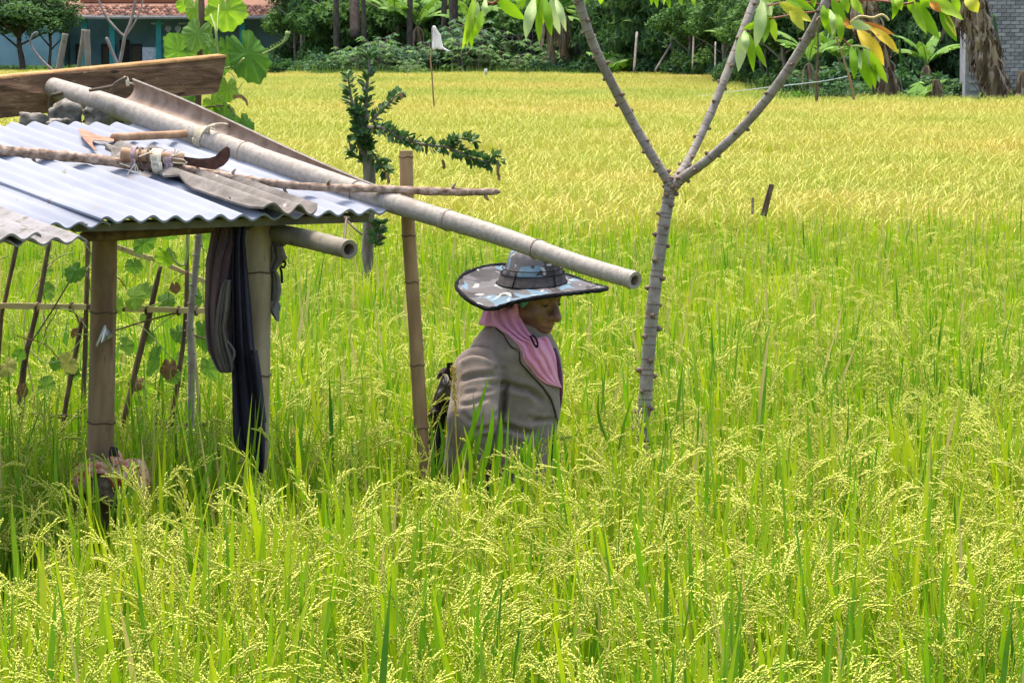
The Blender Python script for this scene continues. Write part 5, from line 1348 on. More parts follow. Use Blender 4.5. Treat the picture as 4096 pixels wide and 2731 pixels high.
SH_N, SH_F = np.array([fx(1893), DP - .150, fz(1468)]), np.array([fx(2080), DP + .165, fz(1400)])
EL_N, EL_F = np.array([fx(1893), DP - .205, fz(1640)]), np.array([fx(2060), DP + .20, fz(1650)])
HA_N, HA_F = np.array([fx(1850), DP - .14, fz(1850)]), np.array([fx(2110), DP + .14, fz(1850)])
def hand(X, Y, Z, w, dirv):
    dirv = unit(dirv); s_ = unit(np.cross(dirv, [0, 1, .2])); t_ = np.cross(dirv, s_)
    d = ell(X, Y, Z, w + dirv * .045, (.032, .026, .042))
    for k, (o, l) in enumerate(((-.024, .062), (-.008, .075), (.008, .070), (.024, .055))):
        a = w + dirv * .075 + s_ * o; b = a + dirv * l * .55 + t_ * .006; c = b + dirv * l * .4 + t_ * .022
        d = smin(d, capsule(X, Y, Z, a, b, .009, .0085), .006); d = smin(d, capsule(X, Y, Z, b, c, .0085, .007), .004)
    a = w + dirv * .03 - s_ * .03; d = smin(d, capsule(X, Y, Z, a, a + dirv * .035 - s_ * .02 + t_ * .01, .011, .009), .008)
    return d
def body_sdf(X, Y, Z):
    d = head_sdf(X, Y, Z)
    d = smin(d, capsule(X, Y, Z, neck0, neck1, .050, .062), .03)
    d = smin(d, ell(X, Y, Z, (fx(2050), DP + .02, fz(1530)), (.095, .095, .17)), .05)
    d = smin(d, ell(X, Y, Z, (fx(2035), DP + .03, fz(1800)), (.085, .080, .15)), .05)
    for s_, e_, h_ in ((SH_N, EL_N, HA_N), (SH_F, EL_F, HA_F)):
        d = smin(d, capsule(X, Y, Z, s_, e_, .032, .030), .02); d = smin(d, capsule(X, Y, Z, e_, h_, .037, .026), .012)
        d = smin(d, hand(X, Y, Z, h_, (h_ - e_) * np.array([.5, .5, 1])), .012)
    for sy in (-.07, .10):
        hip_ = (fx(2030), DP + sy, fz(1850)); kn = (fx(2040), DP + sy, .42); an = (fx(2030), DP + sy, .07)
        d = smin(d, capsule(X, Y, Z, hip_, kn, .075, .050), .03); d = smin(d, capsule(X, Y, Z, kn, an, .048, .034), .012)
        d = smin(d, ell(X, Y, Z, (fx(2075), DP + sy - .02, .035), (.115, .045, .035)), .02)
    return d
def mesh_from(name, v, f, mats, parent, smooth=True):
    me = bpy.data.meshes.new(name); me.from_pydata(v.tolist(), [], f.tolist())
    for m in (mats if isinstance(mats, list) else [mats]): me.materials.append(m)
    me.polygons.foreach_set('use_smooth', [True] * len(me.polygons)); me.update()
    return put(name, me, parent)
lo = (fx(1780), DP - .28, -.02); hi = (fx(2290), DP + .32, fz(1020))
# one continuous skin, with the head finer: the head grid is resampled near the face only
v, f = sdf_mesh(body_sdf, lo, hi, .0052)
body = mesh_from('body', v, f, M['skin'], per)
# lips and closed eyes read as darker slits
for sgn in (-1, 1):
    mb = MB(); mb.tube(spline([hw((.0895, sgn * .031 - .011, .0040)), hw((.0930, sgn * .031, .0010)), hw((.0895, sgn * .031 + .011, .0035))], 5), [.001, .0016, .002, .0022, .0024, .0026, .0024, .0022, .002, .0016, .001], 6)
    mb.build('eyelid_line', M['eye'], per)
    mb = MB(); mb.tube(spline([hw((.094, sgn * .012, .030)), hw((.0985, sgn * .028, .036)), hw((.088, sgn * .046, .030))], 5), [.002, .003, .0034, .0034, .0034, .0032, .003, .0026, .002, .0014, .001], 6)
    mb.build('eyebrow', M['eye'], per)
mb = MB(); mb.tube(spline([hw((.0925, -.023, -.0620)), hw((.1010, -.010, -.0605)), hw((.1060, 0, -.0605)), hw((.1010, .010, -.0605)), hw((.0925, .023, -.0620))], 4), [.0012] + [.0028] * 15 + [.0012], 6)
mb.build('mouth', M['lip'], per)

# blazer
SEC = np.array([  # py, left, right, half depth
    (1262, 1985, 2140, .075), (1290, 1956, 2165, .10), (1320, 1928, 2195, .108), (1360, 1896, 2218, .138), (1400, 1872, 2236, .155), (1450, 1858, 2248, .162), (1500, 1856, 2254, .160),
    (1560, 1852, 2254, .158), (1620, 1850, 2248, .155), (1680, 1848, 2236, .153), (1750, 1845, 2226, .155), (1830, 1840, 2222, .160), (1960, 1830, 2230, .165)], float)
zs = np.array([fz(p) for p in SEC[:, 0]])[::-1]; cxs = fx((SEC[:, 1] + SEC[:, 2]) / 2)[::-1]; hws = ((SEC[:, 2] - SEC[:, 1]) / 2 * DP / F)[::-1]; hds = (SEC[:, 3] - .022 * np.clip((SEC[:, 0] - 1360) / 120, 0, 1))[::-1]
def blazer_sdf(X, Y, Z):
    cx = np.interp(Z, zs, cxs); hx = np.interp(Z, zs, hws); hy = np.interp(Z, zs, hds)
    q = np.sqrt(((X - cx) / hx) ** 2 + ((Y - DP - .015) / hy) ** 2)
    d = (q - 1) * np.minimum(hx, hy) * .9
    d = smax(d, Z - fz(1268), .03); d = smax(d, fz(1945) - Z, .006)
    a = capsule(X, Y, Z, SH_N + np.array([.012, .02, .0]), EL_N, .070, .069); a = smin(a, capsule(X, Y, Z, EL_N, HA_N, .068, .055), .02)
    b = capsule(X, Y, Z, SH_F, EL_F, .068, .06); b = smin(b, capsule(X, Y, Z, EL_F, HA_F, .058, .05), .02)
    d = smin(d, a, .010); d = smin(d, b, .02)
    return d
v, f = sdf_mesh(blazer_sdf, (fx(1730), DP - .33, fz(1990)), (fx(2300), DP + .33, fz(1240)), .0058)
# cloth folds: creases pressed into the side the viewer sees
def zc(pts): return np.array([(x / 2.376 + 1680, y / 2.376 + 1200) for x, y in pts])
CRE = [([(330, 610), (360, 550), (430, 505), (500, 488), (570, 492), (640, 510), (700, 545), (738, 585)], .016, 12),
       ([(380, 770), (440, 740), (520, 718), (620, 708), (720, 706), (800, 718)], .010, 9),
       ([(640, 800), (720, 796), (800, 800), (850, 815), (930, 835), (1020, 855), (1090, 890), (1140, 940), (1170, 985)], .015, 11),
       ([(820, 790), (800, 860), (790, 950), (782, 1040), (768, 1090), (755, 1180)], .021, 9),
       ([(700, 660), (750, 650), (810, 655)], .007, 8),
       ([(370, 1000), (430, 990), (510, 978), (600, 945), (650, 930)], .006, 8),
       ([(420, 890), (480, 870), (540, 868)], .004, 7), ([(600, 880), (660, 860), (740, 840)], .005, 8),
       ([(740, 1195), (800, 1200), (870, 1218), (950, 1245), (1040, 1262), (1100, 1262)], .016, 10),
       ([(1060, 1160), (1120, 1146), (1190, 1140), (1290, 1138)], .010, 7), ([(1020, 1120), (1100, 1125), (1160, 1140)], .005, 9),
       ([(470, 1255), (540, 1240), (620, 1225), (720, 1205)], .012, 8),
       ([(400, 1060), (440, 1120), (500, 1150)], .005, 8), ([(690, 1100), (730, 1080), (765, 1030)], .006, 7),
       ([(820, 1400), (900, 1370), (1000, 1400)], .006, 9), ([(560, 1320), (620, 1300), (700, 1330)], .010, 10)]
vx, vz = v[:, 0] / DP * F + 2048, None
pyv = 1365.5 - (np.tan(np.arctan2(v[:, 2] - CAMZ, v[:, 1]) + PITCH)) * F
pxv = 2048 + v[:, 0] / np.hypot(v[:, 1], v[:, 2] - CAMZ) * F
# vertex normals
fa = v[f[:, 0]]; n_ = np.cross(v[f[:, 2]] - fa, v[f[:, 1]] - v[f[:, 3]])
vn = np.zeros_like(v)
for k in range(4): np.add.at(vn, f[:, k], n_)
vn /= np.maximum(np.linalg.norm(vn, axis=1), 1e-9)[:, None]
c0 = v.mean(0)
if np.mean(np.sum(vn * (v - c0), 1)) < 0: vn = -vn; f = f[:, ::-1]
front = np.clip(-vn[:, 1] * 1.6, 0, 1)
disp = np.zeros(len(v))
for pts, amp, w in [(p_, a_ * 1.45, w_) for p_, a_, w_ in CRE]:
    q = spline(zc(pts), 6)
    dd = np.full(len(v), 1e9); tt = np.zeros(len(v))
    for i in range(len(q) - 1):
        a, b = q[i], q[i + 1]; ab = b - a; t = np.clip(((pxv - a[0]) * ab[0] + (pyv - a[1]) * ab[1]) / (ab @ ab), 0, 1)
        e = np.hypot(pxv - a[0] - ab[0] * t, pyv - a[1] - ab[1] * t); better = e < dd; dd = np.where(better, e, dd); tt = np.where(better, (i + t) / (len(q) - 1), tt)
    taper = np.clip(np.minimum(tt, 1 - tt) * 5, .15, 1)
    disp -= amp * taper * np.exp(-(dd / w) ** 2)
    disp += amp * .22 * taper * np.exp(-((dd - w * 2.1) / (w * 1.2)) ** 2)
disp += .007 * (vnoise(v[:, 0] * 16 + 50, v[:, 1] * 16, v[:, 2] * 24, 3) - .5)
v2 = v + vn * (disp * front)[:, None]
for _ in range(1):                                  # one light relaxation
    s_ = np.zeros_like(v2); c_ = np.zeros(len(v2))
    for k in range(4):
        np.add.at(s_, f[:, k], v2[f[:, (k + 1) % 4]] + v2[f[:, (k - 1) % 4]]); np.add.at(c_, f[:, k], 2)
    v2 = v2 * .6 + .4 * s_ / c_[:, None]
blz = mesh_from('blazer', v2, f, M['blazer'], per)
BV = BVHTree.FromPolygons([tuple(q) for q in v2], [tuple(q) for q in f])
cam0 = Vector((0, 0, CAMZ))
def hit(px, py, trees, off=.006, default=9.9):
    d = (P(px, py, 10) - cam0).normalized(); best = None
    for t in trees:
        l, n, i, ds = t.ray_cast(cam0, d)
        if l is not None and (best is None or ds < best): best = ds
    if best is None: return P(px, py, default)
    return cam0 + d * (best - off)
# scarf: hood round the head and neck
def hood_sdf(X, Y, Z):
    x, y, z = hl(X, Y, Z)
    d = ell(x, y, z, (-.018, 0, .030), (.106, .092, .112)) * HS
    d = smin(d, capsule(X, Y, Z, hw((-.03, 0, -.05)), np.array([fx(2030), DP, fz(1372)]), .078, .100), .03)
    d = smin(d, capsule(X, Y, Z, hw((.02, 0, -.115)), np.array([fx(2110), DP - .06, fz(1400)]), .045, .06), .03)
    inner = head_sdf(X, Y, Z) - .003
    cut = ell(x, y, z, (.125, 0, -.02), (.098, .088, .106)) * HS
    d = smax(d, -cut, .006)
    ph = np.arctan2(Y - DP, X - fx(2050))
    d = d + .005 * np.sin(ph * 13 + Z * 46) * np.clip((HC[2] - Z) * 8, 0, 1)
    d = smax(d, Z - fz(1172) + .30 * (X - fx(2060)), .004)
    d = smax(d, fz(1300) - Z - .9 * np.maximum(0, X - fx(1985)), .006)
    return smax(d, -inner, .003)
v, f = sdf_mesh(hood_sdf, (fx(1900), DP - .2, fz(1480)), (fx(2240), DP + .2, fz(1020)), .005)
vn = None
hood = mesh_from('headscarf', v, f, M['pink'], per)
HV = BVHTree.FromPolygons([tuple(q) for q in v], [tuple(q) for q in f])
LEFT = [(1957, 1222), (1957, 1262), (1972, 1296), (2010, 1325), (2050, 1358), (2078, 1388), (2096, 1440), (2122, 1472), (2150, 1508), (2184, 1532), (2214, 1541), (2244, 1549)]
RIGHT = [(2066, 1215), (2080, 1262), (2096, 1298), (2120, 1336), (2150, 1356), (2186, 1348), (2206, 1384), (2220, 1420), (2226, 1460), (2232, 1500), (2238, 1530), (2246, 1550)]
def bib(Lp, Rp, folds, amp, off, n=26, trees=None):
    A, B = spline(Lp, 6), spline(Rp, 6); rows = []
    for j, (a, b) in enumerate(zip(A, B)):
        fj = j / (len(A) - 1); line = []
        for i in range(n + 1):
            fi = i / n; x, y = a + (b - a) * fi
            h = hit(x, y, trees)
            line.append(np.array(h))
        rows.append(np.array(line))
    G = np.array(rows); D = G[:, :, 1].copy()
    for _ in range(14):                               # let the cloth bridge hollows
        E = D.copy(); E[1:-1, 1:-1] = (D[:-2, 1:-1] + D[2:, 1:-1] + D[1:-1, :-2] + D[1:-1, 2:]) / 4
        E[:, 0] = np.r_[D[0, 0], (D[:-2, 0] + D[2:, 0]) / 2, D[-1, 0]]; E[:, -1] = np.r_[D[0, -1], (D[:-2, -1] + D[2:, -1]) / 2, D[-1, -1]]
        D = np.minimum(E, G[:, :, 1] - .002)
    out = []
    for j in range(G.shape[0]):
        fj = j / (G.shape[0] - 1); line = []
        for i in range(n + 1):
            fi = i / n
            x, y = A[j] + (B[j] - A[j]) * fi
            wv = math.sin(fi * folds * 6.28 + 1.2 * math.sin(fj * 4)) * amp * (.35 + .65 * math.sin(math.pi * min(1, fj * 1.1 + .1)))
            line.append(P(x, y, D[j, i] - off + wv))
        out.append(line)
    return out
mb = MB(); mb.grid(bib(LEFT, RIGHT, 3.7, .0095, .009, trees=[BV, HV]), rev=False)
solid(mb.build('scarf_front', M['pink'], hood), .003)
mb = MB(); q = [hit(x, y, [HV, BVHTree.FromPolygons([tuple(p) for p in np.array([v_.co for v_ in body.data.vertices])], [tuple(p.vertices) for p in body.data.polygons])], .004) for x, y in ((2074, 1205), (2078, 1228), (2092, 1232), (2110, 1215), (2120, 1200))]
mb.add([q[0], q[1], q[2], q[3], q[4]], [(0, 1, 2), (0, 2, 3), (0, 3, 4)]); solid(mb.build('inner_cap', M['teal_cap'], per), .002)
# lapel, dark tubes drawing the gap shade along its edges, inner shirt
LO_ = [(1985, 1309), (2017, 1337), (2036, 1372), (2050, 1387), (2081, 1399), (2083, 1449), (2126, 1496), (2177, 1550), (2207, 1598), (2222, 1646), (2228, 1680)]
LI_ = [(2000, 1306), (2045, 1345), (2070, 1372), (2085, 1392), (2098, 1418), (2112, 1455), (2150, 1508), (2205, 1548), (2236, 1590), (2238, 1640), (2232, 1682)]
rows = []
A, B = np.array(LO_, float), np.array(LI_, float)
mb = MB(); rr_ = []
for j in np.linspace(0, len(A) - 1, 50):
    i = int(min(j, len(A) - 2)); k = j - i; a = A[i] + (A[i + 1] - A[i]) * k; b = B[i] + (B[i + 1] - B[i]) * k
    rr_.append([hit(*(a + (b - a) * t), [BV], .009 - .004 * t) for t in np.linspace(0, 1, 7)])
mb.grid(rr_); solid(mb.build('lapel', M['blazer'], blz), .006)
mb = MB(); mb.tube([hit(x, y, [BV], .004) for x, y in np.array([A[int(min(j, len(A) - 2))] + (A[int(min(j, len(A) - 2)) + 1] - A[int(min(j, len(A) - 2))]) * (j - int(min(j, len(A) - 2))) for j in np.linspace(0, len(A) - 1, 60)])], .0042, 6)
mb.tube([hit(x, y, [BV], .002) for x, y in spline([(2228, 1676), (2222, 1700), (2214, 1745), (2210, 1790), (2206, 1840)], 6)], .004, 6)
mb.build('lapel_edge_shade', M['blazer_edge_shade'], blz)
mb = MB(); Lq = spline([(2212, 1392), (2226, 1440), (2234, 1500), (2240, 1550), (2240, 1600), (2232, 1660)], 5); Rq = spline([(2222, 1392), (2238, 1440), (2247, 1500), (2251, 1550), (2248, 1600), (2236, 1660)], 5)
mb.grid([[hit(*(a + (b - a) * t), [BV], .004, 9.98) for t in (0, .5, 1)] for a, b in zip(Lq, Rq)]); solid(mb.build('inner_shirt', M['purple'], per), .002)
# chin cord
mb = MB(); mb.tube(spline([P(x, y, 9.845) for x, y in ((2122, 1342), (2130, 1362), (2138, 1378), (2146, 1388), (2150, 1380), (2148, 1362), (2138, 1348), (2128, 1340))], 5), .0032, 6)
mb.tube(spline([hit(x, y, [HV, BV], .006) for x, y in ((2066, 1222), (2070, 1250), (2078, 1275), (2092, 1300), (2112, 1330))], 4), .003, 6)
mb.build('chin_cord', M['hat_dark'], per)
# trousers (hidden in the rice)
def leg_sdf(X, Y, Z):
    d = ell(X, Y, Z, (fx(2033), DP + .015, fz(1900)), (.11, .115, .10))
    for sy in (-.07, .10):
        d = smin(d, capsule(X, Y, Z, (fx(2032), DP + sy, fz(1880)), (fx(2040), DP + sy, .42), .078, .062), .03); d = smin(d, capsule(X, Y, Z, (fx(2040), DP + sy, .42), (fx(2032), DP + sy, .12), .064, .056), .02)
    return d
v, f = sdf_mesh(leg_sdf, (fx(1780), DP - .25, .05), (fx(2280), DP + .3, fz(1740)), .016)
mesh_from('trousers', v, f, M['cloth_greybrown'], per)

# hat: wide wavy brim, tall crown, dark band
hat = put('hat', MB().mesh('hat', M['camo']), per)
rim = [(1825, 1138, -.02), (1868, 1190, -.10), (1955, 1232, -.155), (2050, 1206, -.185), (2150, 1186, -.20), (2250, 1174, -.185), (2340, 1163, -.12), (2424, 1152, -.03), (2408, 1143, .04), (2360, 1130, .11), (2270, 1098, .17), (2150, 1072, .20), (2040, 1056, .19), (1950, 1062, .15), (1868, 1088, .07)]
RIM = spline([P(x, y, DP + d) for x, y, d in rim], 8, closed=True)
nr = len(RIM)
cc = np.array([fx(2127), DP - .005, fz(1128)])
def crown_ring(rx, ry, c, tiltx=0.0, tilty=0.0):
    out = []
    for i in range(nr):
        v_ = RIM[i] - cc; an = math.atan2(v_[1], v_[0])
        out.append(c + np.array([math.cos(an) * rx, math.sin(an) * ry, -math.cos(an) * rx * tiltx + math.sin(an) * ry * tilty]))
    return np.array(out)
BASE = crown_ring(.0985, .104, cc, -.02, .10)
def brim(off):
    rows = []
    for t in np.linspace(0, 1, 11):
        k = BASE * (1 - t) + RIM * t
        sagv = .014 * math.sin(math.pi * t)
        wv = np.array([.0035 * math.sin(i * .55) * t * (1 - t) * 4 for i in range(nr)])
        k = k.copy(); k[:, 2] += -sagv * .5 + wv + off; rows.append(k)
    return rows
mb = MB(); mb.grid(brim(0), closed_u=True, rev=True)
me = mb.mesh('hat', M['camo']); hat.data = me
mb = MB(); mb.grid(brim(-.006), closed_u=True); mb.build('brim_underside', M['hat_dark'], hat)  # underside of the brim, coloured near black
mb = MB(); q = np.vstack([RIM, RIM[:1]]); mb.tube(q - np.array([0, 0, .003]), .0062, 8, jit=.25); mb.build('brim_edge', M['hat_dark'], hat)
mb = MB(); rows = []
top = np.array([fx(2140), DP, fz(1000)])
for t in np.linspace(0, 1, 14):
    if t < .78:
        s_ = t / .78; rx = .0985 - .026 * s_ - .004 * math.sin(s_ * 3.1); ry = .104 - .026 * s_; c = cc + (top - cc) * (s_ * .92)
    else:
        s_ = (t - .78) / .22; rx = .0725 * math.cos(s_ * 1.55) + .0005; ry = .078 * math.cos(s_ * 1.55) + .0005; c = cc + (top - cc) * (.92 + .16 * math.sin(s_ * 1.57))
    k = crown_ring(rx, ry, c, -.02, .10)
    k[:, 2] += np.array([.0025 * math.sin(i * .8 + t * 5) for i in range(nr)]); rows.append(k)
mb.grid(rows, closed_u=True); crown = mb.build('crown', M['camo'], hat)
mb = MB(); rows = []
for t in (0, .12, .25, .36):
    s_ = t / .78; c = cc + (top - cc) * (s_ * .92); rows.append(crown_ring(.0985 - .026 * s_ + .0025, .104 - .026 * s_ + .0025, c, -.02, .10))
mb.grid(rows[:3], closed_u=True); mb.build('hat_band', M['hat_band'], hat)
mb = MB()
for t, rad in ((.40, .0016), (.27, .0016), (.0, .0022)):
    s_ = t / .78; c = cc + (top - cc) * (s_ * .92); k = crown_ring(.0985 - .026 * s_ + .004, .104 - .026 * s_ + .004, c, -.02, .10); mb.tube(np.vstack([k, k[:1]]), rad, 5)
for px in (2047, 2222):
    i = int(np.argmin([abs(P_[0] - fx(px)) + (10 if P_[1] > DP else 0) for P_ in rows[0]]))
    mb.tube([rows[0][i] + np.array([0, -.004, 0]), rows[2][i] + np.array([0, -.004, 0]), rows[3][i] + np.array([0, -.004, .003])], .002, 5)
mb.build('band_cord', M['hat_dark'], hat)

# dark bag at her back
bag = thing('shoulder_bag', 'dark cloth bag with grey flap hanging behind the farmer', 'bag', P(1770, 1700, 10.05))
def bagpart(name, m, pts, d0, th, seed):
    """puffy cloth piece with outline pts (photo pixels)"""
    q = spline(pts, 6, closed=True); c = q.mean(0); rows = []
    for t in np.linspace(0, 1, 7):
        rows.append([P(*(c + (p - c) * math.sin(t * math.pi / 2 + .001)), d0 - th * math.cos(t * math.pi / 2) * (1 + .25 * math.sin(i * .9 + seed))) for i, p in enumerate(q)])
    back = [[P(*(c + (p - c) * math.sin((1 - t) * math.pi / 2 + .001)), d0 + th * math.sin(t * math.pi / 2)) for p in q] for t in np.linspace(0, 1, 7)]
    mb = MB(); mb.grid(rows + back[1:], closed_u=True, rev=True); return mb.build(name, M[m], bag)
bagpart('body', 'bag_dark', [(1742, 1575), (1720, 1640), (1708, 1690), (1712, 1720), (1800, 1725), (1820, 1650), (1815, 1575), (1780, 1570)], 10.06, .05, 1)
bagpart('flap', 'bag_grey', [(1775, 1496), (1762, 1520), (1746, 1580), (1790, 1586), (1812, 1580), (1815, 1510), (1795, 1504)], 10.02, .035, 2)
bagpart('lower_body', 'bag_blue', [(1708, 1685), (1706, 1760), (1712, 1900), (1800, 1900), (1815, 1700), (1780, 1690)], 10.08, .05, 3)
bagpart('bundle_top', 'bag_dark', [(1745, 1515), (1762, 1480), (1790, 1466), (1808, 1480), (1805, 1500), (1775, 1495), (1760, 1512)], 10.05, .018, 4)
mb = MB(); mb.tube(spline([P(x, y, 9.99) for x, y in ((1776, 1497), (1760, 1535), (1742, 1580), (1725, 1625), (1710, 1668))], 5), .0035, 6); mb.build('piping', M['scar'], bag)
mb = MB(); mb.tube(spline([P(x, y, 9.98) for x, y in ((1798, 1450), (1800, 1480), (1806, 1505), (1818, 1530))], 5), .009, 6, flat=.5); mb.build('strap', M['hat_dark'], bag)

# single rice plants close in front of her
tall = thing('rice_plant', 'tall yellow upright rice head with long green blades before the blazer sleeve', 'plant', P(1830, 2000, 9.55))
random.seed(5); mb = MB()
sd_ = 9.55; q = spline([P(1838, 2150, sd_), P(1832, 1900, sd_), P(1822, 1700, sd_), P(1818, 1560, sd_), P(1812, 1470, sd_)], 6)
mb.tube(q, np.linspace(.003, .0012, len(q)), 5, mat=0)
for k in range(150):
    f = .55 + .45 * k / 150; i = min(len(q) - 2, int(f * (len(q) - 1))); p = q[i] + (q[i + 1] - q[i]) * random.random()
    az = random.uniform(0, 6.28); o = np.array([math.cos(az), math.sin(az), 0]) * random.uniform(.002, .012) * (1.3 - .6 * f)
    grain(mb, p + o, (o[0] * 30, o[1] * 30, 1.0), .0085, .0032, random.uniform(.5, .95), 1)
for k in range(5):
    x = (1806, 1845, 1798, 1830, 1850)[k]; y = (1500, 1520, 1560, 1470, 1580)[k]; b = np.array(P(1822, y + 60, sd_)); e = np.array(P(x, y - 30, sd_ - .01))
    for j in range(12): grain(mb, b + (e - b) * j / 11, (e - b) / np.linalg.norm(e - b) + np.array([random.uniform(-.2, .2), random.uniform(-.2, .2), 0]), .0085, .0032, random.uniform(.5, .95), 1)
mb.build('seed_head', [M['ripe_head'], M['ripe_head']], tall)
def tblade(px0, py0, px1, py1, w, d, rnd=.4, m='rice_leaf'):
    A, B = np.array(P(px0, py0, d)), np.array(P(px1, py1, d - .03)); n = 8; t = np.linspace(0, 1, n)
    bend = np.array([.02 * random.uniform(-1, 1), .01, 0]); q_ = [A + (B - A) * k + bend * math.sin(math.pi * k) for k in t]
    mb = MB(); mb.ribbon(q_, PX(w, d) * np.array([.7, .9, 1, 1, .9, .75, .45, .03]), (1, .25, 0), 0, rnd, .14); mb.build('leaf_blade', M[m], tall)
for a in [(1790, 1960, 1958, 1490, 20, 9.5, .45), (1900, 1960, 1973, 1615, 26, 9.5, .5), (1955, 2000, 2004, 1640, 24, 9.45, .5), (1875, 1900, 1934, 1630, 16, 9.5, .3), (1840, 1900, 1892, 1570, 15, 9.52, .3), (1745, 1900, 1745, 1650, 14, 9.5, .15),
          (1728, 1920, 1720, 1660, 14, 9.5, .2), (1860, 2010, 1854, 1700, 18, 9.45, .85), (1900, 1880, 1914, 1720, 12, 9.52, .25), (2118, 1980, 2114, 1730, 20, 9.45, .4), (2150, 1960, 2134, 1715, 20, 9.45, .4), (2165, 1900, 2163, 1690, 13, 9.48, .15),
          (2225, 1980, 2226, 1670, 16, 9.5, .35), (2190, 1990, 2212, 1690, 12, 9.5, .7), (2270, 1980, 2248, 1720, 16, 9.5, .2), (2060, 1990, 2080, 1760, 16, 9.45, .3), (2440, 1780, 2398, 1560, 13, 9.9, .3), (2475, 1800, 2540, 1560, 12, 9.9, .35)]:
    tblade(*a)
# ------------------------------------------------------------------ house on the left, far behind the field
DH = 165.0
def hx_(px): return (px - 2048) / F * DH
def hz(py): return P(2048, py, DH).z
house = thing('house', 'teal walled house with brown tiled roof and shaded porch', 'house', (hx_(600), DH, 0))
def hbox(name, m, x0, x1, z0, z1, y0, y1, parent=None):
    mb = MB(); mb.box(((x0 + x1) / 2, (y0 + y1) / 2, (z0 + z1) / 2), (x1 - x0, y1 - y0, z1 - z0)); return mb.build(name, M[m], parent or house, smooth=False)
eave = hz(72)
hbox('wall', 'teal_wall', hx_(-140), hx_(238), 0, eave + .3, DH + .6, DH + 6)
hbox('corner_pillar', 'teal_post', hx_(238), hx_(254), 0, eave + .2, DH + .55, DH + 1.0)
back = hbox('back_wall', 'teal_wall', hx_(254), hx_(1120), 0, eave + .5, DH + 3.2, DH + 6)
hbox('plinth', 'fascia', hx_(254), hx_(1120), 0, .28, DH + .2, DH + 3.2)
for a, b in ((275, 330), (380, 440), (500, 545)):
    fr_ = hbox('window', 'dark_wood', hx_(a), hx_(b), .9, 2.1, DH + 3.12, DH + 3.2); hbox('pane', 'glass', hx_(a + 4), hx_(b - 4), 1.0, 2.0, DH + 3.09, DH + 3.12, fr_)
dr = hbox('door', 'dark_wood', hx_(455), hx_(495), .28, 2.3, DH + 3.1, DH + 3.2)
for px in (342, 452, 638, 972): hbox('porch_post', 'teal_post', hx_(px - 11), hx_(px + 11), 0, eave, DH + .2, DH + .46)
hbox('porch_post', 'teal_post', hx_(322), hx_(332), 0, eave, DH + 1.5, DH + 1.7)
hbox('low_wall', 'white_paint', hx_(570), hx_(628), 0, hz(190), DH + .5, DH + .7)
hbox('lintel', 'white_paint', hx_(605), hx_(655), hz(98), hz(92), DH + .6, DH + .7)
hbox('lintel', 'white_paint', hx_(715), hx_(745), hz(98), hz(92), DH + .6, DH + .7)
# roof slab, fascia and rows of tiles
ya, za, yb, zb = DH - .55, eave + .06, DH + 5.5, eave + 2.7
mb = MB(); mb.add([(hx_(238), ya, za), (hx_(1130), ya, za), (hx_(1130), yb, zb), (hx_(238), yb, zb), (hx_(238), ya, za - .08), (hx_(1130), ya, za - .08), (hx_(1130), yb, zb - .08), (hx_(238), yb, zb - .08)],
                  [(0, 1, 2, 3), (7, 6, 5, 4), (0, 4, 5, 1), (1, 5, 6, 2), (2, 6, 7, 3), (3, 7, 4, 0)])
roof_o = mb.build('roof', M['tile'], house, smooth=False)
mb = MB(); n = 24
A = [(hx_(238 + (1135 - 238) * i / n), DH - .58, eave + .04 + .10 * max(0, 1 - i / 5) ** 2 * 1.3 - .02) for i in range(n + 1)]
mb.grid([[(x, y, z - .09) for x, y, z in A], [(x, y, z + .07) for x, y, z in A], [(x, y + .3, z + .07) for x, y, z in A]]); solid(mb.build('fascia', M['fascia'], house), .03)
tm = MB(); rows = []
for k in range(7):
    a = math.pi * k / 6 * 1.0; rows.append([(.11 * math.cos(a), 0, .05 * math.sin(a)), (.095 * math.cos(a), .30, .042 * math.sin(a))])
tm.grid(rows); tm.box((0, 0, .01), (.2, .02, .03)); TM = tm.mesh('roof_tile', M['tile'])
ang = math.atan2(zb - za, yb - ya); cnt = 0
for r in range(5):
    for c in range(60):
        px = 245 + c * 15.0 + (7 if r % 2 else 0)
        if px > 1128 or cnt >= 300: continue
        cnt += 1
        o = put('tile', TM, roof_o); t_ = r * .25
        o.matrix_basis = Matrix.Translation((hx_(px), ya - .02 + t_ * math.cos(ang), za + .03 + t_ * math.sin(ang) + random.uniform(-.012, .012))) @ Matrix.Rotation(ang - .06, 4, 'X') @ Matrix.Rotation(random.uniform(-.06, .06), 4, 'Z')
hbox('ridge_course', 'ridge_tile', hx_(320), hx_(760), hz(10), hz(-12), DH + .9, DH + 1.2, roof_o)
laun = thing('laundry', 'white washing hanging in the shade of the house porch', 'clothes', (hx_(690), DH + .9, hz(110)))
for px in (672, 712):
    mb = MB(); mb.grid([[(hx_(px + dx), DH + .9 + .04 * math.sin(dx), hz(y)) for dx in np.linspace(-16 * k, 12 * k, 6)] for y, k in ((104, .5), (116, .9), (126, .5), (131, .15))]); solid(mb.build('shirt', M['white_paint'], laun), .02)

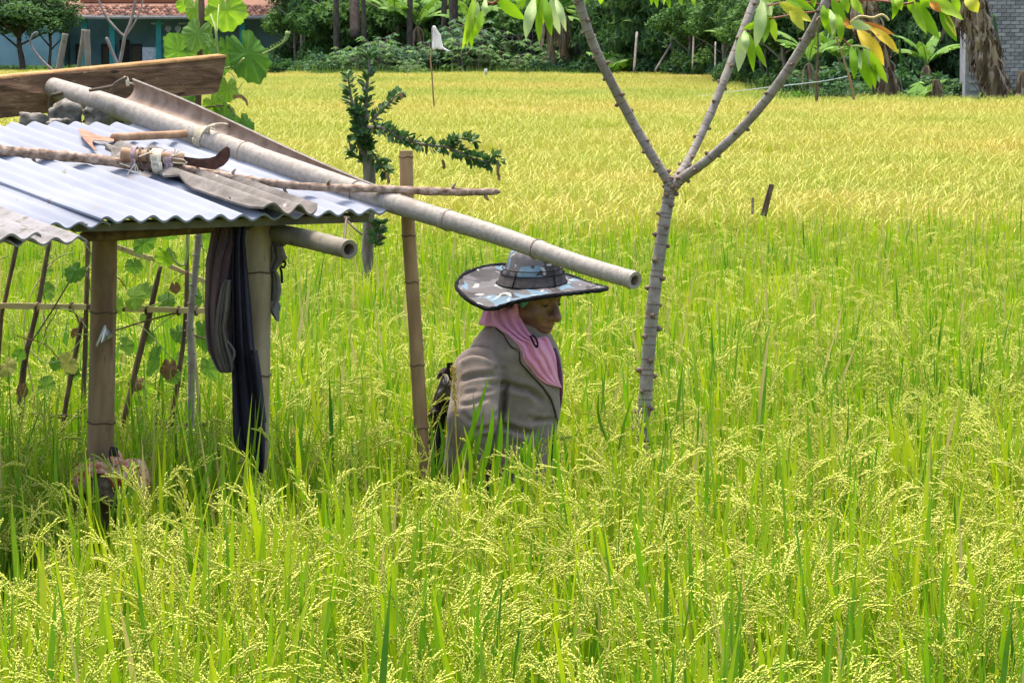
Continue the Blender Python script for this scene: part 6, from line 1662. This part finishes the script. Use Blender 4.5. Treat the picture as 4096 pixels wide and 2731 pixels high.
# ------------------------------------------------------------------ brick building on the right
DB = 80.0
def bx_(px): return (px - 2048) / F * DB
bld = thing('brick_building', 'grey brick building with plastered corner at the right edge', 'building', (bx_(3980), DB, 0))
z1_ = 3.6
mb = MB(); mb.box((bx_(3925) + 1.5, DB + 2.1, z1_ / 2), (3.0, 4, z1_)); wall = mb.build('wall', M['mortar'], bld, smooth=False)
mb = MB(); mb.box((bx_(3888), DB + .2, z1_ / 2), (bx_(3922) - bx_(3855), .5, z1_)); mb.build('corner_pillar', M['plaster'], bld, smooth=False)
bm_ = MB(); bm_.box((0, 0, 0), (.198, .05, .078), jit=.002); BR = bm_.mesh('brick', M['brick'], smooth=False)
cnt = 0
for r in range(40):
    z = .22 + r * .0905
    for c in range(9):
        x = bx_(3928) + .10 + c * .21 + (.105 if r % 2 else 0)
        if x > bx_(4118) or cnt >= 300 or z > 3.3: continue
        cnt += 1; o = put('brick', BR, wall); o.matrix_basis = Matrix.Translation((x, DB + .094 + random.uniform(-.006, .006), z)) @ Matrix.Rotation(random.uniform(-.015, .015), 4, 'Y')
for r in range(33):                                           # a few bricks bared in the plaster corner
    if r % 2 == 0 and cnt < 300:
        cnt += 1; o = put('brick', BR, wall); o.matrix_basis = Matrix.Translation((bx_(3888) + random.uniform(-.03, .03), DB - .075, .5 + r * .0905))

# ------------------------------------------------------------------ trees: prototypes built once at the origin, then copied
def quads(c, n, size, rng_, flat=.35, droop=.0, mb=None, el=1.6):
    """n leaf shaped quads at centres c (n,3)"""
    az = rng_.uniform(0, 6.28, n); tl = rng_.normal(-droop, flat, n)
    d = np.stack([np.cos(az) * np.cos(tl), np.sin(az) * np.cos(tl), np.sin(tl)], 1)
    up = np.stack([rng_.normal(0, .45, n), rng_.normal(0, .45, n), np.ones(n)], 1)
    s = np.cross(d, up); s /= np.linalg.norm(s, axis=1)[:, None]
    L_ = (size * rng_.uniform(.6, 1.3, n))[:, None]; w = L_ / el / 2
    v = np.stack([c - d * L_ / 2, c + s * w, c + d * L_ / 2, c - s * w], 1).reshape(-1, 3)
    v[1::4, 2] -= .06 * L_[:, 0]; v[3::4, 2] -= .06 * L_[:, 0]
    return v
class Leaves:
    def __init__(s): s.v = []; s.r = []
    def cloud(s, c, rad, n, size, rng_, flat=.5, droop=.2, shell=.5, clump=.6, el=1.7, rnd=None):
        p = rng_.normal(0, 1, (n, 3)); p /= np.linalg.norm(p, axis=1)[:, None]
        r = rng_.uniform(shell, 1, n) ** .6
        k = .72 + clump * (vnoise(p[:, 0] * 2.2 + 9, p[:, 1] * 2.2 + 9, p[:, 2] * 2.2 + 9, int(rng_.integers(1, 99))) - .4)
        q = np.array(c) + p * (r * k)[:, None] * np.array(rad)
        s.v.append(quads(q, n, size, rng_, flat, droop, el=el))
        base = rng_.uniform(0, 1) * .5 if rnd is None else rnd
        s.r.append(np.repeat(np.clip(base + rng_.uniform(-.1, .5, n), 0, 1), 4))
    def build(s, name, m, parent):
        v = np.concatenate(s.v); n = len(v) // 4
        me = bpy.data.meshes.new(name); me.from_pydata(v.tolist(), [], [(4 * i, 4 * i + 1, 4 * i + 2, 4 * i + 3) for i in range(n)])
        me.materials.append(M[m]); at = me.attributes.new('rnd', 'FLOAT', 'POINT'); at.data.foreach_set('value', np.concatenate(s.r))
        return put(name, me, parent)
PROTO = {}
def reg(key, root):
    kids = [(c, [g_ for g_ in bpy.data.objects if g_.parent == c]) for c in bpy.data.objects if c.parent == root]
    PROTO[key] = (root, kids); root['used'] = 0
def place(key, px, d, lab, grp, s=1.0, rz=None, z=0.0, cat=None):
    root, kids = PROTO[key]
    loc = Vector(((px - 2048) / F * d, d, z)); rz = random.uniform(0, 6.28) if rz is None else rz
    if not root['used']:
        root['used'] = 1; c = root; c.location = loc; c.rotation_euler = (0, 0, rz); c.scale = (s, s, s) if not hasattr(s, '__len__') else s
    else: c = copy_tree(root, kids, loc, rz, s)
    return tag(c, lab, cat, grp)
def broad(key, m, seed, h, crown_z, rad, nl, leaf, tr, tm, skirts=0, droop=.2, el=1.7):
    r_ = np.random.default_rng(seed); random.seed(seed)
    t = thing(key, 'x', 'tree')
    mb = MB(); q = spline([(0, 0, -.1), (.1, .05, h * .3), (-.08, .1, h * .6), (.1, 0, h)], 6); mb.tube(q, np.linspace(tr, tr * .45, len(q)), 10, jit=.08)
    for k in range(6):
        az = k * 1.05 + random.uniform(-.3, .3); z0 = h * random.uniform(.42, .8)
        mb.tube([(0, .05, z0), (math.cos(az) * rad * .45, math.sin(az) * rad * .45, z0 + rad * .3), (math.cos(az) * rad * .85, math.sin(az) * rad * .85, z0 + rad * .5)], [tr * .4, tr * .25, tr * .08], 6)
    mb.build('trunk', M[tm], t)
    L_ = Leaves(); nb = 16
    for k in range(nb):
        az = k * 2.4; rr = rad * math.sqrt((k + .5) / nb) * .85; cz = crown_z + r_.uniform(-.5, .6) * rad * .55 + (1 - rr / rad) * rad * .35
        L_.cloud((math.cos(az) * rr, math.sin(az) * rr, cz), (rad * .42, rad * .42, rad * .30), nl // nb, leaf, r_, droop=droop, el=el)
    for k in range(skirts):
        az = r_.uniform(0, 6.28); rr = rad * r_.uniform(.3, .95); L_.cloud((math.cos(az) * rr, math.sin(az) * rr, r_.uniform(.2, .75) * crown_z), (rad * .3, rad * .3, rad * .26), nl // nb // 2, leaf, r_, droop=droop, el=el)
    L_.build('crown', m, t); reg(key, t)
broad('broadleaf_tree', 'fol_dark', 1, 6.0, 5.2, 3.2, 5200, .30, .22, 'trunk_dark')
broad('young_tree', 'fol_mid', 2, 4.6, 3.4, 1.9, 4200, .22, .12, 'trunk_grey', skirts=4)
broad('shade_tree', 'fol_blue', 3, 7.5, 6.0, 4.0, 6000, .34, .28, 'trunk_grey', skirts=0)
broad('drooping_tree', 'fol_dark', 4, 5.5, 3.2, 2.2, 6400, .34, .10, 'trunk_dark', skirts=16, droop=.9, el=3.2)
broad('added_canopy_tree', 'fol_dark', 5, 9.0, 7.6, 4.6, 6500, .42, .26, 'trunk_dark', droop=.4)  # tall crowns above the view, added to shade the undergrowth
broad('hanging_tree', 'fol_mid', 6, 5.5, 3.0, 2.1, 6000, .30, .09, 'trunk_grey', skirts=18, droop=.7, el=2.4)
def bush(key, m, seed, rad, hgt, nl, leaf, el=1.6, cat='bush', stems=5):
    r_ = np.random.default_rng(seed); random.seed(seed); t = thing(key, 'x', cat)
    mb = MB()
    for k in range(stems):
        az = k * 2.4; mb.tube([(0, 0, -.05), (math.cos(az) * rad * .3, math.sin(az) * rad * .3, hgt * .4), (math.cos(az) * rad * .55, math.sin(az) * rad * .55, hgt * .8)], [.03, .022, .008], 6)
    mb.build('stem', M['trunk_grey'], t)
    L_ = Leaves()
    for k in range(12):
        az = k * 2.4; rr = rad * math.sqrt((k + .5) / 12) * .75
        L_.cloud((math.cos(az) * rr, math.sin(az) * rr, hgt * r_.uniform(.25, .75)), (rad * .45, rad * .45, hgt * .34), nl // 12, leaf, r_, el=el)
    L_.build('crown', m, t); reg(key, t)
bush('bush', 'fol_mid', 11, 1.0, 1.5, 2200, .16)
bush('dark_bush', 'fol_dark', 12, 1.1, 1.6, 2400, .18)
bush('bright_bush', 'fol_bright', 13, .8, 1.1, 1800, .15)
bush('blue_bush', 'fol_blue', 14, 1.1, 1.7, 2200, .20)
def cassava(key, seed):
    r_ = np.random.default_rng(seed); random.seed(seed); t = thing(key, 'x', 'plant'); mb = MB(); v = []; rr = []
    for s_ in range(5):
        az = s_ * 1.3; bx, by = math.cos(az) * .35, math.sin(az) * .35; h = random.uniform(1.3, 2.1); lx, ly = bx + random.uniform(-.2, .2), by + random.uniform(-.2, .2)
        mb.tube([(bx, by, -.05), ((bx + lx) / 2, (by + ly) / 2, h / 2), (lx, ly, h)], [.028, .024, .014], 6)
        for l in range(16):
            a2 = l * 2.4 + s_; z = h - .55 * (l / 16) + random.uniform(-.05, .15); rad = random.uniform(.25, .5)
            c = np.array([lx + math.cos(a2) * rad, ly + math.sin(a2) * rad, z + .12 - rad * .25])
            mb.tube([(lx, ly, z - .1), tuple(c)], [.008, .005], 4)
            for k in range(6):
                a3 = a2 + (k - 2.5) * .62; L_ = random.uniform(.20, .30); d = np.array([math.cos(a3), math.sin(a3), -.55]); sd2 = np.array([-math.sin(a3), math.cos(a3), 0]) * L_ * .17
                v += [c, c + d * L_ * .55 + sd2, c + d * L_, c + d * L_ * .55 - sd2]; rr += [random.uniform(.1, .9)] * 4
    mb.build('stem', M['trunk_grey'], t)
    L2 = Leaves(); L2.v = [np.array(v)]; L2.r = [np.array(rr)]; L2.build('crown', 'fol_mid' if seed % 2 else 'fol_blue', t); reg(key, t)
cassava('cassava_bush', 21); cassava('cassava_shrub', 22)
def banana(key, seed, h, r, lean, skirt, nleaf, dry=4, leafL=2.2, green=True):
    random.seed(seed); t = thing(key, 'x', 'banana plant')
    mb = MB(); q = spline([(0, 0, -.1), (lean * .3, 0, h * .4), (lean * .7, 0, h * .75), (lean, 0, h)], 8); n = len(q); mb.tube(q, np.linspace(r * 1.25, r * .8, n), 12, jit=.05)
    mb.build('stem', M['banana_stem'], t)
    if skirt:
        mb = MB()
        for k in range(skirt):
            i = random.randint(int(n * .12), n - 1); az = random.uniform(0, 6.28); o = np.array([math.cos(az), math.sin(az), 0]); L_ = random.uniform(.35, .95)
            p = q[i] + o * r * .9; pts = [p, p + o * r * random.uniform(.4, 1.3) - np.array([0, 0, L_ * .3]), p + o * r * random.uniform(.2, 1.1) - np.array([0, 0, L_ * .7]), p + o * r * random.uniform(.0, .9) - np.array([0, 0, L_])]
            mb.ribbon(spline(pts, 3), [random.uniform(.025, .075) * w for w in (.5, .8, 1, 1, .95, .9, .8, .7, .5, .2)], (-math.sin(az) + random.uniform(-.5, .5), math.cos(az), random.uniform(-.3, .3)), 0, random.random(), .1)
        mb.build('dry_sheath', M['banana_dry'], t)
    for k in range(nleaf + dry):
        isdry = k >= nleaf; az = k * 2.4 + random.uniform(-.3, .3); a = random.uniform(.25, .75) if not isdry else 2.1; L_ = leafL * random.uniform(.8, 1.1) * (.55 if isdry else 1); p = q[-1].copy(); pts = [p]
        for s_ in range(10):
            p = p + L_ / 10 * np.array([math.sin(a) * math.cos(az), math.sin(a) * math.sin(az), math.cos(a)]); pts.append(p); a += (.13 if not isdry else .3)
            a = min(a, 3.0)
        mb = MB(); pts = spline(pts, 2); m_ = len(pts); side = np.array([-math.sin(az), math.cos(az), 0])
        w = .5 if not isdry else .22
        prof_ = np.interp(np.linspace(0, 1, m_), [0, .14, .2, .5, .8, 1], [.03, .04, .7, 1, .75, .03]) * w / 2
        mb.tube(pts, np.linspace(.028, .006, m_), 5, rnd=.9)
        for sg in (-1, 1):
            i = 3
            while i < m_ - 1:                              # split into torn strips
                j = min(m_ - 1, i + random.randint(1, 4)); rn = random.uniform(.2, .9); dr = random.uniform(-.35, .25)
                mb.grid([[pts[i2] + side * sg * prof_[i2] * f2 + np.array([0, 0, (-.35 + dr) * prof_[i2] * f2 * f2 * 1.3]) for f2 in (.03, .5, .95)] for i2 in range(i, j + 1)], rnd=rn)
                i = j
        mb.build('leaf' if not isdry else 'dry_leaf', M['banana_leaf' if not isdry else 'banana_dry'], t)
    reg(key, t)
banana('banana_plant', 31, 2.6, .11, .3, 26, 7, 3)
banana('skirted_banana', 32, 3.6, .14, -.55, 230, 6, 5, 2.4)
banana('banana_stump', 33, 1.35, .10, .08, 60, 0, 0)
banana('young_banana', 34, .7, .05, .1, 4, 5, 0, 1.1)

# ------------------------------------------------------------------ planting
random.seed(77)
G1, G2, G3, G4 = 'trees behind the field', 'undergrowth along the field edge', 'banana plants along the field edge', 'cassava bushes along the field edge'
MARKS = [(1290, 'right of the tiled house'), (1620, 'behind the leafy shrub'), (1800, 'behind the white cloth'), (2240, 'right of the white cloth'), (2500, 'behind the left cassava branch'),
         (2720, 'midway between the cassava branches'), (2960, 'left of the middle cassava branch'), (3200, 'between the middle and right cassava branches'), (3450, 'by the brown pole'), (3640, 'behind the yellow cassava leaves'), (9999, 'left of the brick building')]
ORD = ['leftmost', 'second from left', 'third from left', 'fourth from left', 'fifth from left', 'sixth from left']
def many(key, lst, lab, grp, cat):
    lst = sorted(lst, key=lambda a: a[0]); marks = [next(m for x, m in MARKS if a[0] < x) for a in lst]; seen = {}
    for a, mk in zip(lst, marks):
        px, d, s = a[:3]; l_ = a[4] if len(a) > 4 and a[4] else None
        if l_ is None:
            tot = sum(1 for b, m in zip(lst, marks) if m == mk and not (len(b) > 4 and b[4])); i = seen.get(mk, 0); seen[mk] = i + 1
            l_ = lab + ' ' + mk + ('' if tot == 1 else ', ' + (ORD[i] if tot > 2 else ('left' if i == 0 else 'right') + ' one'))
        place(key, px, d, l_, grp, s, a[3] if len(a) > 3 else None, 0, cat)
# around the house
place('broadleaf_tree', 90, 157, 'dark tree overhanging the left corner of the teal house', G1, (.8, .8, .62), .3, 0, 'tree')
place('broadleaf_tree', -90, 158, 'dark tree at the left edge before the teal house', G1, (.9, .9, .62), 2.0, 0, 'tree')
place('broadleaf_tree', 205, 158, 'smaller dark crown hanging before the left end of the tiled eave', G1, (.42, .42, .60), 4.0, 0, 'tree')
place('shade_tree', 1215, 156, 'tree with pale grey trunk right of the tiled house', G1, (.45, .45, .60), 1.0, 0, 'tree')
place('young_tree', 1190, 158, 'small grey green tree at the right end of the tiled roof', G1, .85, 1.6, 0, 'tree')
many('bush', [(560, 162, .8, None, 'flowering bush beside the white low wall on the porch'), (690, 162.5, .85, None, 'leafy bush right of the second porch post')], '', G2, 'bush')
many('dark_bush', [(40, 160, .8, None, 'dark bush before the blue house wall'), (1090, 157, 1.0, None, 'dark bush below the right end of the tiled roof')], '', G2, 'bush')
for px in (60, 115): 
    mb = MB(); c = Vector((hx_(px), DH - 1, .25)); mb.blob(c, (.25, .25, .3), px, .25, 12, 8); tag(mb.build('flower_pot', M['ridge_tile']), 'round brown clay pot before the blue wall, %s of the pair' % ('left' if px < 100 else 'right'), 'pot', 'pots before the blue wall')
# middle stand
many('drooping_tree', [(1290, 160, 1.0), (1420, 163, 1.05), (2580, 142, 1.15), (2680, 138, 1.2), (2780, 140, 1.25), (2870, 136, 1.2), (2960, 139, 1.2), (2480, 148, 1.0), (1560, 164, .95), (2120, 160, 1.0), (2330, 158, 1.05), (1880, 163, 1.0)], 'feathery dark tree hanging to the ground', G1, 'tree')
many('young_tree', [(1380, 158, .8), (1660, 160, .85), (1960, 156, .8), (2120, 150, .85), (2360, 150, .8), (2640, 146, .9), (2750, 132, .75), (2900, 128, .8), (3050, 100, .7), (3140, 96, .75)], 'small bushy green tree', G1, 'tree')
many('broadleaf_tree', [(1500, 168, 1.0), (1760, 167, 1.05), (2000, 168, 1.0), (2230, 166, 1.05), (2420, 158, 1.0), (2720, 152, 1.0), (2960, 146, .9), (3080, 110, .75), (3230, 104, .7), (3420, 98, .7), (3620, 96, .65), (3760, 92, .62)], 'tall dark tree standing back', G1, 'tree')
many('shade_tree', [(1330, 175, 1.0), (1700, 177, 1.0), (2100, 176, 1.0), (2500, 172, 1.0), (2850, 165, 1.0), (3200, 126, .8), (3500, 118, .75), (3800, 112, .7), (4060, 108, .7), (900, 185, 1.0), (500, 186, 1.0), (100, 184, 1.0)], 'spreading blue green tree in the back row', G1, 'tree')
many('cassava_bush', [(1390, 148, 0.95), (1480, 147, 1.16), (1570, 150, 0.84), (1650, 146, 0.72), (1880, 146, 1.21), (1960, 149, 1.09), (2040, 146, 0.88), (2110, 149, 1.37), (2180, 147, 0.95)], 'leafy cassava bush on bare stems', G4, 'bush')
many('cassava_shrub', [(1340, 150, 0.65), (1435, 151, 0.88), (1525, 150, 1.14), (1610, 151, 0.96), (1700, 148, 1.04), (1790, 149, 0.95), (1840, 148, 1.49), (1920, 149, 1.38), (2000, 152, 0.96), (2080, 149, 0.96), (2150, 151, 1.04)], 'blue green cassava bush', G4, 'bush')
many('banana_plant', [(1355, 156, 1.0, 1.2, 'banana plant with brown dead leaves right of the pale grey trunk'), (1500, 157, 1.15, .5, 'banana plant behind the leafy shrub top'), (1610, 154, 1.2, 2.6, 'banana plant with one bright upright leaf left of the white cloth'),
                      (1815, 155, 1.25, .2, 'banana plant with dark stem right of the white cloth'), (2222, 143, 1.2, 3.5, 'banana plant with yellow foot left of the forked cassava branch'), (2268, 144, 1.3, 4.2, 'banana plant with purple brown stem beside the yellow footed one'),
                      (2405, 148, 1.15, 1.1, 'banana plant just right of the left cassava branch'), (2470, 147, 1.1, 2.2, 'banana plant second to the right of the left cassava branch'), (2540, 143, .9, 5.0, 'banana plant by the thin leaning pole'), (3262, 86, .62, 3.0, 'slim banana plant behind the brown pole')], '', G3, 'banana plant')
many('young_banana', [(2430, 137, 1.3), (2470, 138, 1.3), (1745, 150, 1.6, None, 'young banana with pale upright stalks above the white cloth'), (2560, 138, 1.1), (3640, 79, .9, None, 'broad pale leaved plant right of the yellow cassava leaf'), (3835, 76.5, .55, None, 'small plant with one bright flat leaf below the plastered corner'), (3940, 77, .75, None, 'young banana before the grey brick wall'), (4075, 77, .9, None, 'young banana at the right edge before the bricks')], 'young pale green banana', G3, 'banana plant')
many('skirted_banana', [(3575, 77.2, (1.35, 1.5, .9), .1, 'leaning banana stem with hanging dry skirts beside the yellow cassava leaf'), (4015, 76.8, (1.5, 1.7, .92), -.1, 'thick banana stem shaggy with dry brown sheaths before the brick wall'), (3420, 92, .7, 1.0, 'skirted banana in the shade behind the low bush')], '', G3, 'banana plant')
many('banana_stump', [(4068, 76.4, (1.3, 1.3, 1.1), .3, 'cut banana stump at the right edge'), (3740, 78, .95, 1.5, 'dry shaggy banana stump left of the plastered corner'), (3640, 77.4, .5, 2.0, 'short pale banana stump between the skirted stem and the shaggy stump')], '', G3, 'banana plant')
many('bright_bush', [(3830, 79, .62, None, 'rounded bright green bush left of the plastered corner'), (3740, 75.6, .35, None, 'low bright tuft below the shaggy stump'), (3790, 75.4, .35, None, 'low bright tuft below the plastered corner'), (3090, 95, .9), (3180, 92, .9), (3020, 101, .8), (2330, 137, .9), (2300, 138, .7), (2620, 134, .8), (3250, 88, .8)], 'bright green bush', G2, 'bush')
many('dark_bush', [(3340, 72.6, .46, None, 'low dark bush standing in the yellow rice by the brown pole'), (3300, 73, .36, None, 'smaller dark bush touching the brown pole'), (3390, 78, .8), (3470, 82, .9), (3700, 81, .8), (3600, 83, .9), (3800, 83, .9), (3160, 97, 1.0), (3040, 108, 1.0), (2700, 138, 1.0), (2800, 135, 1.0), (2880, 131, 1.0), (2960, 127, 1.0), (2600, 141, 1.0), (2520, 140, .9), (1250, 149, 1.0), (1320, 148, 1.0), (3250, 92, 1.0), (3350, 88, 1.1), (3540, 86, 1.0)], 'dark green bush', G2, 'bush')
many('blue_bush', [(1290, 151, 1.1), (1400, 151, 1.1), (1500, 151, 1.0), (1720, 149, 1.0), (1800, 149.5, .9), (2200, 143, .9), (2360, 141, .9), (2480, 140.5, .9), (2640, 137, 1.0), (2740, 134, 1.0), (2850, 130, 1.0), (3110, 99, .9), (3000, 112, .9), (3210, 90, .8), (3420, 85, 1.0), (3650, 82, .9), (2920, 128, .9), (2260, 142, .8), (1170, 152, .9)], 'blue green bush', G2, 'bush')
many('added_canopy_tree', [(1330, 163, 1.0), (1560, 164, 1.0), (1790, 163, 1.0), (2050, 163, 1.0), (2310, 160, 1.0), (2570, 153, 1.0), (2830, 146, 1.0), (3060, 117, .85), (3260, 104, .75), (3540, 95, .7), (3800, 95, .7)], 'tall canopy tree added for shade', G1, 'tree')
many('hanging_tree', [(1340, 154, .9), (1470, 157, 1.0), (1580, 155, .85), (1690, 157, 1.0), (1850, 156, .9), (1990, 155, 1.0), (2130, 153, .95), (2310, 150, 1.0), (2500, 145, .95), (2610, 141, 1.05), (2720, 140, 1.0), (2830, 136, 1.0), (2930, 131, .95), (3090, 107, .8), (3230, 98, .7)], 'mid green tree hanging low', G1, 'tree')
many('drooping_tree', [(3120, 106, .9), (3200, 101, .85), (3290, 98, .8), (3380, 95, .8), (3470, 92, .75), (3560, 91, .75), (3650, 90, .75), (3740, 90, .75), (3820, 90, .7)], 'dark weeping tree by the right bank', G1, 'tree')
many('banana_plant', [(1700, 153, 1.1), (1900, 152, 1.0), (2060, 152, 1.15), (2350, 146, 1.0), (2620, 138, .9), (2800, 133, .85), (2990, 112, .75), (3120, 100, .7), (3360, 90, .62), (3690, 85, .6)], 'broad leaved banana plant in the trees', G3, 'banana plant')
r9 = random.Random(12); TP = (1345, 1460, 1640, 1770, 1930, 2020, 2150, 2330, 2380, 2590, 2650, 2740, 2820, 2905); tm_ = [next(m for x, m in MARKS if px < x) for px in TP]; sn = {}
for px, mk in zip(TP, tm_):
    d = 152 - 20 * max(0, (px - 2200) / 800); lean = r9.uniform(-25, 25); tot = tm_.count(mk); i = sn.get(mk, 0); sn[mk] = i + 1
    mb = MB(); mb.tube(spline([P(px, 300, d), P(px + lean * .4, 150, d), P(px + lean, -40, d)], 5), r9.uniform(.06, .16), 8, jit=.1)
    tag(mb.build('tree_trunk', M[r9.choice(['trunk_grey', 'trunk_dark', 'trunk_dark'])]), 'bare slender trunk ' + mk + ('' if tot == 1 else ', ' + (ORD[i] if tot > 2 else ('left' if i == 0 else 'right') + ' one')), 'trunk', 'slender trunks behind the field')
# leaning poles and thin trunks between the bushes
for pts, r, m, lab in (([(2620, 285, 131), (2690, 170, 132)], .045, 'trunk_grey', 'pale pole leaning right before the feathery trees'),
                       ([(2536, 290, 133), (2548, 130, 134)], .05, 'trunk_grey', 'thin pale upright trunk at the left of the feathery trees'),
                       ([(2770, 275, 129), (2775, 140, 130)], .035, 'trunk_grey', 'thin upright trunk among the feathery trees'),
                       ([(2860, 285, 125), (2862, 170, 126)], .03, 'trunk_grey', 'thin short trunk left of the middle cassava branch'),
                       ([(2920, -60, 120), (2935, 20, 121), (2955, 95, 122), (2962, 300, 122)], .16, 'trunk_dark', 'thick dark bent trunk behind the middle cassava branch'),
                       ([(3072, 310, 96), (3060, 200, 96)], .03, 'trunk_dark', 'thin dark trunk right of the middle cassava branch'),
                       ([(3607, 330, 78), (3604, 260, 78), (3596, 160, 78)], .022, 'fol_bright', 'thin green stalk right of the skirted banana stem'),
                       ([(4010, 230, 78.5), (3990, 150, 78.6), (3975, 60, 78.7)], .035, 'fol_dark', 'dark leaning stalk before the brick wall'),
                       ([(1816, 140, 150), (1812, -40, 150)], .2, 'trunk_dark', 'thick dark trunk behind the white cloth'),
                       ([(1420, 150, 152), (1415, -40, 153)], .22, 'trunk_dark', 'thick dark trunk behind the leafy shrub'),
                       ([(2450, 260, 140), (2446, -40, 141)], .18, 'trunk_dark', 'dark trunk between the banana plants')):
    mb = MB(); mb.tube(spline([P(*p) for p in pts], 5), r, 8, jit=.08); tag(mb.build('pole' if r < .1 else 'tree_trunk', M[m]), lab, 'pole' if r < .1 else 'trunk')
# hedges
def hedge(name, px0, px1, d, h, dep, n, lab):
    r_ = np.random.default_rng(int(px0 + 900)); x0, x1 = (px0 - 2048) / F * d, (px1 - 2048) / F * d
    t = thing(name, lab, 'hedge', ((x0 + x1) / 2, d, 0))
    L_ = Leaves(); c = np.stack([r_.uniform(x0, x1, n), d + r_.uniform(-dep / 2, dep / 2, n), h * np.sqrt(r_.uniform(0, 1, n)) * (1 + .06 * np.sin(r_.uniform(0, 6, n)))], 1)
    L_.v = [quads(c, n, .14, r_, .6, .1)]; L_.r = [np.repeat(r_.uniform(0, 1, n), 4)]; L_.build('foliage', 'hedge', t)
    mb = MB(); k = x0
    while k < x1:
        mb.tube([(k, d, -.05), (k + .05, d, h * .7)], [.03, .02], 5); k += .5
    mb.build('stems', M['trunk_dark'], t)
hedge('clipped_hedge', -200, 420, 160.5, 1.05, 1.0, 5200, 'low clipped green hedge before the teal house wall')
hedge('dark_hedge', 930, 1330, 152, 1.25, 1.2, 4200, 'low dark hedge below the pale grey trunk')
# rough grass along the far edge of the field
mb = MB(); random.seed(9)
def gtuft(x, y, h):
    for k in range(7):
        az = random.uniform(0, 6.28); a = random.uniform(.05, .4); p = np.array([x + random.uniform(-.1, .1), y + random.uniform(-.1, .1), 0.0]); L_ = h * random.uniform(.6, 1.1)
        q = [p, p + L_ * .5 * np.array([math.sin(a) * math.cos(az), math.sin(a) * math.sin(az), math.cos(a)]), p + L_ * np.array([math.sin(a * 1.8) * math.cos(az), math.sin(a * 1.8) * math.sin(az), math.cos(a * 1.8)])]
        mb.ribbon(q, [.03, .025, .004], (-math.sin(az), math.cos(az), 0), 0, random.random())
for i in range(5200):
    px = random.uniform(-260, 3000); far = 138.5 if px > 1150 else 158.5
    y = far + random.uniform(0, 4) ; gtuft((px - 2048) / F * y, y, random.uniform(.7, 1.25))
for i in range(1700):
    y = 74.6 + abs(random.gauss(0, 2.2)); px = random.uniform(2960, 4350); gtuft((px - 2048) / F * y + 0, y, random.uniform(.45, 1.0))
for i in range(1200):
    y = random.uniform(76, 140); x = right_edge(y) + random.uniform(-.3, 1.6); gtuft(x, y, random.uniform(.6, 1.2))
tag(mb.build('rough_grass', M['grass']), 'rough tall green grass along the far edge of the paddy', 'grass', kind='stuff')
# the wood behind everything, reading as one dark mass
r_ = np.random.default_rng(99); L_ = Leaves()
for k in range(150):
    x = r_.uniform(-48, 48); y = r_.uniform(188, 200); z = r_.uniform(.5, 9.5)
    L_.cloud((x, y, z), (2.6, 2.0, 2.0), 150, .55, r_, rnd=.1)
for k in range(40):
    x = r_.uniform(9, 34); y = r_.uniform(122, 150); z = r_.uniform(.5, 7.5); L_.cloud((x, y, z), (2.2, 1.8, 1.8), 130, .5, r_, rnd=.1)
tag(L_.build('distant_wood', 'fol_dark', None), 'dark wood closing the view behind the trees', 'wood', kind='stuff')
